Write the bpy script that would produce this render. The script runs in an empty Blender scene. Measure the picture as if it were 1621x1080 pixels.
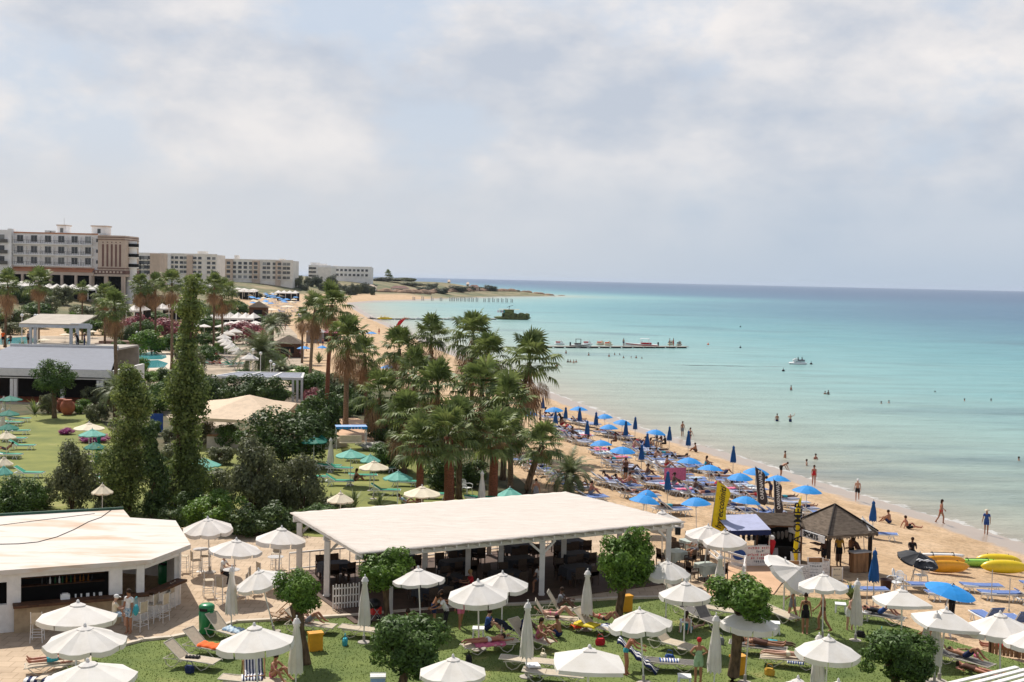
import bpy, bmesh, math, random
import numpy as np
from mathutils import Vector, Matrix, Euler, Quaternion
rnd = random.Random(7)
R = math.radians
sc = bpy.context.scene
COL = sc.collection
# ------------------------------------------------------------------ camera
CAMZ = 16.2; FPX = 1950.0; HORY = 442.0
pitch = math.atan((540 - HORY) / FPX); roll = math.atan(0.0224)
Fv = Vector((0, math.cos(pitch), -math.sin(pitch))); Uv = Vector((0, math.sin(pitch), math.cos(pitch))); Xv = Vector((1, 0, 0))
Rr = Xv * math.cos(roll) + Uv * math.sin(roll); Ur = Uv * math.cos(roll) - Xv * math.sin(roll)
camd = bpy.data.cameras.new("camera"); cam = bpy.data.objects.new("camera", camd); COL.objects.link(cam)
M = Matrix((Rr, Ur, -Fv)).transposed().to_4x4(); M.translation = Vector((0, 0, CAMZ)); cam.matrix_world = M
camd.sensor_width = 36; camd.lens = 36 * FPX / 1621; camd.clip_start = 0.5; camd.clip_end = 60000
sc.camera = cam
def P(px, py, z):                      # the world point at height z seen at photo pixel (px, py)
    d = Fv * FPX + Rr * (px - 810.5) - Ur * (py - 540)
    t = (z - CAMZ) / d.z
    return Vector((0, 0, CAMZ)) + d * t
# ------------------------------------------------------------------ light
SUN_AZ = R(-30); SUN_EL = R(53)
sunv = Vector((math.sin(SUN_AZ) * math.cos(SUN_EL), math.cos(SUN_AZ) * math.cos(SUN_EL), math.sin(SUN_EL)))
sl = bpy.data.lights.new("sun", 'SUN'); sl.energy = 4.9; sl.angle = R(0.6); sl.color = (1, .945, .87)
so = bpy.data.objects.new("sun", sl); COL.objects.link(so); so.rotation_euler = (-sunv).to_track_quat('-Z', 'Y').to_euler()
W = bpy.data.worlds.new("World"); sc.world = W; W.use_nodes = True
nt = W.node_tree; nt.nodes.clear()
def N(nt, t, **k):
    n = nt.nodes.new(t)
    for a, b in k.items():
        if a.startswith('_'): n.inputs[a[1:].replace('_', ' ')].default_value = b
        else: setattr(n, a, b)
    return n
def ramp(nt, stops, interp='LINEAR'):
    n = nt.nodes.new('ShaderNodeValToRGB'); cr = n.color_ramp; cr.interpolation = interp
    while len(cr.elements) < len(stops): cr.elements.new(0.5)
    for e, (p, c) in zip(cr.elements, stops):
        e.position = p; e.color = tuple(c) + (1,) if len(c) == 3 else c
    return n
def g(v): return (v, v, v)
sky = N(nt, 'ShaderNodeTexSky', sky_type='NISHITA', sun_disc=False, sun_elevation=SUN_EL, sun_rotation=SUN_AZ, altitude=10, air_density=1, dust_density=1.5, ozone_density=1)
tc = N(nt, 'ShaderNodeTexCoord'); L = nt.links.new
mp = N(nt, 'ShaderNodeMapping'); mp.inputs['Scale'].default_value = (1, 1, 1.6); L(tc.outputs['Generated'], mp.inputs[0])
mp.inputs['Location'].default_value = (.37, .1, 0.04)
n1 = N(nt, 'ShaderNodeTexNoise', _Scale=5.5, _Detail=8, _Roughness=.55, _Distortion=0); L(mp.outputs[0], n1.inputs['Vector'])
mp2 = N(nt, 'ShaderNodeMapping'); mp2.inputs['Scale'].default_value = (1, 1, 1.9); mp2.inputs['Location'].default_value = (2.3, 1.1, .5); L(tc.outputs['Generated'], mp2.inputs[0])
n2 = N(nt, 'ShaderNodeTexNoise', _Scale=7.0, _Detail=10, _Roughness=.54, _Distortion=0); L(mp2.outputs[0], n2.inputs['Vector'])
sep = N(nt, 'ShaderNodeSeparateXYZ'); L(tc.outputs['Generated'], sep.inputs[0])
cov = ramp(nt, [(.38, g(.12)), (.49, g(1))]); L(n1.outputs['Fac'], cov.inputs[0])
low = ramp(nt, [(0, g(1)), (.28, g(.92)), (.42, g(.34)), (1, g(.2))]); L(sep.outputs['Z'], low.inputs[0])
cm = N(nt, 'ShaderNodeMath', operation='MULTIPLY'); L(cov.outputs[0], cm.inputs[0]); L(low.outputs[0], cm.inputs[1])
# cloud tone: bright sunlit puffs to lavender grey undersides
ct = ramp(nt, [(.36, (5.5, 6.0, 6.9)), (.46, (6.9, 7.05, 7.5)), (.53, (8.1, 7.95, 8.05)), (.62, (9.2, 8.8, 8.6))]); L(n2.outputs['Fac'], ct.inputs[0])
# haze band towards the horizon, a little warmer to the left and bluer to the right
hx = ramp(nt, [(.25, (6.8, 6.95, 7.2)), (.75, (5.0, 5.85, 6.9))])
ax = N(nt, 'ShaderNodeMath', operation='MULTIPLY_ADD'); ax.inputs[1].default_value = 1.0; ax.inputs[2].default_value = .5
L(sep.outputs['X'], ax.inputs[0]); L(ax.outputs[0], hx.inputs[0])
hz = ramp(nt, [(0, g(1)), (.05, g(.80)), (.11, g(.25)), (.20, g(0))], 'EASE'); L(sep.outputs['Z'], hz.inputs[0])
sk = N(nt, 'ShaderNodeMixRGB', blend_type='MIX'); sk.inputs[0].default_value = .62; L(sky.outputs[0], sk.inputs[1]); sk.inputs[2].default_value = (6.1, 6.9, 8.1, 1)
lowmix = ramp(nt, [(0, g(.9)), (.28, g(.8)), (.5, g(0))]); L(sep.outputs['Z'], lowmix.inputs[0]); L(lowmix.outputs[0], sk.inputs[0])
m1 = N(nt, 'ShaderNodeMixRGB'); L(cm.outputs[0], m1.inputs[0]); L(sk.outputs[0], m1.inputs[1]); L(ct.outputs[0], m1.inputs[2])
m2 = N(nt, 'ShaderNodeMixRGB'); L(hz.outputs[0], m2.inputs[0]); L(m1.outputs[0], m2.inputs[1]); L(hx.outputs[0], m2.inputs[2])
bg = N(nt, 'ShaderNodeBackground', _Strength=.1); L(m2.outputs[0], bg.inputs[0])
wo = N(nt, 'ShaderNodeOutputWorld'); L(bg.outputs[0], wo.inputs[0])
sc.view_settings.view_transform = 'Standard'; sc.view_settings.look = 'None'; sc.view_settings.exposure = 0.0; sc.view_settings.gamma = 1
sc.render.engine = 'CYCLES'; sc.cycles.max_bounces = 6; sc.cycles.transparent_max_bounces = 8; sc.cycles.use_denoising = True
# ------------------------------------------------------------------ helpers
MATS = {}
def mat(name, col, rough=.8, var=.12, scale=6.0, bump=0.0, spec=.3, metal=0, col2=None, island=0.0, trans=0.0, stretch=None, bscale=None, col3=None, tiles=None):
    if name in MATS: return MATS[name]
    m = bpy.data.materials.new(name); m.use_nodes = True; nt = m.node_tree; b = nt.nodes['Principled BSDF']; L = nt.links.new
    MATS[name] = m
    b.inputs['Roughness'].default_value = rough; b.inputs['Specular IOR Level'].default_value = spec; b.inputs['Metallic'].default_value = metal
    tc = N(nt, 'ShaderNodeTexCoord'); vec = tc.outputs['Object']
    if stretch:
        mm = N(nt, 'ShaderNodeMapping'); mm.inputs['Scale'].default_value = stretch; L(vec, mm.inputs[0]); vec = mm.outputs[0]
    nz = N(nt, 'ShaderNodeTexNoise', _Scale=scale, _Detail=5, _Roughness=.6); L(vec, nz.inputs['Vector'])
    c2 = col2 or tuple(c * (1 - 2.2 * var) for c in col)
    c1 = col if col2 else tuple(min(1, c * (1 + var)) for c in col)
    r = ramp(nt, [(.32, c2), (.6, c1)] + ([(.74, col3)] if col3 else [])); L(nz.outputs['Fac'], r.inputs[0]); out = r.outputs[0]
    if tiles:
        bt = N(nt, 'ShaderNodeTexBrick'); bt.inputs['Scale'].default_value = 1; bt.inputs['Brick Width'].default_value = tiles[0]; bt.inputs['Row Height'].default_value = tiles[1]; bt.inputs['Mortar Size'].default_value = .022; bt.inputs['Mortar'].default_value = (.72, .70, .68, 1); bt.inputs['Color1'].default_value = (1, 1, 1, 1); bt.inputs['Color2'].default_value = (tiles[2],) * 3 + (1,); L(tc.outputs['Object'], bt.inputs['Vector'])
        mt = N(nt, 'ShaderNodeMixRGB', blend_type='MULTIPLY'); mt.inputs[0].default_value = 1; L(out, mt.inputs[1]); L(bt.outputs['Color'], mt.inputs[2]); out = mt.outputs[0]
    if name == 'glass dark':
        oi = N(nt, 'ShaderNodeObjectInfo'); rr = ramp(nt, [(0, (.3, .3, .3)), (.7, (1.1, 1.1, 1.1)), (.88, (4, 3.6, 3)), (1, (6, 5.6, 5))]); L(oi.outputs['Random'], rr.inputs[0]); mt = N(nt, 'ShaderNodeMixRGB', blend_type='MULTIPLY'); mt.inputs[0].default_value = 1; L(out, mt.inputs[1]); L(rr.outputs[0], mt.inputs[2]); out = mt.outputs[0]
    if island:
        ge = N(nt, 'ShaderNodeNewGeometry'); mr = N(nt, 'ShaderNodeMapRange'); mr.inputs[3].default_value = 1 - island; mr.inputs[4].default_value = 1 + island
        L(ge.outputs['Random Per Island'], mr.inputs[0]); mx = N(nt, 'ShaderNodeMixRGB', blend_type='MULTIPLY'); mx.inputs[0].default_value = 1
        L(out, mx.inputs[1]); L(mr.outputs[0], mx.inputs[2]); out = mx.outputs[0]
    L(out, b.inputs['Base Color'])
    if bump:
        bn = N(nt, 'ShaderNodeTexNoise', _Scale=bscale or scale * 4, _Detail=4); L(vec, bn.inputs['Vector'])
        bu = N(nt, 'ShaderNodeBump', _Strength=bump, _Distance=.03); L(bn.outputs['Fac'], bu.inputs['Height']); L(bu.outputs[0], b.inputs['Normal'])
    if trans:
        tr = N(nt, 'ShaderNodeBsdfTranslucent'); L(out, tr.inputs['Color']); ms = N(nt, 'ShaderNodeMixShader'); ms.inputs[0].default_value = trans
        L(b.outputs[0], ms.inputs[1]); L(tr.outputs[0], ms.inputs[2]); L(ms.outputs[0], nt.nodes['Material Output'].inputs[0])
    return m
class MB:
    def __init__(s): s.v = []; s.f = []; s.m = []
    def add(s, vs, fs, mi=0):
        o = len(s.v); s.v += [tuple(v) for v in vs]; s.f += [tuple(i + o for i in f) for f in fs]; s.m += [mi] * len(fs); return s
    def box(s, c, d, rz=0, mi=0, M=None):
        x, y, z = [a / 2 for a in d]; T = Matrix.Translation(c) @ (M or Matrix.Rotation(rz, 4, 'Z'))
        vs = [T @ Vector((a * x, b * y, e * z)) for a in (-1, 1) for b in (-1, 1) for e in (-1, 1)]
        return s.add(vs, [(0, 1, 3, 2), (4, 6, 7, 5), (0, 4, 5, 1), (2, 3, 7, 6), (0, 2, 6, 4), (1, 5, 7, 3)], mi)
    def bar(s, a, b, w, h=None, mi=0):
        a = Vector(a); b = Vector(b); d = b - a; q = d.to_track_quat('Y', 'Z').to_matrix().to_4x4()
        return s.box((a + b) / 2, (w, d.length, h or w), M=q, mi=mi)
    def tube(s, pts, r, n=6, mi=0, cap=True):
        pts = [Vector(p) for p in pts]; k = len(pts); rs = r if isinstance(r, (list, tuple)) else [r] * k; vs = []; fs = []
        ref = Vector((0, 0, 1))
        for i, p in enumerate(pts):
            t = (pts[min(i + 1, k - 1)] - pts[max(i - 1, 0)]).normalized()
            a = t.cross(ref)
            if a.length < .15: a = t.cross(Vector((1, 0, 0)))
            a.normalize(); b = t.cross(a)
            vs += [p + (a * math.cos(2 * math.pi * j / n) + b * math.sin(2 * math.pi * j / n)) * rs[i] for j in range(n)]
        for i in range(k - 1):
            fs += [(i * n + j, i * n + (j + 1) % n, (i + 1) * n + (j + 1) % n, (i + 1) * n + j) for j in range(n)]
        if cap: fs += [tuple(range(n - 1, -1, -1)), tuple((k - 1) * n + j for j in range(n))]
        return s.add(vs, fs, mi)
    def lathe(s, prof, n=16, c=(0, 0, 0), mi=0, cap=True):
        vs = []; fs = []
        for r, z in prof: vs += [(c[0] + r * math.cos(2 * math.pi * j / n), c[1] + r * math.sin(2 * math.pi * j / n), c[2] + z) for j in range(n)]
        for i in range(len(prof) - 1): fs += [(i * n + j, i * n + (j + 1) % n, (i + 1) * n + (j + 1) % n, (i + 1) * n + j) for j in range(n)]
        if cap: fs += [tuple(range(n - 1, -1, -1)), tuple((len(prof) - 1) * n + j for j in range(n))]
        return s.add(vs, fs, mi)
    def ball(s, c, r, n=10, k=7, mi=0, sq=(1, 1, 1)):
        o = len(s.v); prof = [(max(1e-4, math.sin(math.pi * i / k)) * r, -math.cos(math.pi * i / k) * r) for i in range(k + 1)]
        s.lathe(prof, n, (0, 0, 0), mi)
        for i in range(o, len(s.v)):
            v = s.v[i]; s.v[i] = (c[0] + v[0] * sq[0], c[1] + v[1] * sq[1], c[2] + v[2] * sq[2])
        return s
    def prism(s, poly, z0, z1, mi=0):
        n = len(poly); vs = [(p[0], p[1], z0) for p in poly] + [(p[0], p[1], z1) for p in poly]
        return s.add(vs, [tuple(range(n - 1, -1, -1)), tuple(range(n, 2 * n))] + [(i, (i + 1) % n, (i + 1) % n + n, i + n) for i in range(n)], mi)
    def mesh(s, name, mats, smooth=False):
        me = bpy.data.meshes.new(name); me.from_pydata(s.v, [], s.f); 
        for m in (mats if isinstance(mats, (list, tuple)) else [mats]): me.materials.append(m)
        if any(s.m): me.polygons.foreach_set('material_index', s.m)
        if smooth: me.polygons.foreach_set('use_smooth', [True] * len(s.f))
        me.update(); return me
    def build(s, name, mats, parent=None, smooth=False):
        return link(s.mesh(name, mats, smooth), name, parent)
def link(me, name, parent=None):
    o = bpy.data.objects.new(name, me); COL.objects.link(o); o.parent = parent; return o
def fix(o):                       # consistent outward normals
    bm = bmesh.new(); bm.from_mesh(o.data); bmesh.ops.recalc_face_normals(bm, faces=bm.faces); bm.to_mesh(o.data); bm.free(); return o
def tag(o, label=None, cat=None, group=None, kind=None, loc=None, rz=None, scale=None):
    if label: o['label'] = label
    if cat: o['category'] = cat
    if group: o['group'] = group
    if kind: o['kind'] = kind
    if loc is not None: o.location = loc
    if rz is not None: o.rotation_euler = (0, 0, rz)
    if scale is not None: o.scale = (scale,) * 3 if not hasattr(scale, '__len__') else scale
    return o
def thing(name, label, cat, loc=(0, 0, 0), rz=0, group=None, scale=None):
    o = bpy.data.objects.new(name, None); COL.objects.link(o); o.empty_display_size = .2
    return tag(o, label, cat, group, None, loc, rz, scale)
def kids(o): return [c for c in bpy.data.objects if c.parent == o]
KC = {}
def dup(root, label, loc, rz=0, group=None, scale=None, cat=None, name=None):
    r = root.copy(); COL.objects.link(r)
    if name: r.name = name
    tag(r, label, cat, group, None, loc, rz, scale)
    if root.name not in KC: KC[root.name] = [(c, kids(c)) for c in kids(root)]
    for c, gs in KC[root.name]:
        c2 = c.copy(); COL.objects.link(c2); c2.parent = r
        for q in gs:
            q2 = q.copy(); COL.objects.link(q2); q2.parent = c2
    return r
PROTO = {}
def proto(key, fn):
    """first call builds the source thing, later calls copy it"""
    def place(label, loc, rz=0, group=None, scale=None, cat=None):
        if key not in PROTO:
            PROTO[key] = o = fn(); return tag(o, label, cat, group, None, loc, rz, scale)
        return dup(PROTO[key], label, loc, rz, group, scale, cat)
    return place
# ------------------------------------------------------------------ terrain
SHPX = [(1750, 905), (1621, 862), (1540, 836), (1440, 808), (1300, 765), (1180, 727), (1090, 700), (1020, 680), (950, 652), (870, 622), (800, 592), (740, 566), (690, 545), (640, 524), (600, 507), (572, 492), (558, 481), (598, 477.5), (655, 476), (720, 472.5), (800, 470), (880, 469.5)]
SH = [(60, -200), (52, 20)] + [tuple(P(x, y, 0).xy) for x, y in SHPX] + [(40, 1300), (-60, 1500), (-170, 1900), (-420, 3500), (-2500, 7000)]
LANDPOLY = SH + [(-9000, 7000), (-9000, -200)]
SHa = np.array(SH)
def sdist(X, Y):
    X = np.asarray(X, float); Y = np.asarray(Y, float); best = np.full(X.shape, 1e9)
    for (ax, ay), (bx, by) in zip(SHa[:-1], SHa[1:]):
        dx, dy = bx - ax, by - ay; t = np.clip(((X - ax) * dx + (Y - ay) * dy) / (dx * dx + dy * dy), 0, 1)
        best = np.minimum(best, np.hypot(X - ax - t * dx, Y - ay - t * dy))
    ins = np.zeros(X.shape, bool); n = len(LANDPOLY)
    for i in range(n):
        x1, y1 = LANDPOLY[i]; x2, y2 = LANDPOLY[(i + 1) % n]
        if y1 == y2: continue
        c = ((y1 > Y) != (y2 > Y)) & (X < (x2 - x1) * (Y - y1) / (y2 - y1) + x1); ins ^= c
    return np.where(ins, best, -best)
def ss(t): t = np.clip(t, 0, 1); return t * t * (3 - 2 * t)
def hgt(X, Y):
    s = sdist(X, Y); X = np.asarray(X, float); Y = np.asarray(Y, float)
    b = np.where(s > 0, 2.2 * (1 - (1 - np.clip(s, 0, 30) / 30) ** 2), np.maximum(.055 * s, -4))
    return b + 7.6 * ss((s - 50) / 70) * ss((Y - 255) / 95) + 1.6 * ss((s - 12) / 25) * ss((Y - 850) / 100)
def H(x, y): return float(hgt(np.array([x]), np.array([y]))[0])
def G(px, py, dz=0.0):                 # point on the ground (plus dz) under photo pixel
    z = 2.2
    for _ in range(14):
        p = P(px, py, z + dz); p.y = min(p.y, 6000); z = .4 * z + .6 * H(p.x, p.y)
    p = P(px, py, z + dz); return Vector((p.x, p.y, H(p.x, p.y)))
ys = np.concatenate([np.linspace(-30, 20, 12)[:-1], np.linspace(20, 160, 150)[:-1], np.geomspace(160, 7000, 230)])
us = np.linspace(-1, 1, 240)
YY = np.repeat(ys[:, None], len(us), 1); XX = us[None, :] * (YY.clip(20) * .62 + 45)
ZZ = hgt(XX, YY); rngn = np.random.default_rng(3)
ZZ = ZZ + np.where((ZZ > .25) & (ZZ < 2.19), rngn.normal(0, .018, ZZ.shape), 0)
nr, nc = XX.shape
vt = np.stack([XX, YY, ZZ], -1).reshape(-1, 3); idx = np.arange(nr * nc).reshape(nr, nc)
fc = np.stack([idx[:-1, :-1], idx[:-1, 1:], idx[1:, 1:], idx[1:, :-1]], -1).reshape(-1, 4)
def npmesh(name, v, f, mats, smooth=False):
    me = bpy.data.meshes.new(name); v = np.asarray(v, np.float32); f = np.asarray(f, np.int32)
    me.vertices.add(len(v)); me.vertices.foreach_set('co', v.ravel()); k = f.shape[1]
    me.loops.add(f.size); me.loops.foreach_set('vertex_index', f.ravel()); me.polygons.add(len(f))
    me.polygons.foreach_set('loop_start', np.arange(0, f.size, k, dtype=np.int32)); me.polygons.foreach_set('loop_total', np.full(len(f), k, np.int32))
    if smooth: me.polygons.foreach_set('use_smooth', np.ones(len(f), bool))
    for m in (mats if isinstance(mats, (list, tuple)) else [mats]): me.materials.append(m)
    me.update(calc_edges=True); me.validate(); return me
def sand_mat():
    m = bpy.data.materials.new('beach sand'); m.use_nodes = True; nt = m.node_tree; b = nt.nodes['Principled BSDF']; L = nt.links.new
    ge = N(nt, 'ShaderNodeNewGeometry'); sp = N(nt, 'ShaderNodeSeparateXYZ'); L(ge.outputs['Position'], sp.inputs[0])
    n = N(nt, 'ShaderNodeTexNoise', _Scale=.35, _Detail=8, _Roughness=.65); L(ge.outputs['Position'], n.inputs['Vector'])
    r = ramp(nt, [(.3, (.45, .30, .165)), (.52, (.57, .395, .235)), (.72, (.66, .48, .31))]); L(n.outputs['Fac'], r.inputs[0])
    n3 = N(nt, 'ShaderNodeTexNoise', _Scale=3.2, _Detail=5, _Roughness=.7); L(ge.outputs['Position'], n3.inputs['Vector'])
    r3 = ramp(nt, [(.40, g(.66)), (.53, g(1))]); L(n3.outputs['Fac'], r3.inputs[0])
    mx3 = N(nt, 'ShaderNodeMixRGB', blend_type='MULTIPLY'); mx3.inputs[0].default_value = .8; L(r.outputs[0], mx3.inputs[1]); L(r3.outputs[0], mx3.inputs[2])
    # wet band by the water: height plus a little noise
    nw = N(nt, 'ShaderNodeTexNoise', _Scale=.22, _Detail=3); L(ge.outputs['Position'], nw.inputs['Vector'])
    ma = N(nt, 'ShaderNodeMath', operation='MULTIPLY_ADD'); ma.inputs[1].default_value = .35; L(nw.outputs['Fac'], ma.inputs[0]); L(sp.outputs['Z'], ma.inputs[2])
    wr = N(nt, 'ShaderNodeMapRange'); wr.inputs[1].default_value = .60; wr.inputs[2].default_value = .74; L(ma.outputs[0], wr.inputs[0])
    # weed line on the berm
    wl = ramp(nt, [(.0, g(0)), (.45, g(0)), (.5, g(1)), (.62, g(.8)), (.7, g(0)), (1, g(0))])
    wz = N(nt, 'ShaderNodeMapRange'); wz.inputs[1].default_value = .2; wz.inputs[2].default_value = 1.6; L(ma.outputs[0], wz.inputs[0]); L(wz.outputs[0], wl.inputs[0])
    nl = N(nt, 'ShaderNodeTexNoise', _Scale=2.5, _Detail=6, _Roughness=.8); L(ge.outputs['Position'], nl.inputs['Vector'])
    nlr = ramp(nt, [(.48, g(0)), (.6, g(.75))]); L(nl.outputs['Fac'], nlr.inputs[0])
    ml = N(nt, 'ShaderNodeMath', operation='MULTIPLY'); L(wl.outputs[0], ml.inputs[0]); L(nlr.outputs[0], ml.inputs[1])
    m0 = N(nt, 'ShaderNodeMixRGB'); L(ml.outputs[0], m0.inputs[0]); L(mx3.outputs[0], m0.inputs[1]); m0.inputs[2].default_value = (.30, .20, .10, 1)
    m1 = N(nt, 'ShaderNodeMixRGB'); L(wr.outputs[0], m1.inputs[0]); m1.inputs[1].default_value = (.40, .31, .235, 1); L(m0.outputs[0], m1.inputs[2])
    # inland: scrub and dry soil on the high ground far away
    ih = N(nt, 'ShaderNodeMapRange'); ih.inputs[1].default_value = 2.6; ih.inputs[2].default_value = 3.6; L(sp.outputs['Z'], ih.inputs[0])
    ni = N(nt, 'ShaderNodeTexNoise', _Scale=.05, _Detail=8, _Roughness=.7); L(ge.outputs['Position'], ni.inputs['Vector'])
    ir = ramp(nt, [(.4, (.10, .12, .055)), (.55, (.24, .20, .11)), (.7, (.36, .28, .17))]); L(ni.outputs['Fac'], ir.inputs[0])
    hy = N(nt, 'ShaderNodeMapRange'); hy.inputs[1].default_value = 905; hy.inputs[2].default_value = 960; L(sp.outputs['Y'], hy.inputs[0]); hm = N(nt, 'ShaderNodeMath', operation='MAXIMUM'); L(hy.outputs[0], hm.inputs[0]); L(ih.outputs[0], hm.inputs[1])
    m2 = N(nt, 'ShaderNodeMixRGB'); L(hm.outputs[0], m2.inputs[0]); L(m1.outputs[0], m2.inputs[1]); L(ir.outputs[0], m2.inputs[2])
    L(m2.outputs[0], b.inputs['Base Color'])
    rr = N(nt, 'ShaderNodeMapRange'); rr.inputs[3].default_value = .28; rr.inputs[4].default_value = .95; L(wr.outputs[0], rr.inputs[0]); L(rr.outputs[0], b.inputs['Roughness'])
    b.inputs['Specular IOR Level'].default_value = .3
    nb = N(nt, 'ShaderNodeTexNoise', _Scale=4.5, _Detail=6, _Roughness=.7); L(ge.outputs['Position'], nb.inputs['Vector'])
    bu = N(nt, 'ShaderNodeBump', _Strength=.75, _Distance=.09); L(nb.outputs['Fac'], bu.inputs['Height']); L(wr.outputs[0], bu.inputs['Strength']); L(bu.outputs[0], b.inputs['Normal'])
    return m
gr = link(npmesh('ground', vt, fc, sand_mat(), True), 'ground'); tag(gr, 'sandy ground of the beach and the built-up shore behind it', kind='structure')
# ------------------------------------------------------------------ sea
def sea_mat():
    m = bpy.data.materials.new('sea water'); m.use_nodes = True; nt = m.node_tree; b = nt.nodes['Principled BSDF']; L = nt.links.new
    at = N(nt, 'ShaderNodeAttribute', attribute_name='offshore'); ge = N(nt, 'ShaderNodeNewGeometry')
    mp = N(nt, 'ShaderNodeMapping'); mp.inputs['Scale'].default_value = (.012, .03, 1); L(ge.outputs['Position'], mp.inputs[0])
    n = N(nt, 'ShaderNodeTexNoise', _Scale=1, _Detail=6, _Roughness=.6, _Distortion=.3); L(mp.outputs[0], n.inputs['Vector'])
    # log of distance offshore, wobbled by the noise
    ad = N(nt, 'ShaderNodeMath', operation='ADD'); ad.inputs[1].default_value = 1; L(at.outputs['Fac'], ad.inputs[0])
    lg = N(nt, 'ShaderNodeMath', operation='LOGARITHM'); lg.inputs[1].default_value = 10; L(ad.outputs[0], lg.inputs[0])
    wob = N(nt, 'ShaderNodeMath', operation='MULTIPLY_ADD'); wob.inputs[1].default_value = .42; wob.inputs[2].default_value = -.21; L(n.outputs['Fac'], wob.inputs[0])
    sm = N(nt, 'ShaderNodeMath', operation='ADD'); L(lg.outputs[0], sm.inputs[0]); L(wob.outputs[0], sm.inputs[1])
    dv = N(nt, 'ShaderNodeMath', operation='DIVIDE'); dv.inputs[1].default_value = 4; L(sm.outputs[0], dv.inputs[0])
    r = ramp(nt, SEA_RAMP); L(dv.outputs[0], r.inputs[0])
    # seaweed patches on the bottom
    mp2 = N(nt, 'ShaderNodeMapping'); mp2.inputs['Scale'].default_value = (.006, .016, 1); mp2.inputs['Location'].default_value = (3.1, 1.7, 0); L(ge.outputs['Position'], mp2.inputs[0])
    n2 = N(nt, 'ShaderNodeTexNoise', _Scale=1.6, _Detail=8, _Roughness=.62); L(mp2.outputs[0], n2.inputs['Vector'])
    r2 = ramp(nt, [(.56, g(0)), (.68, g(.55))]); L(n2.outputs['Fac'], r2.inputs[0])
    mw = N(nt, 'ShaderNodeMixRGB'); L(r2.outputs[0], mw.inputs[0]); L(r.outputs[0], mw.inputs[1]); mw.inputs[2].default_value = (.055, .13, .17, 1)
    # thin foam at the waterline
    nf = N(nt, 'ShaderNodeTexNoise', _Scale=.5, _Detail=5, _Roughness=.7); L(ge.outputs['Position'], nf.inputs['Vector'])
    fw = N(nt, 'ShaderNodeMath', operation='MULTIPLY_ADD'); fw.inputs[1].default_value = -5.5; fw.inputs[2].default_value = 3.3; L(nf.outputs['Fac'], fw.inputs[0])
    lt = N(nt, 'ShaderNodeMath', operation='LESS_THAN'); L(at.outputs['Fac'], lt.inputs[0]); L(fw.outputs[0], lt.inputs[1])
    mf = N(nt, 'ShaderNodeMixRGB'); L(lt.outputs[0], mf.inputs[0]); L(mw.outputs[0], mf.inputs[1]); mf.inputs[2].default_value = (.62, .60, .55, 1)
    mpr = N(nt, 'ShaderNodeMapping'); mpr.inputs['Scale'].default_value = (.05, .22, 1); mpr.inputs['Rotation'].default_value = (0, 0, R(-9)); L(ge.outputs['Position'], mpr.inputs[0]); nr = N(nt, 'ShaderNodeTexNoise', _Scale=1, _Detail=9, _Roughness=.75); L(mpr.outputs[0], nr.inputs['Vector'])
    rr_ = ramp(nt, [(.38, g(.80)), (.5, g(1)), (.64, g(1.16))]); L(nr.outputs['Fac'], rr_.inputs[0]); mm_ = N(nt, 'ShaderNodeMixRGB', blend_type='MULTIPLY'); mm_.inputs[0].default_value = 1; L(mf.outputs[0], mm_.inputs[1]); L(rr_.outputs[0], mm_.inputs[2]); L(mm_.outputs[0], b.inputs['Base Color'])
    b.inputs['Roughness'].default_value = .28; b.inputs['IOR'].default_value = 1.33; b.inputs['Specular IOR Level'].default_value = .22
    mp3 = N(nt, 'ShaderNodeMapping'); mp3.inputs['Scale'].default_value = (.35, .9, 1); mp3.inputs['Rotation'].default_value = (0, 0, R(12)); L(ge.outputs['Position'], mp3.inputs[0])
    n3 = N(nt, 'ShaderNodeTexNoise', _Scale=.8, _Detail=8, _Roughness=.72); L(mp3.outputs[0], n3.inputs['Vector'])
    bu = N(nt, 'ShaderNodeBump', _Strength=.9, _Distance=.6); L(n3.outputs['Fac'], bu.inputs['Height']); L(bu.outputs[0], b.inputs['Normal'])
    return m
SEA_RAMP = [(0, (.40, .35, .275)), (.18, (.375, .385, .305)), (.30, (.325, .405, .34)), (.40, (.26, .41, .375)), (.475, (.185, .385, .385)), (.53, (.12, .32, .345)), (.585, (.075, .225, .285)), (.64, (.038, .135, .225)), (.74, (.018, .082, .175)), (1, (.012, .06, .15))]
ys2 = np.concatenate([np.linspace(10, 200, 130)[:-1], np.geomspace(200, 30000, 190)]); us2 = np.linspace(-1, 1, 200)
YY2 = np.repeat(ys2[:, None], 200, 1); XX2 = us2[None, :] * (YY2 * .62 + 60); S2 = -sdist(XX2, YY2)
idx = np.arange(XX2.size).reshape(XX2.shape); fc2 = np.stack([idx[:-1, :-1], idx[:-1, 1:], idx[1:, 1:], idx[1:, :-1]], -1).reshape(-1, 4)
sflat = S2.reshape(-1); keep = (sflat[fc2] > -3).any(1) 
used, inv = np.unique(fc2[keep], return_inverse=True)
sme = npmesh('sea', np.stack([XX2, YY2, np.zeros_like(XX2)], -1).reshape(-1, 3)[used], inv.reshape(-1, 4), sea_mat(), True)
atb = sme.attributes.new('offshore', 'FLOAT', 'POINT'); atb.data.foreach_set('value', np.clip(sflat[used], 0, 1e5).astype(np.float32))
sea = link(sme, 'sea'); tag(sea, 'calm turquoise sea turning deep blue towards the horizon', kind='structure')
def sheet(name, pxs, z, m, label, world=False, kind='structure'):
    pts = [tuple(P(x, y, z).xy) for x, y in pxs] if not world else pxs
    bm = bmesh.new(); vs = [bm.verts.new((x, y, z)) for x, y in pts]; f = bm.faces.new(vs)
    if f.normal.z < 0 or True: bm.normal_update()
    if f.normal.z < 0: f.normal_flip()
    me = bpy.data.meshes.new(name); bm.to_mesh(me); bm.free(); me.materials.append(m); o = link(me, name); return tag(o, label, kind=kind)
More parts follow.
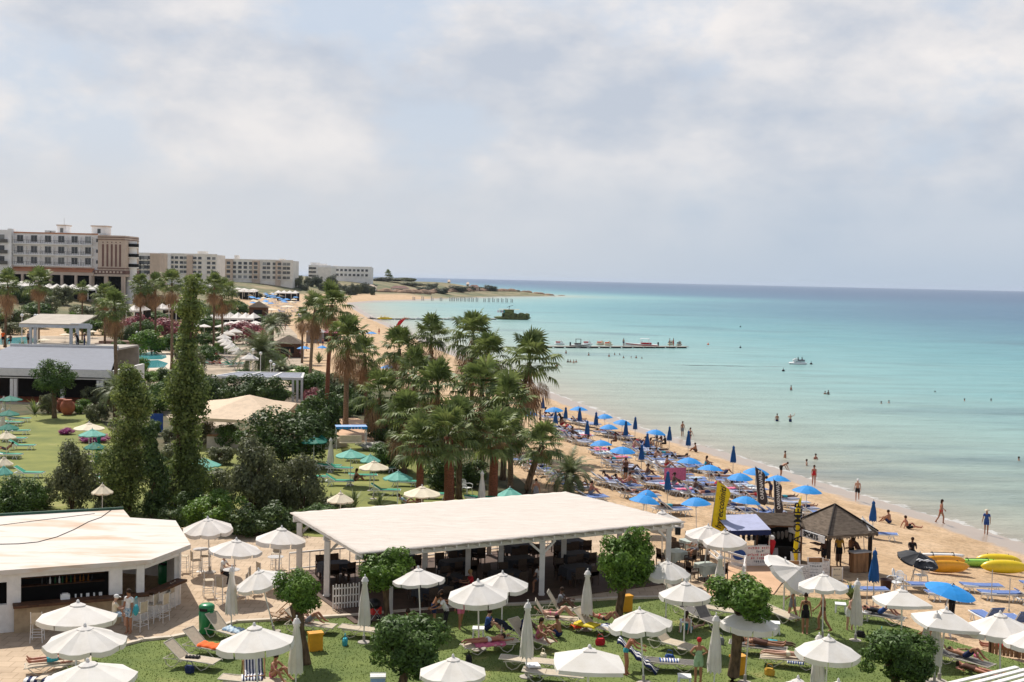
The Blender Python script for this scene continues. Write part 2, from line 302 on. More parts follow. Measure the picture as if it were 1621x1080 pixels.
# ================================================================== materials
mat('white canvas', (.85, .81, .76), .75, .05, 1.3, .3, trans=.2, col2=(.75, .70, .63)); mat('white paint', (.74, .72, .69), .55, .04, 4)
mat('white plastic', (.80, .80, .78), .4, .02, 3, spec=.5); mat('grey paint', (.42, .41, .40), .6, .06, 3)
mat('blue canvas', (.022, .28, .70), .65, .05, 4, .1, trans=.10); mat('dark blue canvas', (.012, .085, .27), .75, .06, 4, .1)
mat('green canvas', (.012, .17, .12), .7, .06, 4, .1, trans=.08); mat('mint canvas', (.16, .46, .37), .7, .05, 4, .1, trans=.1)
mat('cream canvas', (.80, .70, .52), .7, .04, 4, .1, trans=.1); mat('blue cushion', (.13, .20, .42), .8, .1, 5)
mat('pale cushion', (.42, .44, .52), .8, col2=(.2, .24, .42), scale=9); mat('green sling', (.012, .26, .15), .6, .08, 5); mat('beige sling', (.50, .42, .31), .75, .06, 8); mat('grey sling', (.13, .12, .11), .7, .1, 8)
mat('beige frame', (.62, .57, .46), .45, .03, 4, spec=.5); mat('steel pole', (.45, .45, .44), .4, .05, 4, metal=.4)
mat('wood brown', (.10, .045, .022), .7, .2, 5, .2); mat('wood light', (.28, .15, .07), .7, .2, 5, .2, stretch=(1, 1, .2))
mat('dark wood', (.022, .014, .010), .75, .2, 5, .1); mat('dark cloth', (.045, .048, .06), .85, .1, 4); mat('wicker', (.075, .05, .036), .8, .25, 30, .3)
mat('dark inside', (.012, .011, .010), .9, .1, 2); mat('glass dark', (.045, .05, .055), .15, .1, 1, spec=.6)
mat('terracotta', (.36, .11, .055), .7, .1, 3, .1); mat('black', (.012, .012, .014), .5, .1, 3)
mat('yellow plastic', (.80, .58, .015), .35, .06, 2, spec=.5); mat('amber plastic', (.78, .36, .02), .35, .08, 2, spec=.5)
mat('lime plastic', (.35, .72, .12), .35, .05, 2, spec=.5); mat('red', (.55, .03, .03), .6, .1, 3); mat('orange cloth', (.85, .13, .015), .8, .1, 6, .3)
mat('green bin', (.015, .22, .075), .35, .05, 3, spec=.5); mat('yellow flag', (.86, .66, .02), .6, .05, 4, trans=.2); mat('black flag', (.05, .04, .045), .7, .1, 4)
mat('concrete', (.42, .38, .33), .85, .08, 2, .2); mat('stone light', (.62, .53, .42), .85, .08, 2, .2)
mat('bark', (.13, .085, .05), .95, .3, 7, .9, stretch=(1, 1, .35)); mat('pale bark', (.23, .16, .10), .95, .25, 9, .8, stretch=(1, 1, 2.5))
mat('red bark', (.22, .085, .045), .95, .25, 9, .8, stretch=(1, 1, 2.5))
def leafmat(n, c, c2, tr=.25, isl=.35): return mat(n, c, .55, col2=c2, scale=1.4, island=isl, trans=tr, spec=.3)
leafmat('leaf bright', (.16, .27, .035), (.07, .15, .02)); leafmat('leaf mid', (.12, .20, .045), (.05, .10, .023)); leafmat('leaf dark', (.10, .155, .04), (.045, .08, .024))
leafmat('leaf olive', (.20, .215, .10), (.09, .105, .05)); leafmat('leaf poplar', (.25, .30, .085), (.10, .15, .04), .4)
leafmat('palm green', (.22, .265, .08), (.075, .115, .032), .3); leafmat('palm dead', (.42, .25, .125), (.22, .125, .065), .2); leafmat('palm blue green', (.21, .24, .11), (.10, .135, .05), .25)
leafmat('far green', (.11, .13, .07), (.055, .07, .038), .1, .3); leafmat('scrub', (.16, .17, .085), (.08, .09, .045), .1)
leafmat('pink flower', (.42, .13, .15), (.20, .07, .07), .2); leafmat('purple flower', (.45, .06, .28), (.22, .04, .13), .2); leafmat('white flower', (.75, .72, .66), (.4, .42, .3), .2)
# ================================================================== umbrellas
def canopy(rad, hgt_, n=8, val=.22, sag=.05, curve=0.0, seed=1, sub=3, valgap=True):
    """fabric canopy with its rim at z=0, apex at z=hgt_, n panels sagging between ribs and a valance"""
    r = random.Random(seed); b = MB(); K = n * sub; rings = [0.02, .3, .6, .85, 1.0]; vs = []
    for t in rings:
        for j in range(K):
            a = 2 * math.pi * j / K; ph = (j % sub) / sub; edge = math.cos(math.pi / n) / math.cos((ph - .5) * 2 * math.pi / n)
            rr = rad * t * (edge + (1 - edge) * (0.15 + .85 * curve)); z = hgt_ * (1 - t ** (1 + curve)) - sag * math.sin(math.pi * ph) * t * (1.2 - .4 * t)
            vs.append((rr * math.cos(a), rr * math.sin(a), z))
    fs = [(i * K + j, i * K + (j + 1) % K, (i + 1) * K + (j + 1) % K, (i + 1) * K + j) for i in range(len(rings) - 1) for j in range(K)]
    b.add(vs, fs); b.add(vs[:K], [tuple(range(K))])
    if val:
        top = vs[-K:]
        for q in range(n):
            w = [top[(q * sub + k) % K] for k in range(sub + 1)]; sw = 1 + r.uniform(-.015, .02)
            if valgap:
                g0 = Vector(w[0]).lerp(Vector(w[-1]), .025); g1 = Vector(w[-1]).lerp(Vector(w[0]), .025); w = [tuple(g0)] + w[1:-1] + [tuple(g1)]
            lo = [(x * sw, y * sw, z - val * (1 + r.uniform(-.08, .08))) for x, y, z in w]
            b.add(w + lo, [(k, k + 1, sub + 2 + k, sub + 1 + k) for k in range(sub)])
    return b
def open_umbrella(kind, rad, rim, rise, m, n=8, val=.2, curve=0.0, seed=1, vent=True, pole_m='white paint', base=True, cat='umbrella', sag=.05):
    def fn():
        t = thing(kind, '', cat)
        c = canopy(rad, rise, n, val, sag, curve, seed).build('canopy', MATS[m], t); c.location.z = rim; c.rotation_euler.z = R(seed * 17 % 45)
        if vent:
            v = canopy(rad * .2, rise * .22, n, .035, .0, 0, seed, 1).build('vent', MATS[m], c); v.location.z = rise * .86
        MB().tube([(0, 0, 0), (0, 0, rim + rise * .96)], .026, 7).build('pole', MATS[pole_m], t)
        rb = MB()
        for k in range(n):
            a = 2 * math.pi * k / n + c.rotation_euler.z; rb.tube([(0, 0, rim + rise * .9), (math.cos(a) * rad * .98, math.sin(a) * rad * .98, rim - .015)], .011, 4)
            rb.tube([(0, 0, rim - .25), (math.cos(a) * rad * .5, math.sin(a) * rad * .5, rim + rise * .42)], .009, 4)
            if not vent and not val: rb.ball((math.cos(a) * rad * 1.0, math.sin(a) * rad, rim - .02), .035, 5, 4)
        rb.build('ribs', MATS[pole_m], t)
        MB().lathe([(.01, 0), (.045, .03), (.03, .09), (.005, .12)], 8, (0, 0, rim + rise)).build('finial', MATS[pole_m], t)
        if base: MB().lathe([(.24, 0), (.24, .05), (.05, .09), (.05, .3)], 14).build('base', MATS['concrete'], t)
        return t
    return fn
def closed_umbrella(kind, h, ln, m, rad=.2, pole_m='white paint', cat='umbrella', cap=True, base=True):
    def fn():
        t = thing(kind, '', cat); b = MB(); n = 24; prof = [(0, .03), (.05, .09), (.14, .11), (.16, .085), (.5, rad * .75), (.85, rad), (1.0, rad * .98)]; vs = []
        r = random.Random(3)
        for i, (u, rr) in enumerate(prof):
            for j in range(n):
                q = rr * (1 + (.2 * math.cos(j * math.pi / 1.5) + .1 * r.uniform(-1, 1)) * min(1, u * 2.5)); a = 2 * math.pi * j / n + u * .25
                vs.append((q * math.cos(a), q * math.sin(a), h - u * ln - (.05 * math.cos(j * math.pi / 1.5 + .5) if u == 1 else 0)))
        b.add(vs, [(i * n + j, i * n + (j + 1) % n, (i + 1) * n + (j + 1) % n, (i + 1) * n + j) for i in range(len(prof) - 1) for j in range(n)])
        b.add(vs[:n], [tuple(range(n))]); b.build('folded_canopy', MATS[m], t, True)
        if cap: MB().lathe([(.01, .02), (.08, -.02), (.15, -.16), (.13, -.17)], 9, (0, 0, h)).build('vent', MATS[m], t)
        MB().tube([(0, 0, 0), (0, 0, h + .1)], .024, 7).build('pole', MATS[pole_m], t)
        if base: MB().lathe([(.24, 0), (.24, .05), (.05, .09), (.05, .3)], 14).build('base', MATS['concrete'], t)
        return t
    return fn
place_white = [proto('w%d' % i, open_umbrella('white_parasol', 1.0, 2.12, (.50, .46, .54, .48, .44)[i], 'white canvas', 8, (.17, .14, .2, .16, .12)[i], (0, .12, 0, .2, .05)[i], i + 1, sag=(.03, .08, .05, .11, .06)[i])) for i in range(5)]
place_square = proto('wsq', open_umbrella('white_parasol', 1.0, 2.15, .46, 'white canvas', 4, .12, 0, 1, sag=.03))
place_wclosed = proto('wc', closed_umbrella('folded_parasol', 2.55, 1.85, 'white canvas', .21))
place_blue = proto('bu', open_umbrella('blue_beach_umbrella', 1.0, 1.78, .36, 'blue canvas', 10, 0, .75, 2, False, 'white paint', False, sag=.015))
place_bclosed = proto('bc', closed_umbrella('folded_blue_umbrella', 2.25, 1.25, 'dark blue canvas', .2, 'steel pole', cap=False, base=False))
place_green = proto('gu', open_umbrella('green_parasol', 1.0, 2.0, .34, 'green canvas', 8, .06, .2, 3))
place_mint = proto('mu', open_umbrella('pale_green_parasol', 1.0, 2.0, .40, 'mint canvas', 8, .07, .1, 4))
place_cream = proto('cu', open_umbrella('cream_parasol', 1.0, 2.0, .42, 'cream canvas', 8, .07, 0, 2))
place_gclosed = proto('gc', closed_umbrella('folded_green_parasol', 2.4, 1.7, 'green canvas', .2))
place_farwhite = proto('fw', lambda: (lambda t: (canopy(1, .45, 8, .12, .03).build('canopy', MATS['white canvas'], t).__setattr__('location', (0, 0, 2.2)), MB().tube([(0, 0, 0), (0, 0, 2.4)], .03, 5).build('pole', MATS['white paint'], t), t)[-1])(thing('white_parasol', '', 'umbrella')))
# ================================================================== loungers and furniture
def slab(b, prof, w, th, mi=0):          # a bent slab: profile [(x,z)...] along x, width w in y
    n = len(prof); vs = []
    for x, z in prof: vs += [(x, -w / 2, z), (x, w / 2, z), (x, w / 2, z - th), (x, -w / 2, z - th)]
    fs = [(0, 1, 2, 3), tuple(4 * (n - 1) + k for k in (3, 2, 1, 0))]
    for i in range(n - 1): fs += [(4 * i + k, 4 * i + 4 + k, 4 * i + 4 + (k + 1) % 4, 4 * i + (k + 1) % 4) for k in range(4)]
    return b.add(vs, fs, mi)
def tube_lounger(name, sling, back=38, frame='beige frame'):
    # low aluminium lounger: runners bent in waves, sling seat and raised back; head towards -x, foot towards +x
    def fn():
        t = thing(name, '', 'sun lounger'); a = R(back); hx = -.35; L_ = .82; bx = hx - L_ * math.cos(a); bz = .34 + L_ * math.sin(a)
        slab(MB(), [(hx, .345), (.2, .335), (.7, .325), (.98, .30)], .58, .02).build('seat', MATS[sling], t)
        slab(MB(), [(hx - .01, .352), ((hx + bx) / 2 + .02, (.34 + bz) / 2 - .02), (bx, bz)], .58, .02).build('backrest', MATS[sling], t)
        f = MB()
        for s in (-1, 1):
            y = s * .31; f.tube([(-1.0, y, .30), (hx, y, .335), (.2, y, .325), (.98, y, .29), (1.02, y * .9, .27)], .018, 6); f.tube([(hx, y * .97, .345), (bx, y * .97, bz)], .016, 6)
        for x in (-.98, hx, .3, .98): f.tube([(x, -.31, .31), (x, .31, .31)], .015, 6)
        f.tube([(bx, -.3, bz), (bx, .3, bz)], .016, 6); f.tube([((hx + bx) / 2, -.27, (.34 + bz) / 2), ((hx + bx) / 2 - .2, -.27, .31)], .011, 5); f.tube([((hx + bx) / 2, .27, (.34 + bz) / 2), ((hx + bx) / 2 - .2, .27, .31)], .011, 5)
        f.build('frame', MATS[frame], t)
        for s in (-1, 1):
            y = s * .31; MB().tube([(-.93, y, .3), (-.85, y, .12), (-.68, y, .02), (-.5, y, .10), (-.36, y, .27), (-.2, y, .31), (.1, y, .30), (.32, y, .14), (.5, y, .02), (.68, y, .10), (.88, y, .29)], .017, 6).build('leg', MATS[frame], t)
        return t
    return fn
def plastic_lounger(name, cush, back=30):
    def fn():
        t = thing(name, '', 'sun lounger'); a = R(back); hx = -.3; L_ = .72; bx = hx - L_ * math.cos(a); bz = .38 + L_ * math.sin(a)
        f = MB()
        for s in (-1, 1):
            f.tube([(-.95, s * .33, .34), (hx, s * .33, .33), (.4, s * .33, .33), (.97, s * .33, .36)], .035, 5)
            f.tube([(hx, s * .3, .36), (bx, s * .3, bz)], .03, 5)
        for x in (-.9, -.3, .3, .95): f.box((x, 0, .33), (.06, .66, .045))
        f.build('frame', MATS['white plastic'], t)
        slab(MB(), [(hx, .40), (.3, .395), (.93, .40)], .58, .05).build('seat', MATS[cush], t)
        slab(MB(), [(hx - .01, .405), (bx, bz + .03)], .58, .05).build('backrest', MATS[cush], t)
        for x in (-.62, .62):
            for s in (-1, 1): MB().tube([(x - .17, s * .34, 0), (x - .03, s * .33, .33), (x + .03, s * .33, .33), (x + .17, s * .34, 0)], .026, 5).build('leg', MATS['white plastic'], t)
        return t
    return fn
place_lounger = proto('tl', tube_lounger('sun_lounger', 'beige sling', 40)); place_lflat = proto('tlf', tube_lounger('sun_lounger', 'beige sling', 3)); place_lup = proto('tlu', tube_lounger('sun_lounger', 'beige sling', 58))
place_lgrey = proto('tlg', tube_lounger('sun_lounger', 'grey sling', 4)); place_lgreyup = proto('tlgu', tube_lounger('sun_lounger', 'grey sling', 48))
place_bl = [proto('pb%d' % i, plastic_lounger('blue_beach_lounger', 'blue cushion', a)) for i, a in enumerate((3, 28, 48))]
place_bl += [proto('pc%d' % i, plastic_lounger('beach_lounger', 'pale cushion', a)) for i, a in enumerate((6, 36))]
place_gl = [proto('pg%d' % i, plastic_lounger('green_lounger', 'green sling', a)) for i, a in enumerate((4, 30))]
def side_table():
    t = thing('side_table', '', 'table'); MB().box((0, 0, .44), (.46, .46, .04)).box((0, 0, .41), (.40, .40, .03)).build('table_top', MATS['white plastic'], t)
    for sx in (-1, 1):
        for sy in (-1, 1): MB().bar((sx * .18, sy * .18, .40), (sx * .21, sy * .21, 0), .045).build('leg', MATS['white plastic'], t)
    return t
place_side = proto('st', side_table)
def bar_stool():
    t = thing('bar_stool', '', 'stool'); w = MATS['white paint']; MB().box((0, 0, .74), (.42, .42, .03)).build('seat', MATS['beige sling'], t)
    bk = MB(); slab(bk, [(0, 0)] * 0 or [(-.21, 1.16), (-.19, .76)], .40, .02); bk.build('backrest', MATS['beige sling'], t)
    f = MB()
    for h in (.22, .42):
        for s in (-1, 1): f.tube([(-.2, s * .2, h), (.2, s * .2, h)], .012, 5); f.tube([(s * .2, -.2, h), (s * .2, .2, h)], .012, 5)
    f.build('stretcher', w, t)
    for sx in (-1, 1):
        for sy in (-1, 1): MB().tube([(sx * .22, sy * .22, 0), (sx * .19, sy * .19, .74)] + ([(-.205, sy * .2, 1.18)] if sx < 0 else []), .016, 5).build('leg', w, t)
    return t
place_stool = proto('bs', bar_stool)
def high_table():
    t = thing('high_table', '', 'table'); MB().lathe([(.36, 0), (.38, .015), (.36, .03)], 20, (0, 0, 1.05)).build('table_top', MATS['grey paint'], t); MB().tube([(0, 0, 0), (0, 0, 1.05)], .035, 8).build('pedestal', MATS['white paint'], t); MB().lathe([(.26, 0), (.05, .05)], 14).build('base', MATS['white paint'], t); return t
place_high = proto('ht', high_table)
def dining_chair():
    t = thing('wicker_chair', '', 'chair'); w = MATS['wicker']; MB().box((0, 0, .44), (.46, .46, .07)).build('seat', w, t)
    b = MB(); slab(b, [(-.24, .94), (-.21, .70), (-.21, .46)], .46, .04); b.build('backrest', w, t)
    for s in (-1, 1): MB().bar((-.2, s * .23, .64), (.2, s * .23, .62), .05, .04).bar((.19, s * .23, .62), (.2, s * .23, .42), .04).build('armrest', w, t)
    for sx in (-1, 1):
        for sy in (-1, 1): MB().bar((sx * .2, sy * .2, .41), (sx * .21, sy * .21, 0), .04).build('leg', w, t)
    return t
place_chair = proto('dc', dining_chair)
def dining_table(top='dark cloth'):
    def fn():
        t = thing('dining_table', '', 'table'); b = MB(); n = 28; vs = []; r = random.Random(5)
        for u, z, k in ((0, .76, 1), (1, .735, 1.01), (2, .5, 1.04), (3, .36, 1.06)):
            for j in range(n):
                a = 2 * math.pi * j / n; m = max(abs(math.cos(a)), abs(math.sin(a))); q = .46 / m * k * (1 + (.035 * math.cos(j * 2.2) if u > 1 else 0)); vs.append((q * math.cos(a), q * math.sin(a), z - (.10 if u == 3 and m < .85 else 0)))
        b.add(vs, [(i * n + j, i * n + (j + 1) % n, (i + 1) * n + (j + 1) % n, (i + 1) * n + j) for i in range(3) for j in range(n)]); b.add(vs[:n], [tuple(range(n))]); b.build('tablecloth', MATS[top], t)
        MB().box((0, 0, .738), (.80, .80, .03)).build('table_top', MATS['wood brown'], t)
        for sx in (-1, 1):
            for sy in (-1, 1): MB().bar((sx * .36, sy * .36, .72), (sx * .38, sy * .38, 0), .05).build('leg', MATS['wood brown'], t)
        return t
    return fn
mat('pale green cloth', (.42, .47, .42), .8, .06, 4)
place_dark = proto('dt', dining_table()); place_pale = proto('dp', dining_table('pale green cloth'))
def plastic_chair():
    t = thing('plastic_armchair', '', 'chair'); w = MATS['white plastic']; MB().box((0, 0, .42), (.44, .44, .03)).build('seat', w, t); b = MB(); n = 9
    for k in range(n):
        y = -.2 + .4 * k / (n - 1); b.bar((-.21, y * .75, .43), (-.30, y, .80 + .1 * math.sin(math.pi * k / (n - 1))), .022, .012)
    b.tube([(-.26, -.22, .62), (-.30, -.2, .80), (-.32, -.1, .88), (-.33, 0, .9), (-.32, .1, .88), (-.30, .2, .80), (-.26, .22, .62)], .018, 5); b.build('backrest', w, t)
    for s in (-1, 1): MB().tube([(-.28, s * .24, .62), (0, s * .28, .66), (.2, s * .27, .62), (.22, s * .25, .42)], .022, 5).build('armrest', w, t)
    for sx in (-1, 1):
        for sy in (-1, 1): MB().bar((sx * .2, sy * .2, .41), (sx * .25, sy * .24, 0), .04).build('leg', w, t)
    return t
place_pchair = proto('pc', plastic_chair)
def towel(name, label, loc, rz, ln, w, mats, z=0, fold=0, slope=0, seed=1, kind=None, stripes=0):
    r = random.Random(seed); b = MB(); nx, ny = 14, 6
    vs = [((i / nx - .5) * ln, (j / ny - .5) * w * (1 + .06 * math.sin(i)), .02 + .02 * r.random() + fold * .06 * abs(math.sin(i * .9 + j * .3)) - (.07 if (j in (0, ny)) else 0) + slope * (.5 - i / nx) * ln) for i in range(nx + 1) for j in range(ny + 1)]
    b.v = vs
    for i in range(nx):
        for j in range(ny): b.f.append((i * (ny + 1) + j, (i + 1) * (ny + 1) + j, (i + 1) * (ny + 1) + j + 1, i * (ny + 1) + j + 1)); b.m.append((j if stripes == 1 else i) % 2 if len(mats) > 1 else 0)
    o = b.build(name, [MATS[m] for m in mats], None, True); md = o.modifiers.new('t', 'SOLIDIFY'); md.thickness = .012
    return tag(o, label, 'towel', None, None, Vector(loc) + Vector((0, 0, z)), rz)
# ================================================================== foliage
nr_ = np.random.default_rng(11)
def unit(v): return v / np.maximum(np.linalg.norm(v, axis=1, keepdims=True), 1e-6)
def leaves(name, pts, nrm, size, m, aspect=.55, jit=.8, seed=1):
    """one leaf quad per point, facing roughly along nrm"""
    r = np.random.default_rng(seed); n = len(pts); nn = unit(nrm + r.normal(0, jit, (n, 3)) * .6 + np.array([0, 0, .25])); a = unit(np.cross(nn, r.normal(0, 1, (n, 3)))); b = np.cross(nn, a)
    s = (size * r.uniform(.45, 1.6, n))[:, None]; c = pts; bend = nn * s * .18
    v = np.stack([c - a * s * .5, c + b * s * aspect * .5 + bend, c + a * s * .5, c - b * s * aspect * .5 + bend], 1).reshape(-1, 3)
    return npmesh(name, v, np.arange(n * 4).reshape(n, 4), MATS[m] if isinstance(m, str) else m)
def blob_points(clumps, n, r, shell=.55, flat=1.0):
    cs = np.array([c[:3] for c in clumps]); rr = np.array([c[3] for c in clumps]); w = rr ** 2; k = r.choice(len(cs), n, p=w / w.sum()); d = unit(r.normal(0, 1, (n, 3))); d[:, 2] *= flat
    q = rr[k] * (shell + (1 - shell) * r.random(n) ** .5) * r.uniform(.75, 1.12, n); return cs[k] + d * q[:, None], d
def crown_clumps(R3, n, cr, r, lo=-.6, z0=0):
    out = []
    while len(out) < n:
        d = r.normal(0, 1, 3); d /= np.linalg.norm(d)
        if d[2] < lo: continue
        q = r.uniform(.45, .92); out.append((d[0] * R3[0] * q, d[1] * R3[1] * q, z0 + d[2] * R3[2] * q, cr * r.uniform(.6, 1.25)))
    return out
def tree_mesh(R3, nl, size, m, seed, ncl=40, cr=None, lo=-.6, shell=.5, aspect=.55, jit=.8):
    r = np.random.default_rng(seed); cr = cr or min(R3) * .38; cl = crown_clumps(R3, ncl, cr, r, lo); p, d = blob_points(cl, nl, r, shell); cen = p / np.array(R3); 
    return leaves('crown', p, unit(d + .8 * unit(cen)), size, m, aspect, jit, seed)
def bush_at(name, label, cat, loc, me, scale, rz, group=None, m=None, stem='bark', sh=.4):
    t = thing(name, label, cat, loc, rz, group); c = link(me, 'foliage', t); c.scale = scale; c.location.z = scale[2] * .85
    b = MB()
    for k in range(4):
        a = k * 1.7 + rz; b.tube([(.05 * math.cos(a), .05 * math.sin(a), -.1), (.25 * scale[0] * math.cos(a), .25 * scale[1] * math.sin(a), scale[2] * 1.1)], [.05, .02], 5)
    b.build('stem', MATS[stem], t); return t
def limbtree(name, label, cat, loc, crown_me, cscale, cz, trunk_h, tr, rz=0, group=None, barkm='bark', lean=(0, 0), knob=False):
    t = thing(name, label, cat, loc, rz, group); c = link(crown_me, 'crown', t); c.scale = cscale; c.location = (lean[0], lean[1], cz)
    b = MB(); r = random.Random(int(cz * 100)); pts = [(lean[0] * u + r.uniform(-.05, .05) * tr * 4, lean[1] * u + r.uniform(-.05, .05) * tr * 4, -.1 + (trunk_h + .1) * u) for u in (0, .12, .35, .6, .85, 1)]
    b.tube(pts, [tr * 1.35, tr * 1.08, tr * .95, tr * .9, tr * (.9 if not knob else 1.15), tr * (.8 if not knob else 1.25)], 10)
    for k in range(7):
        a = k * .9 + r.random(); e = r.uniform(.3, .8); q = (pts[-1][0] + cscale[0] * e * math.cos(a), pts[-1][1] + cscale[1] * e * math.sin(a), cz + cscale[2] * r.uniform(-.35, .55)); mid = tuple((pts[-1][i] * .5 + q[i] * .5) + (0.08 if i == 2 else 0) for i in range(3))
        b.tube([pts[-1], mid, q], [tr * .55, tr * .3, tr * .1], 6)
    b.build('trunk', MATS[barkm], t, True); return t
# fan palm crowns
def fan_frond(b, origin, dirv, plen, fr, droop, r, segs=17, dead=False):
    d = Vector(dirv).normalized(); side = d.cross(Vector((0, 0, 1)))
    if side.length < .1: side = Vector((1, 0, 0))
    side.normalize(); up = side.cross(d); o = Vector(origin); e = o + d * plen + Vector((0, 0, -droop * plen * .25)); w = .03
    b.add([o - side * w, o + side * w, e + side * .012, e - side * .012], [(0, 1, 2, 3)])
    for k in range(segs):
        a = (k / (segs - 1) - .5) * R(205 if not dead else 120) + r.uniform(-.03, .03); q = d * math.cos(a) + side * math.sin(a); ln = fr * (.72 + .28 * math.cos(a * .7)) * r.uniform(.9, 1.08)
        n = q.cross(up).normalized() * (ln * .07 if not dead else ln * .03); cup = up * .12 * ln
        m1 = e + q * ln * .55 + cup * abs(math.sin(a)) + Vector((0, 0, -droop * ln * .10)); m2 = e + q * ln * (.95 - .1 * droop) + Vector((0, 0, -droop * ln * (.42 + .3 * r.random())))
        b.add([e, m1 - n, m1 + n, m2], [(0, 1, 2), (1, 3, 2)])
def fan_crown(seed, nf=38, pl=.8, fr=.85, top=True):
    r = random.Random(seed); b = MB()
    for k in range(nf):
        u = k / nf; el = R(82 - 118 * u + r.uniform(-22, 22)); az = k * 2.39996 + r.uniform(-.25, .25)
        fan_frond(b, (0, 0, .1 * (1 - u)), (math.cos(az) * math.cos(el), math.sin(az) * math.cos(el), math.sin(el)), pl * r.uniform(.6, 1.3), fr * r.uniform(.6, 1.15), .2 + .9 * u * r.uniform(.4, 1.2), r, r.choice([13, 15, 17]))
    return b.mesh('crown', MATS['palm green'])
def fan_skirt(seed, nf=38, ln=1.25):
    r = random.Random(seed); b = MB()
    for k in range(nf):
        az = k * 2.39996; el = R(-20 - 66 * r.random()); fan_frond(b, (0.1 * math.cos(az), .1 * math.sin(az), -.1 - .5 * (k / nf)), (math.cos(az) * math.cos(el), math.sin(az) * math.cos(el), math.sin(el)), .55, ln * r.uniform(.5, .85), .9, r, 9, True)
    return b.mesh('dead_fronds', MATS['palm dead'])
FC = [fan_crown(i) for i in range(4)]; FS = [fan_skirt(i) for i in range(3)]
FCs = [fan_crown(10 + i, 30, .7, .9) for i in range(2)]
def fan_palm(label, loc, h, s, lean=(0, 0), skirt=1.0, tr=.2, bark='pale bark', group=None, seed=0, rz=0, thin=False):
    t = thing('fan_palm', label, 'palm tree', loc, 0, group); b = MB(); k = 9; r = random.Random(seed + 5)
    pts = [(lean[0] * (i / k) ** 1.6, lean[1] * (i / k) ** 1.6, -.15 + (h + .15) * i / k) for i in range(k + 1)]; b.tube(pts, [tr * (1.5 if i == 0 else 1.05 - .25 * i / k + .04 * (i % 2)) for i in range(k + 1)], 10); b.build('trunk', MATS[bark], t, True)
    c = link(FC[seed % 4], 'crown', t); c.location = pts[-1]; c.scale = (s, s, s * .95); c.rotation_euler = (lean[1] * -.04, lean[0] * .04, rz + seed * 1.3)
    if skirt: q = link(FS[seed % 3], 'dead_fronds', t); q.location = pts[-1]; q.scale = (s * .8 * (.6 + .4 * skirt), s * .8 * (.6 + .4 * skirt), s * skirt * 1.1); q.rotation_euler.z = seed * 2.1
    return t
def date_crown(seed, nf=46, ln=2.6):
    r = random.Random(seed); b = MB()
    for k in range(nf):
        u = k / nf; el = R(84 - 88 * u + r.uniform(-6, 6)); az = k * 2.39996; d = Vector((math.cos(az), math.sin(az), 0)); L_ = ln * r.uniform(.85, 1.1); pts = []; p = Vector((0, 0, 0)); e = el
        for i in range(9): pts.append(p.copy()); p = p + (d * math.cos(e) + Vector((0, 0, math.sin(e)))) * L_ / 8; e -= R(7 + 7 * u + i * .9)
        side = d.cross(Vector((0, 0, 1)))
        for i in range(8):
            a, c = pts[i], pts[i + 1]; b.add([a - side * .02, a + side * .02, c + side * .012, c - side * .012], [(0, 1, 2, 3)]); tdir = (c - a).normalized()
            for j in range(4):
                q = a.lerp(c, j / 4); f = (i + j / 4) / 8; ll = .5 * math.sin(math.pi * min(1, .12 + f * .86)) * L_ / 2.6 + .06
                if f < .1: continue
                for s in (-1, 1):
                    tip = q + (side * s * .75 + tdir * .62).normalized() * ll + Vector((0, 0, .10 * ll - .28 * ll * r.random())); b.add([q - tdir * .035, q + tdir * .035, tip], [(0, 1, 2)])
    return b.mesh('crown', MATS['palm blue green'])
DC = date_crown(1, 60); DC2 = date_crown(2, 48, 2.2)
def date_palm(label, loc, h, s, tr=.25, me=None, lean=(0, 0), group=None, cat='palm tree'):
    t = thing('date_palm', label, cat, loc, 0, group); b = MB(); k = 8
    b.tube([(lean[0] * i / k, lean[1] * i / k, -.15 + (h + .15) * i / k) for i in range(k + 1)], [tr * (1.2 + (.13 if i % 2 else 0)) for i in range(k + 1)], 9); b.build('trunk', MATS['bark'], t); c = link(me or DC, 'crown', t); c.location = (lean[0], lean[1], h); c.scale = (s,) * 3; c.rotation_euler.z = h; return t
# ================================================================== people
for n_, c_ in (('skin tan', (.36, .17, .095)), ('skin light', (.52, .30, .21)), ('skin red', (.42, .17, .11)), ('skin dark', (.12, .06, .04))): mat(n_, c_, .5, .05, 5, spec=.35)
for n_, c_ in (('hair brown', (.035, .018, .01)), ('hair blond', (.35, .22, .09)), ('cloth white', (.75, .74, .72)), ('cloth black', (.015, .014, .016)), ('cloth red', (.5, .02, .03)), ('cloth blue', (.03, .08, .28)), ('cloth teal', (.05, .35, .42)), ('cloth pink', (.65, .16, .26)), ('cloth green', (.30, .45, .28)), ('cloth grey', (.22, .22, .24)), ('cloth brown', (.10, .045, .03)), ('cloth yellow', (.6, .35, .05))): mat(n_, c_, .85, .08, 8)
mat('pattern cloth', (.6, .68, .72), .85, col2=(.05, .20, .35), scale=14); mat('cloth navy', (.015, .025, .09), .85, .08, 8)
EYE = mat('eye dark', (.02, .015, .012), .3); LIP = mat('lip', (.33, .09, .08), .5)
def dv(az, el): a, e = R(az), R(el); return Vector((math.sin(a) * math.cos(e), math.cos(a) * math.cos(e), math.sin(e)))   # az from +y (front)
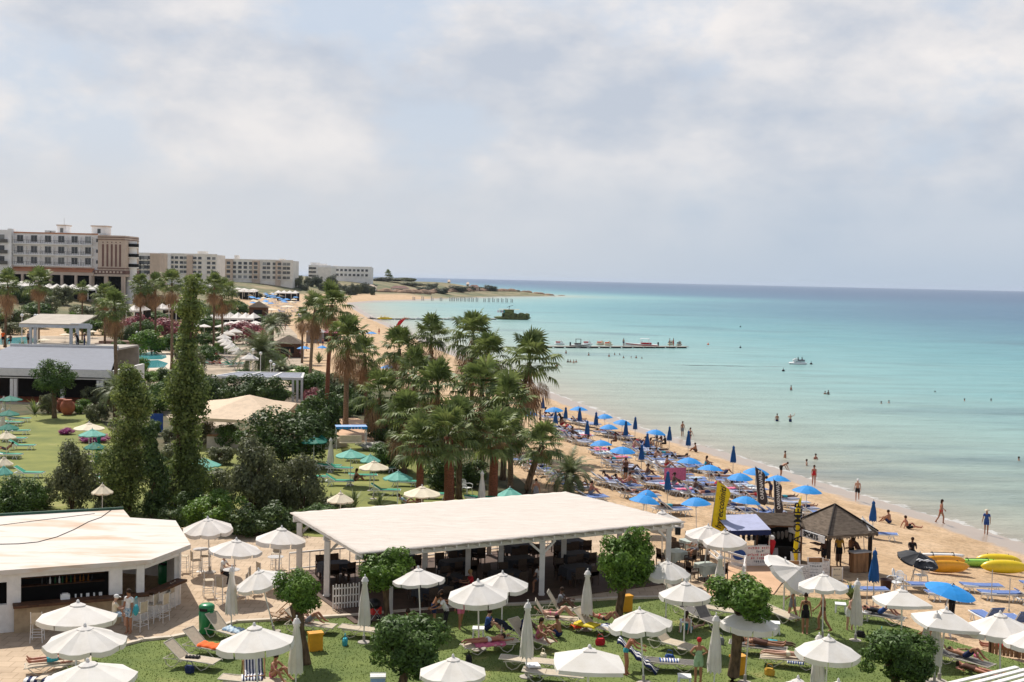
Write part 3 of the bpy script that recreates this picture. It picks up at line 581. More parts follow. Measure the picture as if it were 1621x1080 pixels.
# pose: pelvis height, spine (az,el), head (az,el), then per side thigh, shin, upper arm, forearm
POSES = {
 'stand': dict(p=.92, sp=(0, 89), hd=(0, 82), th=[(8, -89), (-8, -89)], sh=[(180, -87), (180, -87)], ua=[(70, -78), (-70, -78)], fa=[(30, -72), (-20, -70)]),
 'walk': dict(p=.90, sp=(0, 86), hd=(0, 80), th=[(2, -68), (180, -76)], sh=[(180, -86), (180, -58)], ua=[(160, -68), (-20, -66)], fa=[(80, -78), (-10, -45)]),
 'walk2': dict(p=.91, sp=(0, 87), hd=(0, 80), th=[(180, -80), (2, -74)], sh=[(180, -66), (180, -88)], ua=[(30, -70), (-170, -72)], fa=[(5, -40), (-140, -80)]),
 'hips': dict(p=.92, sp=(0, 89), hd=(15, 80), th=[(25, -86), (-20, -86)], sh=[(180, -88), (180, -88)], ua=[(100, -45), (-100, -45)], fa=[(-50, -35), (50, -35)]),
 'bend': dict(p=.86, sp=(0, 28), hd=(0, 5), th=[(4, -88), (-4, -80)], sh=[(180, -82), (180, -86)], ua=[(10, -62), (-10, -60)], fa=[(-5, -60), (5, -58)]),
 'lean': dict(p=.90, sp=(0, 62), hd=(0, 45), th=[(4, -86), (-4, -80)], sh=[(180, -84), (180, -86)], ua=[(20, -50), (-30, -45)], fa=[(-10, -20), (15, -15)]),
 'armsup': dict(p=.91, sp=(0, 87), hd=(0, 86), th=[(4, -88), (-4, -82)], sh=[(180, -86), (180, -86)], ua=[(60, 20), (-60, -50)], fa=[(20, 60), (0, 30)]),
 'sit': dict(p=.13, sp=(0, 80), hd=(0, 75), th=[(14, 38), (-14, 38)], sh=[(5, -48), (-5, -48)], ua=[(25, -38), (-25, -38)], fa=[(-5, -10), (5, -10)]),
 'sitback': dict(p=.12, sp=(180, 68), hd=(0, 82), th=[(12, 8), (-12, 32)], sh=[(2, -9), (-5, -42)], ua=[(160, -58), (-160, -58)], fa=[(175, -70), (-175, -70)]),
 'chair': dict(p=.55, sp=(0, 84), hd=(0, 72), th=[(10, -3), (-10, -3)], sh=[(180, -86), (2, -86)], ua=[(12, -55), (-12, -55)], fa=[(-8, 5), (8, 5)]),
 'perch': dict(p=.84, sp=(0, 84), hd=(0, 72), th=[(12, -22), (-12, -18)], sh=[(180, -78), (180, -82)], ua=[(12, -55), (-12, -55)], fa=[(-8, 5), (8, 5)]),
 'recline': dict(p=.13, sp=(180, 40), hd=(180, 62), th=[(8, 3), (-8, 28)], sh=[(0, -4), (0, -38)], ua=[(60, -40), (-70, -42)], fa=[(10, -5), (-20, 5)]),
 'supine': dict(p=.13, sp=(180, 3), hd=(180, 12), th=[(9, 0), (-9, 0)], sh=[(2, -2), (-2, -2)], ua=[(120, -8), (-120, -8)], fa=[(15, 0), (-15, 0)]),
 'knees': dict(p=.13, sp=(180, 5), hd=(180, 14), th=[(8, 50), (-8, 44)], sh=[(0, -52), (0, -46)], ua=[(150, 15), (-120, -6)], fa=[(-150, 30), (-15, 8)]),
 'prone': dict(p=.12, sp=(180, 2), hd=(150, 6), th=[(7, -1), (-7, -1)], sh=[(0, 2), (0, 3)], ua=[(130, 0), (-130, 0)], fa=[(-160, 0), (160, 0)], prone=True),
}
BM = {}
def body(pose, skin, hi=True, sc_=1.0, fem=True):
    key = (pose, skin, hi, fem)
    if key in BM: return BM[key]
    q = POSES[pose]; V = []; E = []; Rd = []; names = []; seg = {}
    def v(p, r): V.append(Vector(p)); Rd.append(r if isinstance(r, tuple) else (r, r)); return len(V) - 1
    def e(a, b, nm): E.append((a, b)); seg[nm] = (V[a], V[b])
    sp = dv(*q['sp']); hd = dv(*q['hd']); side = Vector((1, 0, 0)); wf = .92 if fem else 1.05; P0 = Vector((0, 0, q['p']))
    pel = v(P0, (.125, .105)); wa = v(P0 + sp * .17, (.105 * wf, .085)); ch = v(P0 + sp * .34, (.125 * wf, .10)); nk = v(P0 + sp * .50, (.052, .052)); e(pel, wa, 'belly'); e(wa, ch, 'chest'); e(ch, nk, 'neck')
    hb = v(V[nk] + hd * .075, (.058, .062)); hm = v(V[hb] + hd * .07, (.078, .088)); ht = v(V[hm] + hd * .065, (.066, .075)); e(nk, hb, 'neck2'); e(hb, hm, 'head'); e(hm, ht, 'head2')
    fw = hd.cross(side); fw = (-fw if fw.dot(dv(0, 0)) < 0 and not q.get('prone') else fw).normalized()
    if q['sp'][0] == 180 and q['sp'][1] < 50: fw = side.cross(hd).normalized(); fw = fw if (fw.z > 0) != bool(q.get('prone')) else -fw
    for i, s in ((0, 1), (1, -1)):
        sh = v(V[ch] + sp * .085 + side * s * .155 * wf, .052); e(ch, sh, 'sh%d' % i); el = v(V[sh] + dv(*q['ua'][i]) * .27, .037); e(sh, el, 'ua%d' % i); wr = v(V[el] + dv(*q['fa'][i]) * .24, .024); e(el, wr, 'fa%d' % i)
        hv = dv(*q['fa'][i]); pm = v(V[wr] + hv * .055, (.030, .022)); e(wr, pm, 'palm%d' % i)
        if hi:
            ax = hv.cross(side if abs(hv.dot(side)) < .8 else Vector((0, 0, 1))).normalized(); cu = hv.cross(ax).normalized()
            for k, (o_, l_) in enumerate(((-.028, .072), (-.010, .082), (.010, .077), (.027, .060))):
                a = v(V[wr] + hv * .09 + ax * o_, .0095); e(pm, a, 'f%d%d' % (i, k)); b = v(V[a] + hv * l_ * .5 + cu * .008 * s + ax * o_ * .1, .0085); e(a, b, 'g%d%d' % (i, k)); c = v(V[b] + (hv * .8 + cu * .5 * s).normalized() * l_ * .45, .007); e(b, c, 'h%d%d' % (i, k))
            a = v(V[wr] + hv * .045 - ax * .042 + cu * .01 * s, .011); e(pm, a, 'tb%d' % i); b = v(V[a] + (hv * .8 - ax * .45).normalized() * .045, .009); e(a, b, 'tc%d' % i)
        else: a = v(V[pm] + hv * .09, (.028, .014)); e(pm, a, 'fh%d' % i)
        hp = v(P0 + side * s * .085 - sp * .02, .088 * (1.0 if fem else .95)); e(pel, hp, 'hip%d' % i); kn = v(V[hp] + dv(*q['th'][i]) * .43, .055); e(hp, kn, 'th%d' % i)
        cf = v(V[kn] + dv(*q['sh'][i]) * .14, .056); e(kn, cf, 'sa%d' % i); an = v(V[kn] + dv(*q['sh'][i]) * .40, .034); e(cf, an, 'sh_%d' % i)
        shd = dv(*q['sh'][i]); ft = dv(0, -8) if shd.z < -.6 else (Vector((0, .35, .94)) if not q.get('prone') else Vector((0, .8, -.6))); hl = v(V[an] + shd * .035 - ft * .035, .034); e(an, hl, 'heel%d' % i)
        to = v(V[an] + shd * .04 + ft * .10, (.040, .026)); e(an, to, 'ft%d' % i); t2 = v(V[to] + ft * .055, (.036, .018)); e(to, t2, 'toe%d' % i)
    me = bpy.data.meshes.new('sk'); me.from_pydata([tuple(a) for a in V], E, []); o = bpy.data.objects.new('sk', me); COL.objects.link(o)
    md = o.modifiers.new('s', 'SKIN'); md.use_smooth_shade = True; o.modifiers.new('u', 'SUBSURF').levels = 2 if hi else 1
    for k, sv in enumerate(me.skin_vertices[0].data): sv.radius = Rd[k]; sv.use_root = (k == 0)
    dg = bpy.context.evaluated_depsgraph_get(); m2 = bpy.data.meshes.new_from_object(o.evaluated_get(dg)); m2.name = 'body_' + pose; bpy.data.objects.remove(o)
    # sculpt nose, chin and eye sockets
    hc = V[hm]; 
    for vt_ in m2.vertices:
        c = vt_.co - hc; f = c.dot(fw); u = c.dot(hd); w = c.dot(side)
        if c.length < .16 and f > .02:
            if abs(w) < .022 and -.045 < u < .015: vt_.co += fw * .022 * (1 - abs(w) / .022)
            elif .0 < u < .035 and .015 < abs(w) < .05: vt_.co -= fw * .008
            if -.085 < u < -.055 and abs(w) < .03: vt_.co += fw * .01
    m2.materials.clear(); m2.materials.append(MATS[skin])
    cents = [f.center.copy() for f in m2.polygons]; lab = []
    for c in cents:
        bd = 1e9; bn = None; bt = 0
        for nm, (a, b) in seg.items():
            ab = b - a; t = max(0, min(1, (c - a).dot(ab) / ab.length_squared)); d = (a + ab * t - c).length
            if d < bd: bd, bn, bt = d, nm, t
        lab.append((bn, bt))
    BM[key] = (m2, lab, V[hm].copy(), hd, fw, seg, side); return BM[key]
def regions(kind):
    T = lambda nm, t: nm in ('belly', 'chest') or (nm == 'neck' and t < .55) or nm.startswith('sh') and '_' not in nm
    PE = lambda nm, t, k: nm.startswith('hip') or (nm == 'belly' and t < .35) or (nm.startswith('th') and t < k)
    return {'shorts': lambda n, t: PE(n, t, .62), 'briefs': lambda n, t: n.startswith('hip') or (n == 'belly' and t < .22) or (n.startswith('th') and t < .1), 'bra': lambda n, t: (n == 'chest' and t > .45) or (n == 'neck' and t < .12),
            'shirt': lambda n, t: T(n, t) or (n.startswith('ua') and t < .55) or n.startswith('hip'), 'trousers': lambda n, t: PE(n, t, 2) or n.startswith('sa') or (n.startswith('sh_') and t < .92),
            'dress': lambda n, t: (T(n, t) and not n.startswith('sh')) or PE(n, t, .55), 'swimsuit': lambda n, t: n in ('belly', 'chest') or n.startswith('hip') or (n.startswith('th') and t < .08)}[kind]
CM = {}
def person(label, loc, pose='stand', skin='skin tan', rz=0, wear=(('shorts', 'cloth blue'),), hair='short', hc='hair brown', hi=True, s=1.0, fem=False, group=None, hat=None, tilt=None):
    me, lab, hp, hd, fw, seg, side = body(pose, skin, hi, s, fem); t = thing('person', label, 'person', loc, rz, group, s)
    if tilt: t.rotation_euler = (tilt[0], tilt[1], rz)
    link(me, 'body', t)
    for kind, m in wear:
        key = (me.name, kind, m)
        if key not in CM:
            fn = regions(kind); off = .012 if kind not in ('shorts', 'dress') else .022; f2 = []; mp_ = {}; vs = []
            for f, l in zip(me.polygons, lab):
                if fn(*l):
                    for vi in f.vertices:
                        if vi not in mp_: mp_[vi] = len(vs); vs.append(tuple(me.vertices[vi].co + me.vertices[vi].normal * off))
                    f2.append([mp_[vi] for vi in f.vertices])
            cm_ = bpy.data.meshes.new(kind); cm_.from_pydata(vs, [], f2); cm_.materials.append(MATS[m]); cm_.polygons.foreach_set('use_smooth', [True] * len(f2)); cm_.update(); CM[key] = cm_
        if len(CM[key].vertices): link(CM[key], kind, t)
    rot = Matrix((side, fw, hd)).transposed().to_4x4()
    if hat == 'bandana': 
        b = MB().ball((0, -.008, .028), .102, 14, 9, sq=(.92, 1.0, .95)); o = b.build('bandana', MATS['cloth red'], t, True); o.matrix_local = Matrix.Translation(hp) @ rot
    elif hat == 'cap':
        b = MB().ball((0, -.008, .035), .105, 14, 9, sq=(.92, 1.02, .85)); b.box((0, .11, .045), (.13, .10, .012)); o = b.build('cap', MATS['cloth white'], t, True); o.matrix_local = Matrix.Translation(hp) @ rot
    elif hat == 'hat':
        b = MB().ball((0, 0, .05), .10, 14, 9, sq=(1, 1, .8)); b.lathe([(.17, .04), (.10, .06)], 16); o = b.build('hat', MATS['cream canvas'], t, True); o.matrix_local = Matrix.Translation(hp) @ rot
    elif hair != 'bald':
        b = MB(); b.ball((0, -.018, .028), .100, 14, 9, sq=(.9, 1.0, .98))
        o = len(b.v)
        if hair == 'long': b.ball((0, -.06, -.05), .085, 12, 8, sq=(.95, .6, 1.5))
        if hair == 'tail': b.ball((0, -.115, .02), .035, 8, 6); b.ball((0, -.14, -.05), .035, 8, 6, sq=(1, 1, 2.2))
        if hair == 'bun': b.ball((0, -.09, .08), .045, 9, 7)
        o = b.build('hair', MATS[hc], t, True); o.matrix_local = Matrix.Translation(hp) @ rot
    if hi:
        f = MB(); 
        for s_ in (-1, 1): f.ball((s_ * .030, .080, .012), .0105, 7, 5)
        f.build('eyes', EYE, t).matrix_local = Matrix.Translation(hp) @ rot
        MB().ball((0, .083, -.050), .018, 7, 5, sq=(1, .35, .35)).build('mouth', LIP, t).matrix_local = Matrix.Translation(hp) @ rot
    return t
# ================================================================== ground sheets
GZ = 2.2
lawn_m = mat('lawn', (.155, .195, .05), .95, col2=(.085, .125, .03), col3=(.30, .27, .10), scale=.45, bump=.6, bscale=9); lawn_m2 = mat('lawn back', (.235, .245, .065), .95, col2=(.14, .165, .045), col3=(.34, .31, .13), scale=.3, bump=.5, bscale=9)
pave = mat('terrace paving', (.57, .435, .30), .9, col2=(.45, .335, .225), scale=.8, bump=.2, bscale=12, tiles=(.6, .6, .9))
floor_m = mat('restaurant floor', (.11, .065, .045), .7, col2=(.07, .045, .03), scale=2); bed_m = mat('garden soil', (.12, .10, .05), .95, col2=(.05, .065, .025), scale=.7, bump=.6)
kerb_m = MATS['stone light']
path_m = mat('clay path', (.62, .40, .25), .9, col2=(.52, .33, .20), scale=.9, bump=.2)
TER = [(-60, 1150), (60, 1080), (130, 1040), (226, 1015), (271, 1011), (315, 1002), (374, 986), (509, 979), (560, 976), (717, 963), (850, 957), (974, 949), (1100, 946)]
LAWN = TER + [(1160, 940), (1214, 941), (1345, 950), (1412, 985), (1514, 1017), (1621, 1050), (1780, 1090), (2600, 1500), (-700, 1500)]
sheet('garden_bed', [(-500, 1090), (-500, 640), (-30, 560), (250, 560), (480, 580), (700, 640), (800, 740), (860, 790), (760, 900), (400, 900)], GZ + .004, bed_m, 'planted soil under the trees and hedges of the garden')
sheet('terrace', [(-300, 1300)] + TER + [(1130, 920), (1040, 870), (900, 790), (640, 800), (430, 840), (300, 835), (-100, 840), (-300, 900)], GZ + .010, pave, 'tan paved terrace between the bar and the restaurant')
lw = sheet('lawn', LAWN, GZ + .016, lawn_m, 'green lawn with the white parasols in front of the terrace')
sheet('back_lawn', [(-300, 830), (-200, 690), (0, 662), (60, 655), (150, 655), (190, 700), (260, 720), (260, 830), (60, 840)], GZ + .016, lawn_m2, 'sunlit lawn with green loungers behind the bar')
sheet('middle_lawn', [(240, 830), (280, 740), (330, 700), (420, 700), (500, 690), (560, 700), (620, 712), (720, 760), (800, 800), (760, 850), (500, 850)], GZ + .020, lawn_m2, 'lawn with mint parasols behind the restaurant')
sheet('path', [(480, 672), (560, 660), (640, 690), (620, 704), (560, 697), (500, 690), (440, 700)], GZ + .026, path_m, 'clay path past the blue swing awning')
sheet('beach_path', [(1100, 945), (1130, 915), (1150, 890), (1175, 885), (1250, 905), (1225, 940), (1214, 944), (1160, 945)], GZ + .022, path_m, 'clay path from the lawn to the beach kiosks')
sheet('resort_paving', [(-300, 640), (-300, 520), (0, 500), (440, 500), (470, 530), (480, 580), (480, 640), (300, 690), (240, 640)], GZ + .008, mat('resort paving', (.46, .37, .27), .9, .2, .25, tiles=(.8, .8, .88)), 'pale paving round the pools of the resort')
# kerb along the lawn edge
kb = MB(); kp = [tuple(P(x, y, GZ).xy) for x, y in TER[1:]]
for a, b in zip(kp[:-1], kp[1:]): kb.bar((a[0], a[1], GZ + .05), (b[0], b[1], GZ + .05), .22, .11)
kb.build('kerb', kerb_m); tag(bpy.data.objects['kerb'], 'pale stone kerb between the terrace and the lawn', kind='structure')
# grass blades over the near lawn (one tuft sheet)
from mathutils.geometry import tessellate_polygon
def inpoly(px, py, poly):
    ins = np.zeros(px.shape, bool); n = len(poly)
    for i in range(n):
        x1, y1 = poly[i]; x2, y2 = poly[(i + 1) % n]
        if y1 != y2: ins ^= ((y1 > py) != (y2 > py)) & (px < (x2 - x1) * (py - y1) / (y2 - y1) + x1)
    return ins
def grass(name, poly, n, h, m, label, box_):
    x0, x1, y0, y1 = box_; x = nr_.uniform(x0, x1, n); y = nr_.uniform(y0, y1, n); k = inpoly(x, y, poly); x = x[k]; y = y[k]; n = len(x); a = nr_.uniform(0, 6.28, n); w = .02; l = h * nr_.uniform(.5, 1.3, n)
    dx, dy = np.cos(a) * w, np.sin(a) * w; z = np.full(n, GZ + .016); lx, ly = nr_.normal(0, .02, n), nr_.normal(0, .02, n)
    v = np.stack([np.stack([x - dx, y - dy, z], -1), np.stack([x + dx, y + dy, z], -1), np.stack([x + lx, y + ly, z + l], -1)], 1).reshape(-1, 3)
    return tag(link(npmesh(name, v, np.arange(n * 3).reshape(n, 3), m), name), label, 'grass', kind='stuff')
lawn_w = [tuple(P(x, y, GZ).xy) for x, y in LAWN]
grass('grass', lawn_w, 120000, .04, leafmat('grass blades', (.175, .225, .055), (.10, .145, .035), .35, .3), 'short grass of the near lawn', (-24, 26, 38, 62))
# ================================================================== bar building (left foreground)
def bar_building():
    t = thing('beach_bar', 'white flat roofed beach bar with dark serving openings at lower left', 'bar'); w = MATS['white paint']
    ez = GZ + 2.5; a = P(-160, 915, ez).xy; b = P(239, 886, ez).xy; c = P(302, 862, ez).xy; d = P(278, 824, ez).xy; e = P(206, 816, ez + .1).xy; f = P(195, 803, ez + .1).xy; h = P(-160, 822, ez + .1).xy
    roof = [a, b, c, d, e, f, h]; rm = bpy.data.materials.new('roof membrane'); rm.use_nodes = True; nt = rm.node_tree; bs = nt.nodes['Principled BSDF']; L = nt.links.new; ge = N(nt, 'ShaderNodeTexCoord'); mm = N(nt, 'ShaderNodeMapping'); mm.inputs['Rotation'].default_value = (0, 0, R(-21)); mm.inputs['Scale'].default_value = (.16, .6, 1); L(ge.outputs['Object'], mm.inputs[0])
    n = N(nt, 'ShaderNodeTexNoise', _Scale=1.3, _Detail=6, _Roughness=.6, _Distortion=.4); L(mm.outputs[0], n.inputs['Vector']); r = ramp(nt, [(.3, (.58, .52, .46)), (.50, (.645, .59, .53)), (.60, (.58, .45, .34)), (.74, (.48, .32, .21))]); L(n.outputs['Fac'], r.inputs[0]); L(r.outputs[0], bs.inputs['Base Color']); bs.inputs['Roughness'].default_value = .8
    rf = MB().prism([tuple(p) for p in roof], ez - .18, ez).build('roof', [rm], t); fix(rf)
    u = (b - a).normalized(); nn = Vector((-u.y, u.x)); rz = math.atan2(u.y, u.x)
    MB().bar(tuple(f) + (ez + .05,), tuple(h) + (ez + .05,), .10, .12).build('roof_kerb', mat('green paint', (.03, .09, .06), .6, .05, 3), rf)
    cb = MB(); pts = [P(x, y, ez + .015) for x, y in [(-20, 862), (30, 861), (60, 858), (90, 850), (118, 838), (140, 826), (160, 819), (178, 806), (192, 801)]]; cb.tube(pts, .018, 5); cb.build('cable', MATS['black'], rf)
    pts = [P(x, y, ez + .015) for x, y in [(-20, 834), (60, 824), (110, 818), (150, 813)]]; MB().tube(pts, .012, 5).build('cable', MATS['black'], rf)
    # front wall line slightly inside the eave
    def W(s, off=0): q = a + u * s + nn * (.28 + off); return (q.x, q.y)
    def sx(px):                                     # distance along the wall under a pixel column
        best = min((abs((P(px, 950, GZ).xy - Vector((0, 0))).cross(Vector(W(s / 20)))) if False else abs(math.atan2(*W(s / 20)) - math.atan2(*P(px, 940, GZ).xy)), s / 20) for s in range(0, 200)); return best[1]
    th = .2; top = ez - .18
    def seg(mb, s0, s1, z0, z1, off=0, thk=th):
        p = W((s0 + s1) / 2, off + thk / 2); mb.box((p[0], p[1], (z0 + z1) / 2), (s1 - s0, thk, z1 - z0), rz)
    S = {k: sx(k) for k in (-120, -60, 0, 11, 20, 33, 173, 193, 217, 228)}; wl = MB()
    end = (b - a).length - .25
    seg(wl, .3, S[-60], GZ, top); seg(wl, S[11], S[33], GZ, top); seg(wl, S[-60], S[11], GZ, GZ + 1.1); seg(wl, S[33], end, GZ, GZ + 1.02)
    seg(wl, S[-60], S[11], top - .35, top); seg(wl, S[33], end, top - .22, top); seg(wl, S[173], S[193], GZ, top, -.02, th + .05); seg(wl, S[217], S[228], GZ, top, -.02, th + .05)
    # right hand side walls
    def side(p, q, z0, z1, mb=wl, w_=.2): mb.bar((p[0], p[1], (z0 + z1) / 2), (q[0], q[1], (z0 + z1) / 2), w_, z1 - z0)
    B0 = W(end); c2 = c + (a - c).normalized() * .6; d2 = d + (a - d).normalized() * .6; e2 = e + (a - e).normalized() * .5; h2 = h + (b - h).normalized() * .5
    side(B0, c2, GZ, GZ + 1.02); side(B0, c2, top - .22, top); side(c2, d2, GZ, top); side(d2, e2, GZ, top); side(e2, h2, GZ, top); wl.bar((c2.x, c2.y, (GZ + top) / 2), (c2.x + .01, c2.y + .2, (GZ + top) / 2), .24, top - GZ)
    wl.build('wall', w, t)
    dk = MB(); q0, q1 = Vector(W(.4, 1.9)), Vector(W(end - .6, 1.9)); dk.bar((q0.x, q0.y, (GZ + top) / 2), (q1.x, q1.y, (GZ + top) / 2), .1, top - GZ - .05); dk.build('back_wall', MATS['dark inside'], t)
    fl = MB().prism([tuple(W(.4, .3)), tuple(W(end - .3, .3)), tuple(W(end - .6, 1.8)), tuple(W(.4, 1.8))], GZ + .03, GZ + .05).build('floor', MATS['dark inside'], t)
    sh = MB()
    for z in (1.35, 1.7): p = W((S[33] + S[173]) / 2, 1.7); sh.box((p[0], p[1], GZ + z), (S[173] - S[33], .3, .04), rz)
    sh.build('shelf', MATS['wood brown'], t)
    ct = MB(); s0, s1 = S[20], S[193]; p = W((s0 + s1) / 2, -.25); ct.box((p[0], p[1], GZ + 1.09), (s1 - s0, .62, .10), rz); ct.build('counter', MATS['wood brown'], t)
    ct = MB(); p0 = Vector(W(S[193] + .1, -.1)); p1 = Vector(W(end + .2, -.15)); p2 = c2 + Vector((.25, -.1))
    ct.bar((p0.x, p0.y, GZ + 1.09), (p1.x, p1.y, GZ + 1.09), .5, .10).bar((p1.x, p1.y, GZ + 1.092), (p2.x, p2.y, GZ + 1.092), .5, .10); ct.build('counter', MATS['wood brown'], t)
    fr = MB(); p = W((s0 + s1) / 2, -.12); fr.box((p[0], p[1], GZ + .52), (s1 - s0 - .1, .2, 1.02), rz); fr.build('counter_front', mat('counter tan', (.40, .30, .19), .8, .1, 3), t)
    return W, S, rz, top
BW, BS, BRZ, BTOP = bar_building()
rb = random.Random(4); s0, s1 = BS[33], BS[173]
bt_m = [MATS['white plastic'], mat('glass green', (.03, .12, .05), .2, .1, 3, spec=.6), mat('glass amber', (.25, .10, .02), .2, .1, 3, spec=.6), MATS['glass dark']]
def bottle(mi):
    o = MB().lathe([(.035, 0), (.037, .02), (.037, .17), (.014, .22), (.013, .29)], 8).mesh('bottle', bt_m[mi]); return o
bme = [bottle(i) for i in range(4)]; bn = ['clear', 'green', 'amber', 'dark']
for k in range(26):
    mi = rb.randrange(4); z = 1.37 if k % 2 else 1.72; p = BW(s0 + .8 + (s1 - s0 - 1.2) * k / 26 + rb.uniform(-.03, .03), 1.68); o = link(bme[mi], 'bottle'); tag(o, bn[mi] + ' glass bottle on the %s shelf inside the white bar' % ('lower' if k % 2 else 'upper'), 'bottle', bn[mi] + ' bottles on the %s bar shelf' % ('lower' if k % 2 else 'upper'), None, (p[0], p[1], GZ + z))
for k in range(7):
    p = BW(s0 + 2.0 + .16 * k + (k % 3) * .05, .05); o = MB().lathe([(.03, 0), (.035, .13)], 8).build('drinking_glass', MATS['white plastic']) if k == 0 else link(bpy.data.objects['drinking_glass'].data, 'drinking_glass')
    tag(o, 'small pale drinking glass on the brown bar counter', 'glass', 'glasses on the bar counter', None, (p[0], p[1], GZ + 1.142))
p = BW(s0 + 1.6, -.05); o = MB().box((0, 0, .09), (.34, .22, .18)).box((0, 0, .20), (.22, .16, .05)).build('drinks_box', MATS['white plastic']); tag(o, 'white box standing on the brown bar counter', 'box', None, None, (p[0], p[1], GZ + 1.142), BRZ)
# ================================================================== pergola restaurant
def pergola():
    t = thing('restaurant_pergola', 'large white flat roofed pergola over the restaurant tables', 'pergola'); w = MATS['white paint']; z = GZ + 2.75
    A, B, C, D = [P(*q, z).xy for q in ((459, 815.6), (569, 881), (1085, 830), (895, 782))]; 
    def Q(u, v): return A.lerp(D, u).lerp(B.lerp(C, u), v)            # u along, v towards the camera
    rm = mat('bamboo roof', (.68, .615, .545), .9, col2=(.58, .51, .44), col3=(.72, .66, .60), scale=.9, bump=1.0, stretch=(1.2, 9, 1), bscale=5); 
    nU, nV = 60, 24; vs = []
    for i in range(nU + 1):
        for j in range(nV + 1):
            q = Q(i / nU, j / nV); vs.append((q.x, q.y, z + .12 + .012 * math.sin(i * 1.9 + j * 2.6) + .035 * math.sin(i * .45) * math.sin(math.pi * j / nV)))
    fs = [(i * (nV + 1) + j, i * (nV + 1) + j + 1, (i + 1) * (nV + 1) + j + 1, (i + 1) * (nV + 1) + j) for i in range(nU) for j in range(nV)]
    b = MB().add(vs, fs); o = b.build('roof', rm, t, True); md = o.modifiers.new('s', 'SOLIDIFY'); md.thickness = .05; md.offset = -1; fix(o)
    def p3(u, v, zz): q = Q(u, v); return (q.x, q.y, zz)
    jo = MB()
    for i in range(31): jo.bar(p3(.01 + i * .98 / 30, .01, z - .03), p3(.01 + i * .98 / 30, .99, z - .03), .06, .14)
    jo.build('joists', w, t)
    bm_ = MB()
    for v in (.03, .5, .93): bm_.bar(p3(0.005, v, z - .19), p3(.995, v, z - .19), .12, .18)
    bm_.build('beam', w, t)
    for v, us in ((.06, (.02, .35, .68, .97)), (.52, (.012, .31, .45, .56, .78, .985)), (.93, (.10, .55, .975))):
        for u in us:
            pb = MB().bar(p3(u, v, GZ), p3(u, v, z - .28), .24).bar(p3(u, v, GZ + .1), p3(u, v, GZ + .11), .3); 
            for s in (-1, 1):
                if 0.03 < u + s * .04 < .99: pb.bar(p3(u, v, z - .85), p3(u + s * .04, v, z - .3), .09)
            pb.build('post', w, t)
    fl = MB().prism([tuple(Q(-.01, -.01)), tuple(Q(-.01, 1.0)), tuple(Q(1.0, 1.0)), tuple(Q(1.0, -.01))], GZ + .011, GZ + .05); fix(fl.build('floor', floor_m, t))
    rl = MB()                                                   # railing along the back
    for u in [i / 30 for i in range(31)]: rl.bar(p3(u, .0, GZ + .05), p3(u, .0, GZ + .95), .04)
    rl.bar(p3(0, 0, GZ + .95), p3(1, 0, GZ + .95), .07).bar(p3(0, 0, GZ + .2), p3(1, 0, GZ + .2), .05); rl.build('railing', w, t)
    MB().box((0, 0, 0), (.24, .22, .34)).build('loudspeaker', MATS['black'], t).location = Vector(p3(.992, .93, z - .42)) + Vector((.2, 0, 0))
    return Q, A, B, C, D
PQ, PA, PB, PC, PD = pergola(); prz = math.atan2((PD - PA).y, (PD - PA).x)
# picket fence and railings
def picket(label, a, b, h=1.0, n=None, gap=.13, m='white paint', rails=(.25, .55, .85), name='picket_fence'):
    a = Vector(a); b = Vector(b); t = thing(name, label, 'fence', (a.x, a.y, GZ)); d = (b - a); n = n or max(2, int(d.length / gap)); r = MB()
    for k in rails: r.bar((0, 0, h * k), (d.x, d.y, h * k), .05)
    r.build('rail', MATS[m], t)
    for k in range(n + 1):
        f = k / n; q = MB().bar((d.x * f, d.y * f, .03), (d.x * f, d.y * f, h * (1 + .03 * (k % 2))), .055, .03); q.build('picket', MATS[m], t)
    return t
picket('white picket fence panel at the left front of the pergola', P(527, 966, GZ).xy, P(568, 962, GZ).xy, 1.05, 9)
# tables and chairs under the roof: (u, v, n chairs)
tabs = [(.10, .22), (.20, .45), (.32, .20), (.33, .70), (.44, .42), (.50, .74), (.55, .18), (.63, .50), (.72, .78), (.74, .22), (.82, .52), (.90, .80), (.92, .25), (.24, .84)]
ordn = ['first', 'second', 'third', 'fourth', 'fifth', 'sixth', 'seventh', 'eighth', 'ninth', 'tenth', 'eleventh', 'twelfth', 'thirteenth', 'fourteenth', 'fifteenth', 'sixteenth', 'seventeenth', 'eighteenth', 'nineteenth', 'twentieth']
rows_ = {}
for u, v in sorted(tabs): rows_.setdefault('back' if v < .35 else 'middle' if v < .6 else 'front', []).append((u, v))
rq = random.Random(8)
for rn, lst in rows_.items():
    for i, (u, v) in enumerate(lst):
        q = PQ(u, v); lab = '%s dark covered table from the left in the %s row under the pergola' % (ordn[i], rn); place_dark(lab, (q.x, q.y, GZ + .05), prz + rq.uniform(-.08, .08), 'tables under the pergola', (1.5, 1.0, 1))
        for k in range(4):
            a = prz + (k // 2) * math.pi + math.pi / 2; off = Vector((math.cos(prz), math.sin(prz))) * (-.38 if k % 2 else .38) - Vector((math.cos(a), math.sin(a))) * .78; c = q + off
            place_chair('brown chair at the %s %s corner of the %s table, %s pergola row' % (('near' if k // 2 == 0 else 'far'), ('right' if k % 2 == 0 else 'left'), ordn[i], rn), (c.x, c.y, GZ + .05), a + rq.uniform(-.25, .25), 'wicker chairs under the pergola')
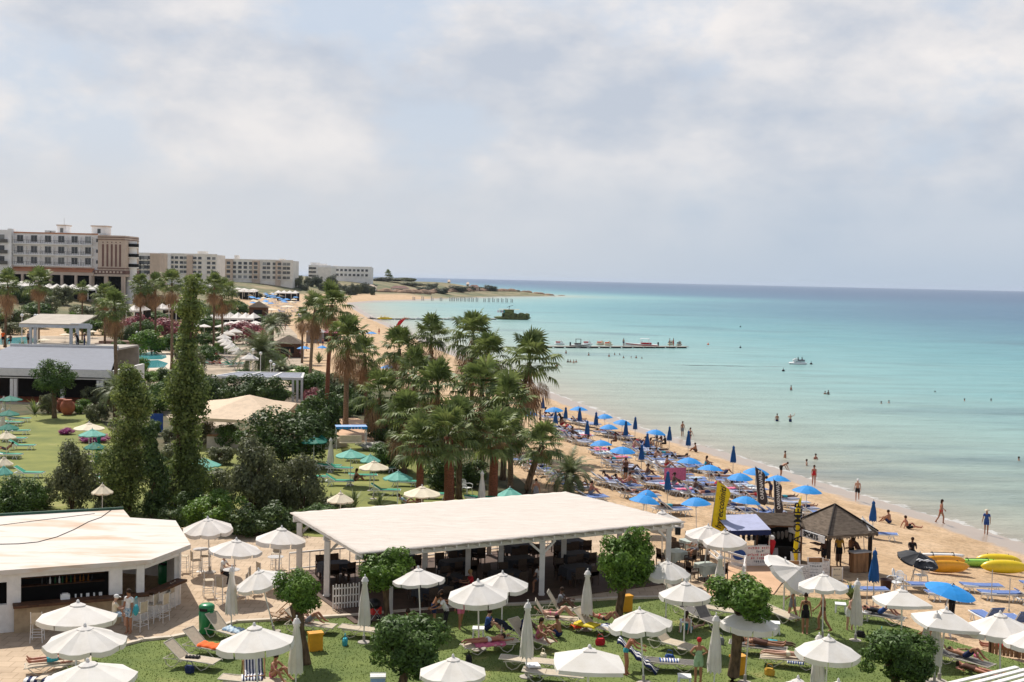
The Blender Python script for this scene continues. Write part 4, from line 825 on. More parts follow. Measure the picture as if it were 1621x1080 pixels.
for px, py, lab in ((1093, 855, 'pale covered table beside the right pergola post'), (1118, 893, 'pale covered table nearest the beach path railing'), (1070, 872, 'pale covered table at the corner of the pergola')):
    q = G(px, py, .75); place_pale(lab, q, prz, 'tables outside the pergola')
    for k in range(3):
        a = prz + (-.5 + k) * math.pi * .66 + 1.0; place_chair('brown chair %s of the %s' % (('behind', 'left', 'in front')[k], lab.replace(' covered', '')), (q.x - math.cos(a) * .8, q.y - math.sin(a) * .8, GZ + .012), a, 'wicker chairs outside the pergola')
def rail(label, pts, h=.9, m='white paint', name='railing', bars=(.35, .65, 1.0)):
    t = thing(name, label, 'railing'); 
    for x, y in pts: MB().bar((x, y, GZ), (x, y, GZ + h + .08), .11).build('post', MATS[m], t)
    r = MB()
    for a, b in zip(pts[:-1], pts[1:]):
        for k in bars: r.bar((a[0], a[1], GZ + h * k), (b[0], b[1], GZ + h * k), .05, .10)
    r.build('rail', MATS[m], t); return t
rail('white board railing beside the beach path', [tuple(P(x, y, GZ).xy) for x, y in ((1120, 882), (1141, 900), (1179, 912))] + [tuple(P(1176, 930, GZ).xy)])
# ================================================================== near white parasols
WU = [  # px, py of rim centre, width px, label, variant, tilt
 (120, 975, 128, 'white parasol in front of the bar counter, farthest of the left three', 0, 0), (137, 1011, 131, 'white parasol in the middle of the overlapping three at lower left', 1, 0), (148, 1070, 153, 'largest white parasol at the lower left corner', 2, 0),
 (411, 1014, 127, 'white parasol over the striped deckchair left of the pollarded tree', 1, 0), (333, 833, 81, 'white parasol at the back of the terrace beside the bar roof', 0, 0), (368, 867, 85, 'white parasol over the seated waiter and high stools', 1, 0),
 (440, 852, 84, 'white parasol left of the pergola corner post', 2, 0), (436, 914, 86, 'tilted white parasol behind the leftmost pollarded tree', 0, -14), (668, 915, 84, 'white parasol against the pergola front beside the round tree', 1, 0),
 (760, 938, 100, 'white parasol above the waiter on the lawn edge', 2, 0), (796, 922, 86, 'white parasol overlapping behind the one above the waiter', 0, 0), (1022, 984, 104, 'white parasol above the man with the striped towel', 1, 0),
 (1056, 903, 76, 'white parasol right of the large round tree at the pergola', 2, 0), (1085, 938, 85, 'white parasol standing before the thin closed one by the path', 0, 0), (930, 1048, 134, 'wide slack white parasol over the empty loungers at bottom centre', 2, 0),
 (718, 1061, 112, 'white parasol partly behind the bottom centre tree', 1, 0), (1116, 844, 74, 'white parasol behind the pergola end, left of two', 0, 0), (1149, 853, 70, 'white parasol before the striped stand, right of two', 1, 0),
 (1050, 823, 70, 'white parasol showing above the right corner of the pergola roof', 2, 0), (1305, 925, 82, 'white parasol in front of the thatched kiosk', 1, 0), (1182, 984, 94, 'white parasol behind the crown of the right pollarded tree', 0, 0),
 (1308, 1028, 104, 'white parasol over the sunbather right of the lawn tree', 2, 0), (1258, 1095, 104, 'white parasol cut by the bottom edge below the sunbathers', 1, 0), (1325, 1103, 110, 'white parasol just showing at the bottom edge left of the corner tree', 0, 0),
 (1430, 951, 94, 'square white parasol left of the row at the sand edge', 1, 0), (1490, 983, 106, 'white parasol in the middle of the row at the sand edge', 2, 0), (1587, 992, 106, 'white parasol at the right end of the sand edge row', 0, 0), (1650, 1013, 110, 'white parasol leaving the right edge of the picture', 1, 0),
 (1372, 835, 42, 'small white parasol behind the thatched kiosk on the sand', 0, 0)]
for px, py, w, lab, v, tl in WU:
    q = G(px, py, 2.2); D = q.y; r = w * D / (2 * FPX); fn = place_square if px in (1430, 930, 1490) else place_white[(v + px) % 5]
    k = 1.0 if fn is not place_square else 1.12
    o = fn(lab, q, rnd.uniform(0, .8) if fn is not place_square else R(28), 'open white parasols', (r * k, r * k, 1.0))
    o.rotation_euler = (R(rnd.uniform(-4, 4)), R(tl or rnd.uniform(-4, 4)), o.rotation_euler[2])
q = G(1240, 977); o = place_white[1]('strongly tilted white parasol beside the beach path', q, 0, 'open white parasols', (1.35, 1.35, 1.0))
for c_ in kids(o):
    if c_.name.split('.')[0] in ('canopy', 'ribs', 'finial'): T_ = Matrix.Translation((0, 0, 1.75)) @ Matrix.Rotation(R(48), 4, 'Y') @ Matrix.Rotation(R(14), 4, 'X') @ Matrix.Translation((0, 0, -1.95)); c_.matrix_basis = T_ @ c_.matrix_basis
WC = [(366, 1000, 1.0, 'folded white parasol beside the green bin'), (468, 1098, 1.0, 'folded white parasol at the bottom edge left of centre'), (576, 1018, 1.0, 'folded white parasol in front of the picket fence'), (928, 998, .95, 'folded white parasol between the pink towels and the round tree'),
 (833, 1073, 1.05, 'folded white parasol left of the wide slack one'), (1130, 1097, 1.05, 'folded white parasol right of the girl with the red bandana'), (1138, 952, .8, 'folded white parasol behind the right pollarded tree'), (1354, 1015, .95, 'folded white parasol near the edge of the lawn by the sand'),
 (1293, 1112, .9, 'folded white parasol at the bottom right of the sunbather'), (1479, 1083, 1.0, 'taller folded white parasol beside the corner tree'), (1463, 1078, .86, 'shorter folded white parasol touching the corner tree')]
for px, py, s, lab in WC: place_wclosed(lab, G(px, py), rnd.uniform(0, 6), 'folded white parasols', (1, 1, s))
# ================================================================== lawn loungers, furniture, people
def between(f, h):          # lounger centre and turn from the pixels of its foot and head ends
    a = G(*h); b = G(*f); d = (b - a); return (a + b) / 2, math.atan2(d.y, d.x)
LG = 'beige sun loungers on the lawn'
def lng(fn, head, foot, lab, dz=0): 
    c, rz = between(foot, head); return fn(lab, (c.x, c.y, GZ + .016 + dz), rz, LG), c, rz
def on(c, rz, lab, pose, x=-.1, z=.36, y=0, **k):
    q = Vector((c.x + x * math.cos(rz) - y * math.sin(rz), c.y + x * math.sin(rz) + y * math.cos(rz), GZ + z)); return person(lab, q, pose, rz=rz - math.pi / 2, **k)
l1 = lng(place_lounger, (262, 1052), (348, 1062), 'beige lounger with a dark cloth, nearest left on the lawn'); l2 = lng(place_lounger, (290, 1030), (373, 1045), 'beige lounger carrying an orange towel')
towel('orange_towel', 'bright orange towel spread on a beige lounger', l2[1] + Vector((math.cos(l2[2]), math.sin(l2[2]), 0)) * .3, l2[2], 1.35, .62, ['orange cloth'], .36 - 0, 1)
towel('dark_cloth', 'small black cloth lying on the nearest left lounger', l1[1] + Vector((0, 0, 0)), l1[2] + .2, .5, .25, ['cloth black'], .35, 1)
l3 = lng(place_lounger, (325, 1003), (400, 1022), 'beige lounger with a blue towel by the green bin'); towel('blue_towel', 'pale blue patterned towel on the lounger by the green bin', l3[1] + Vector((.25, 0, 0)), l3[2], .95, .6, ['pattern cloth'], .36, 1)
# striped deckchair and the person sitting beside it
def deckchair(m1, m2):
    t = thing('deckchair', '', 'deckchair'); b = MB(); n = 12; prof = [(-.52, .98), (-.38, .62), (-.2, .36), (.1, .27), (.45, .36)]
    for k in range(n):
        y0, y1 = -.27 + .54 * k / n, -.27 + .54 * (k + 1) / n
        for (x0, z0), (x1, z1) in zip(prof[:-1], prof[1:]): b.add([(x0, y0, z0), (x0, y1, z0), (x1, y1, z1), (x1, y0, z1)], [(0, 1, 2, 3)], k % 2)
    b.build('sling', [MATS[m1], MATS[m2]], t)
    f = MB()
    for s in (-1, 1): f.bar((-.54, s * .3, 1.0), (.55, s * .3, .02), .04, .03).bar((.5, s * .27, .38), (-.5, s * .27, .02), .04, .03).bar((-.62, s * .33, .02), (-.30, s * .33, .62), .035, .025)
    f.bar((-.54, -.3, 1.0), (-.54, .3, 1.0), .035).bar((.5, -.27, .38), (.5, .27, .38), .035); f.build('frame', MATS['wood light'], t); return t
place_deck = proto('dk', lambda: deckchair('cloth white', 'cloth navy')); place_deck2 = proto('dk2', lambda: deckchair('wood light', 'beige sling'))
q = G(402, 1082); place_deck('blue and white striped deckchair under a white parasol', q, R(-75), None, 1.15); 
person('seated sunbather with brown hair reading beside the striped deckchair', G(432, 1088) + Vector((0, 0, .32)), 'sit', 'skin tan', R(-120), (('briefs', 'cloth pink'), ('bra', 'cloth pink')), 'bun', fem=True)
l = lng(place_lflat, (365, 1090), (440, 1094), 'beige lounger with a patterned towel at the bottom edge'); towel('patterned_towel', 'blue and white patterned towel heaped at the bottom edge', l[1] + Vector((-.1, .1, 0)), .2, .7, .6, ['cloth white', 'cloth navy'], .36, 1)
for i, (x, y, lab) in enumerate(((448, 985, 'left wooden deckchair folded open at the terrace edge'), (464, 982, 'right wooden deckchair at the terrace edge'))): place_deck2(lab, G(x, y), R(200 - 25 * i), 'wooden deckchairs at the terrace edge')
l = lng(place_lounger, (455, 998), (530, 1004), 'beige lounger behind the trunk of the left pollarded tree'); on(l[1], l[2], 'man in grey shorts lying with bent knees behind the left tree', 'knees', skin='skin tan', wear=(('shorts', 'cloth grey'),)); 
on(l[1], l[2], 'person with a red top leaning back behind the left tree trunk', 'sit', -.75, .36, .1, skin='skin light', wear=(('swimsuit', 'cloth red'),), fem=True)
lng(place_lflat, (558, 1008), (610, 1012), 'empty beige lounger under the folded parasol by the fence')
l = lng(place_lflat, (806, 1030), (738, 1036), 'beige lounger with a pink towel'); towel('pink_towel', 'pink and white towel hanging over a lounger side', l[1], l[2], 1.2, .75, ['cloth pink', 'cloth pink', 'cloth white'], .34, 1); on(l[1], l[2], 'sunbather in light trunks lying face down on the pink towel', 'prone', 0, .38, skin='skin red', wear=(('briefs', 'cloth white'),))
l = lng(place_lounger, (815, 1015), (868, 1030), 'beige lounger where a shaded couple sits'); on(l[1], l[2], 'person in navy clothes bending over a lounger', 'sit', -.5, .36, .1, skin='skin dark', wear=(('shirt', 'cloth navy'), ('shorts', 'cloth black'))); on(l[1], l[2], 'tanned woman sitting on the foot of a lounger in pink', 'sit', .45, .36, -.1, skin='skin tan', wear=(('swimsuit', 'cloth pink'),), hair='long', fem=True)
towel('navy_towel', 'navy blue towel draped over the back of a lounger', G(800, 1012) + Vector((0, 0, 0)), 1.0, .9, .5, ['cloth navy'], .5, 1, .7)
l = lng(place_lup, (850, 990), (905, 992), 'lounger with a raised back beside the lying woman in pink'); on(l[1], l[2], 'woman in a pink bikini lying with knees bent', 'knees', .1, .36, skin='skin light', wear=(('briefs', 'cloth pink'), ('bra', 'cloth pink')), hair='long', fem=True)
l = lng(place_lup, (872, 975), (920, 978), 'lounger with a steeply raised back near the pergola edge'); on(l[1], l[2], 'dark haired person sitting in the shade by the pergola edge', 'sit', -.3, .36, skin='skin dark', wear=(('shirt', 'cloth grey'),))
l = lng(place_lounger, (905, 995), (985, 1012), 'beige lounger with a yellow towel'); towel('yellow_towel', 'yellow towel on the upper half of a lounger', l[1] + Vector((-.35, .1, 0)), l[2], 1.0, .64, ['yellow flag'], .36, 0); towel('striped_towel', 'blue and white striped towel at the foot of the yellow one', l[1] + Vector((.55, -.12, 0)), l[2], .7, .62, ['cloth white', 'cloth blue'], .36, 0, stripes=1)
on(l[1], l[2], 'woman in a black bikini lying with knees up behind the yellow towel', 'knees', .15, .42, .45, skin='skin tan', wear=(('briefs', 'cloth black'), ('bra', 'cloth red')), fem=True); towel('orange_bag', 'orange and red beach bag beside the folded parasol', G(915, 1000), .4, .55, .4, ['orange cloth', 'red'], .2, 1)
lng(place_lounger, (1030, 1022), (1103, 1040), 'empty pale lounger right of the big parasol'); l = lng(place_lgrey, (1020, 1060), (1098, 1063), 'grey lounger behind the white stool'); towel('blue_cloth', 'small blue and white cloth on the grey lounger', l[1], l[2], .7, .4, ['cloth blue', 'cloth white'], .34, 1)
lng(place_lflat, (812, 1058), (872, 1062), 'empty beige lounger, left under the wide slack parasol'); lng(place_lflat, (845, 1078), (915, 1083), 'empty beige lounger, nearest under the wide slack parasol'); 
lng(place_lgreyup, (1068, 965), (1118, 990), 'dark lounger in the shade with a raised back, left of two'); lng(place_lgreyup, (1100, 985), (1152, 1004), 'dark lounger in the shade with a raised back, right of two'); lng(place_lounger, (1060, 950), (1105, 955), 'pale lounger at the far lawn edge under a parasol')
lng(place_lflat, (1120, 975), (1200, 985), 'pale lounger between the right tree and the tilted parasol'); lng(place_lflat, (1215, 975), (1255, 990), 'pale lounger under the tilted parasol')
l = lng(place_lgrey, (1172, 1034), (1235, 1040), 'grey lounger with two dark clad people'); on(l[1], l[2], 'person in dark patterned dress lying on her side', 'supine', 0, .36, 0, skin='skin tan', wear=(('dress', 'cloth brown'),), fem=True); on(l[1] + Vector((.6, 1.2, 0)), l[2], 'man with turquoise shorts lying face down on the grass', 'prone', 0, .03, skin='skin dark', wear=(('shorts', 'cloth teal'),))
l = lng(place_lflat, (1286, 1060), (1208, 1052), 'pale lounger with a sunbather face down near the bottom'); on(l[1], l[2], 'sunbather in cream briefs lying face down near the bottom', 'prone', 0, .38, skin='skin light', wear=(('briefs', 'cream canvas'),), fem=True); towel('blue_striped_towel', 'blue and white towel hanging under the face down sunbather', l[1] + Vector((.2, -.35, 0)), l[2], .6, .3, ['cloth blue', 'cloth white'], .30, 0)
l = lng(place_lgrey, (1370, 985), (1418, 993), 'dark lounger at the lawn corner beside the folded parasol'); on(l[1], l[2], 'man in black shirt reclining with knees up at the lawn corner', 'knees', 0, .36, skin='skin red', wear=(('shirt', 'cloth black'), ('shorts', 'cloth blue')))
l = lng(place_lgrey, (1500, 1052), (1560, 1068), 'dark lounger right of the folded parasols by the corner tree'); on(l[1], l[2], 'man in dark shorts lying right of the corner tree', 'knees', 0, .36, skin='skin tan', wear=(('shorts', 'cloth navy'),))
on(l[1] + Vector((0, -.9, 0)), l[2], 'person in a maroon top lying nearest the corner tree', 'supine', 0, .12, skin='skin red', wear=(('shirt', 'cloth brown'),)); towel('yellow_bag', 'yellow bag lying on the grass by the last lounger', l[1] + Vector((1.0, -.5, 0)), .3, .5, .35, ['cloth yellow'], .05, 1)
# people at lower left corner
q = G(60, 1076); towel('striped_mattress', 'blue and white striped mattress at the lower left corner', q + Vector((.4, 0, 0)), .1, 1.6, .6, ['cloth white', 'cloth navy'], .05, 0, stripes=0)
l = lng(place_lflat, (125, 1062), (50, 1068), 'beige lounger under the lower left parasols'); on(l[1], l[2], 'man in turquoise shorts lying under the lower left parasols', 'supine', 0, .38, skin='skin red', wear=(('shorts', 'cloth teal'),)); on(l[1] + Vector((.5, 1.0, 0)), l[2], 'second person lying behind, in a grey cover', 'supine', 0, .25, skin='skin red', wear=(('shirt', 'cloth grey'), ('shorts', 'cloth grey')))
# standing people
person('woman in a white cap and beige top standing at the bar', G(180, 1003), 'chair', 'skin light', R(-60), (('shirt', 'cream canvas'), ('shorts', 'pattern cloth')), 'tail', fem=True, hat='cap').location.z += .22
person('man in a white shirt and patterned shorts standing at the bar', G(204, 1003), 'stand', 'skin tan', R(150), (('shirt', 'cloth white'), ('shorts', 'pattern cloth')), s=1.04)
o = MB().ball((0, 0, 0), .2, 12, 8, sq=(.5, 1, 1.1)).tube([(0, -.15, .1), (0, -.1, .5), (0, .1, .5), (0, .15, .1)], .015, 5).build('beach_bag', MATS['cloth teal']); tag(o, 'teal shoulder bag carried by the man at the bar', 'bag', None, None, G(204, 1003) + Vector((.3, -.1, .95)))
person('waiter in a white shirt and black trousers walking on the lawn', G(706, 1001), 'lean', 'skin tan', R(110), (('shirt', 'cloth white'), ('trousers', 'cloth black')), s=1.0)
person('tanned shirtless person bending beside the waiter', G(686, 992), 'lean', 'skin tan', R(-70), (('shorts', 'cloth navy'),), 'long', s=.95)
person('blond girl in a pink dress walking under the parasol', G(729, 995), 'walk', 'skin tan', R(-160), (('dress', 'cloth pink'),), 'long', 'hair blond', fem=True, s=.95)
person('man in turquoise trunks bending over a striped towel', G(990, 1068), 'lean', 'skin red', R(-95), (('briefs', 'cloth teal'),), s=1.0)
towel('held_towel', 'navy and white striped towel trailing from the bending man', G(1010, 1062) + Vector((0, 0, .2)), -.4, 1.5, .5, ['cloth navy', 'cloth white'], .3, 2, .65, stripes=1)
person('girl with a red bandana and pale green swimsuit, seen from behind', G(1105, 1082), 'hips', 'skin tan', R(8), (('swimsuit', 'cloth green'), ('shorts', 'cloth green')), 'long', fem=True, hat='bandana', s=.97)
person('woman in a black dress standing on the lawn', G(1274, 1003), 'stand', 'skin tan', R(170), (('dress', 'cloth black'),), 'bun', fem=True, s=.98)
person('tall tanned woman in a brown bikini walking left', G(1302, 1000), 'walk', 'skin tan', R(75), (('briefs', 'cloth brown'), ('bra', 'cloth brown')), 'short', 'hair blond', fem=True, s=1.06)
person('person walking behind the tilted parasol', G(1254, 984), 'walk2', 'skin tan', R(60), (('shorts', 'cloth grey'), ('shirt', 'cloth white')))
person('man in white shorts leaning by the folded parasol at the sand', G(1344, 999), 'lean', 'skin light', R(-160), (('shorts', 'cloth white'),), 'short', 'hair blond')
person('person in dark clothes standing beyond the square parasols', G(1506, 985), 'stand', 'skin dark', R(30), (('shirt', 'cloth black'), ('trousers', 'cloth black')))
person('waiter in a white shirt seated at the high table', G(352, 933), 'perch', 'skin light', R(-100), (('shirt', 'cloth white'), ('trousers', 'cloth black')))
person('guest in a white shirt seated at the table by the beach path', G(1101, 886) , 'chair', 'skin tan', R(120), (('shirt', 'cloth white'), ('shorts', 'cloth grey')))
person('shaded guest seated under the pergola', Vector((*PQ(.30, .8), GZ + .05)), 'chair', 'skin dark', R(-60), (('shirt', 'cloth black'), ('trousers', 'cloth black')))
person('blond guest in red seated at the pergola front', Vector((*PQ(.36, .85), GZ + .05)), 'chair', 'skin tan', R(100), (('shirt', 'cloth red'), ('shorts', 'cloth red')), 'short', 'hair blond')
person('guest in a white top seated in the middle of the pergola', Vector((*PQ(.57, .86), GZ + .05)), 'chair', 'skin tan', R(160), (('shirt', 'cloth white'), ('shorts', 'cloth grey')), 'bun', fem=True)
# side tables, stools
for x, y, lab in ((1182, 998, 'white side table under the right tree'), (1085, 1000, 'white side table between the shaded loungers'), (1083, 1090, 'white plastic stool beside the girl with the bandana'), (843, 1072, 'white side table between the empty loungers'), (1362, 985, 'white side table near the lawn corner'), (1330, 972, 'white side table behind the black dress'), (1495, 1008, 'white side table under the middle sand edge parasol'), (1000, 1000, 'white side table under the parasol above the towel man'), (1225, 1003, 'white side table below the tilted parasol'), (757, 1012, 'white plastic stand beside the pink towel')): place_side(lab, G(x, y), rnd.uniform(-.3, .3), 'white side tables on the lawn')
STL = [(59, 1016, 'left stool in front of the bar counter', 100), (222, 998, 'stool nearest the couple at the bar end', 150), (256, 984, 'second stool at the bar end', 160), (266, 965, 'third stool at the bar end', 170), (240, 985, 'stool pushed against the bar end counter', 165), (310, 912, 'stool behind the high table nearest the bar', 30), (325, 905, 'stool right of the farthest high table', -150), (330, 945, 'stool left of the seated waiter', 20), (352, 955, 'stool in front of the seated waiter', 60), (383, 950, 'stool right of the waiter high table', 180), (415, 930, 'stool behind the tilted parasol', 40), (437, 900, 'stool behind the right high table', -90), (290, 905, 'stool at the far end of the bar', 0), (402, 940, 'stool left of the tilted parasol', 0)]
for x, y, lab, a in STL: place_stool('tall beige ' + lab, G(x, y), R(a), 'tall beige bar stools', 1.0)
for x, y, lab in ((366, 940, 'grey high table under the waiter parasol'), (318, 905, 'grey high table at the back of the terrace'), (436, 918, 'grey high table by the pergola corner')): place_high(lab, G(x, y), 0, 'high tables on the terrace')
# litter bins
def bin_(m, name, lab, q, s=1):
    t = thing(name, lab, 'bin', q, R(-20), None, s); MB().lathe([(.25, .02), (.29, .06), (.30, .80), (.27, .84)], 20).build('body', MATS[m], t, True); MB().lathe([(.27, .84), (.30, .87), (.30, 1.0), (.22, 1.06), (.02, 1.07)], 20).build('lid', MATS[m], t, True); MB().box((.03, -.26, .90), (.3, .1, .10)).build('slot', MATS['black'], t); return t
bin_('green bin', 'litter_bin', 'green litter bin on the terrace edge beside the folded parasol', G(327, 1003), (1.0, 1.0, 1.1)); bin_('green bin', 'litter_bin', 'green litter bin behind the bar end', G(262, 925), 1.1)
for x, y, lab in ((499, 1030, 'orange yellow box behind the left pollarded tree'), (1168, 1068, 'orange yellow box behind the right pollarded tree'), (990, 968, 'orange yellow box behind the large round tree')):
    o = MB().prism([(-.25, -.16), (.25, -.16), (.25, .16), (-.25, .16)], 0, .62).prism([(-.28, -.19), (.28, -.19), (.28, .19), (-.28, .19)], .62, .70).build('bin_box', MATS['amber plastic']); tag(fix(o), lab, 'bin', 'orange yellow boxes by the trees', None, G(x, y), .4)
q = G(598, 1090); t = thing('cool_box', 'pale blue cool box left of the bottom centre tree', 'cool box', q, .1); MB().box((0, 0, .2), (.5, .34, .4)).build('box', mat('pale blue', (.35, .5, .75), .5, .05, 3), t); MB().box((0, 0, .43), (.53, .37, .06)).build('lid', MATS['white plastic'], t); MB().tube([(-.25, 0, .3), (-.27, 0, .55), (.27, 0, .55), (.25, 0, .3)], .012, 5).build('handle', MATS['white plastic'], t)
# pushchair behind the picket fence parasol
t = thing('pushchair', 'red and black pushchair beside the pergola front', 'pushchair', G(592, 985), .5); MB().ball((0, 0, .75), .26, 12, 8, sq=(1, 1.2, .9)).build('hood', MATS['black'], t); MB().box((.05, 0, .5), (.4, .4, .3)).build('seat', MATS['red'], t); f = MB()
for s in (-1, 1): f.tube([(-.35, s * .22, 1.0), (0, s * .22, .5), (.3, s * .22, .08)], .015, 5); f.tube([(.1, s * .22, .55), (-.28, s * .22, .08)], .015, 5)
f.build('frame', MATS['steel pole'], t)
for x in (-.28, .3):
    for s in (-1, 1): MB().tube([(x, s * .26 - .015, .09), (x, s * .26 + .015, .09)], .09, 12).build('wheel', MATS['black'], t)
# ================================================================== pollarded lawn trees
CMa = tree_mesh((1, 1, .88), 7500, .135, 'leaf bright', 1, 24, .36, -.75, .45, .42); CMb = tree_mesh((1, 1, .9), 8500, .12, 'leaf bright', 2, 32, .33, -.8, .45, .42)
CMc = tree_mesh((1, 1, .95), 9500, .115, 'leaf mid', 3, 34, .32, -.9, .45, .42)
def pollard(x, yb, cx, cy, w, hpx, me, lab, tr=.17):
    q = G(x, yb); D = q.y; s = D / FPX; cz = (yb - cy) * s * 1.04; rx = w * s / 2; rz_ = hpx * s / 2; limbtree('pollarded_tree', lab, 'tree', q, me, (rx, rx, rz_), cz, max(.8, cz - rz_ * .55), tr, rz=rnd.uniform(0, 6) * 0, group='pollarded trees on the lawn', lean=((cx - x) * s, 0), knob=True)
pollard(484, 1052, 468, 940, 78, 78, CMa, 'small pollarded tree with bright crown, leftmost on the lawn', .19); pollard(615, 985, 608, 903, 98, 76, CMb, 'round tree hiding the front corner of the pergola', .13); pollard(635, 1098, 640, 1018, 140, 118, CMc, 'full green tree at the bottom centre', .17)
pollard(978, 985, 985, 888, 104, 112, CMb, 'large round tree against the right part of the pergola', .17); pollard(1160, 1080, 1168, 950, 108, 84, CMa, 'pollarded tree with thick gnarled trunk right of the bandana girl', .20); pollard(1420, 1100, 1415, 1035, 130, 100, CMc, 'dense green tree at the lower right corner', .17)

BG = [(300, 1066, 'cloth navy', 'navy beach bag beside the nearest left lounger'), (392, 1042, 'cloth pink', 'pink bag behind the parasol with the striped deckchair'), (546, 1022, 'cloth teal', 'teal bag near the empty lounger by the fence'), (742, 1050, 'cloth black', 'black bag in front of the pink towel'), (860, 1046, 'cream canvas', 'straw bag near the foot of the seated couple'), (950, 1022, 'cloth red', 'red bag in front of the yellow towel'), (1060, 1048, 'cloth blue', 'blue bag between the pale and the grey lounger'), (1140, 1020, 'cloth grey', 'grey rucksack left of the thick tree trunk'), (1218, 1070, 'cloth yellow', 'yellow bag in front of the face down sunbather'), (1362, 1010, 'cloth black', 'black bag beneath the folded parasol at the sand'), (1395, 1010, 'cloth teal', 'teal bag on the lawn by the reclining man'), (1545, 1045, 'cloth pink', 'pink bag on the grass near the board fence'), (1200, 1012, 'cloth navy', 'dark bag by the table below the tilted parasol')]
for x, y, m, lab in BG:
    t = thing('beach_bag', lab, 'bag', G(x, y), rnd.uniform(0, 3)); MB().lathe([(.17, 0), (.19, .06), (.20, .2), (.15, .28), (.02, .29)], 6).build('body', MATS[m], t).scale = (1, .55, 1); MB().tube([(-.13, 0, .26), (-.08, 0, .44), (.08, 0, .44), (.13, 0, .26)], .012, 5).build('handle', MATS[m], t)
for x, y, pose, s_, wear, lab, a, fem in ((885, 1010, 'sit', 'skin tan', (('shorts', 'cloth navy'),), 'man sitting on the grass between two loungers', 60, 0), (1090, 1000, 'sitback', 'skin light', (('swimsuit', 'cloth teal'),), 'woman in teal leaning back in the shade of the loungers', -40, 1), (1470, 1022, 'sit', 'skin tan', (('shorts', 'cloth grey'),), 'person sitting in the shade of the sand edge parasols', 20, 0), (1590, 1030, 'supine', 'skin red', (('shorts', 'cloth red'),), 'person lying behind the board fence', 70, 0), (650, 1000, 'sit', 'skin tan', (('shirt', 'cloth black'), ('shorts', 'cloth grey')), 'person sitting in shade behind the bottom centre tree', 90, 0), (770, 1000, 'sit', 'skin light', (('shirt', 'cloth blue'), ('shorts', 'cloth navy')), 'person in blue sitting under the parasol pair', -90, 0)):
    person(lab, G(x, y) + Vector((0, 0, .03)), pose, s_, R(a), wear, 'long' if fem else 'short', fem=bool(fem))
# ================================================================== beach
def text_mesh(s, size, m, ext=.006, shear=0, bold=0):
    c = bpy.data.curves.new('txt', 'FONT'); c.body = s; c.size = size; c.extrude = ext; c.shear = shear; c.offset = bold; c.align_x = 'CENTER'; c.align_y = 'CENTER'; c.resolution_u = 2
    o = bpy.data.objects.new('txt', c); COL.objects.link(o); me = bpy.data.meshes.new_from_object(o.evaluated_get(bpy.context.evaluated_depsgraph_get())); bpy.data.objects.remove(o); me.materials.clear(); me.materials.append(m); return me
def marks(n, size, m, seed=1):
    """n letter-like clusters of small strokes, for writing too small to read"""
    r = random.Random(seed * 7 + n); b = MB(); w = size * .62
    for k in range(n):
        x = (k - (n - 1) / 2) * w
        if r.random() < .12: continue
        for j in range(r.choice([2, 3])):
            if r.random() < .55: b.box((x + r.uniform(-.2, .2) * w, r.uniform(-.05, .05) * size, 0), (size * .13, size * r.uniform(.5, .75), .006))
            else: b.box((x, r.uniform(-.3, .3) * size, 0), (w * .7, size * .12, .0062))
    return b.mesh('lettering', m)
UB = [(878, 650, 30), (916, 649, 30), (959, 661, 27), (983, 670, 30), (964, 678, 30), (1035, 686, 32), (953, 704, 36), (984, 714, 41), (1090, 732, 40), (1123, 744, 43), (1171, 757, 41), (1195, 748, 42), (1232, 761, 41), (1275, 777, 47), (842, 657, 25), (1022, 785, 34), (1014, 793, 50), (1104, 797, 48), (1177, 795, 47), (1153, 741, 22)]
OPN = ['nearest the palms at the top end', 'closest to the sea at the top end', 'left of an overlapping sloped pair', 'right of an overlapping sloped pair', 'below the overlapping sloped pair', 'alone close to the wet sand', 'left of the large pair beside the date palm', 'right of the large pair beside the date palm', 'below the row of folded ones by the sea', 'above the tip of the tall yellow flag', 'right of the yellow flag top', 'behind the left black flag', 'behind the right black flag', 'closest to the woman wading in red, above the thatched roof', 'half hidden in the palm fronds', 'tucked behind another beside the pergola roof', 'largest at the corner of the pergola roof', 'left of the yellow flag middle', 'right of the yellow flag middle', 'small one by the water near the walking bather']
for (x, y, w), lb in list(zip(UB, OPN))[:-1]:
    q = G(x, y, 1.85); r = w * q.y / (2 * FPX); place_blue('open blue beach umbrella ' + lb, q, rnd.uniform(0, 3), 'open blue beach umbrellas', (r, r, 1.02)).rotation_euler = (rnd.uniform(-.08, .1), rnd.uniform(-.05, .1), rnd.uniform(0, 3))
CB = [(895, 675, 'left of two by the shaded group at the far end'), (917, 681, 'right of two by the shaded group at the far end'), (943, 688, 'thin one above the large open pair'), (879, 684, 'beside the palm fronds'), (1005, 693, 'near the lone open one by the sea'), (990, 706, 'right of the people behind the large open pair'), (929, 703, 'left of the large open pair'), (1059, 713, 'at the seated group near the water'), (1024, 723, 'above the pink towels'), (1089, 722, 'closest to the pair walking in the water'), (1015, 745, 'between two rows below the pink towels'), (1160, 751, 'behind the open one above the yellow flag'), (1056, 797, 'left of the yellow flag below the pink sheet'), (859, 658, 'at the very top end by the palm')]
for x, y, lb in CB: place_bclosed('folded dark blue beach umbrella ' + lb, G(x, y + 2), rnd.uniform(0, 6), 'folded dark blue beach umbrellas', (1, 1, rnd.uniform(.9, 1.05)))
place_bclosed('folded blue umbrella beside the brown bucket in front of the kiosk', G(1382, 960), 0, 'folded dark blue beach umbrellas', (1, 1, 1.12)); place_bclosed('folded blue umbrella behind the right eave of the kiosk', G(1381, 850), 0, 'folded dark blue beach umbrellas', .95); place_bclosed('folded blue umbrella standing at the foot of the right black flag', G(1229, 838), 0, 'folded dark blue beach umbrellas', .9)
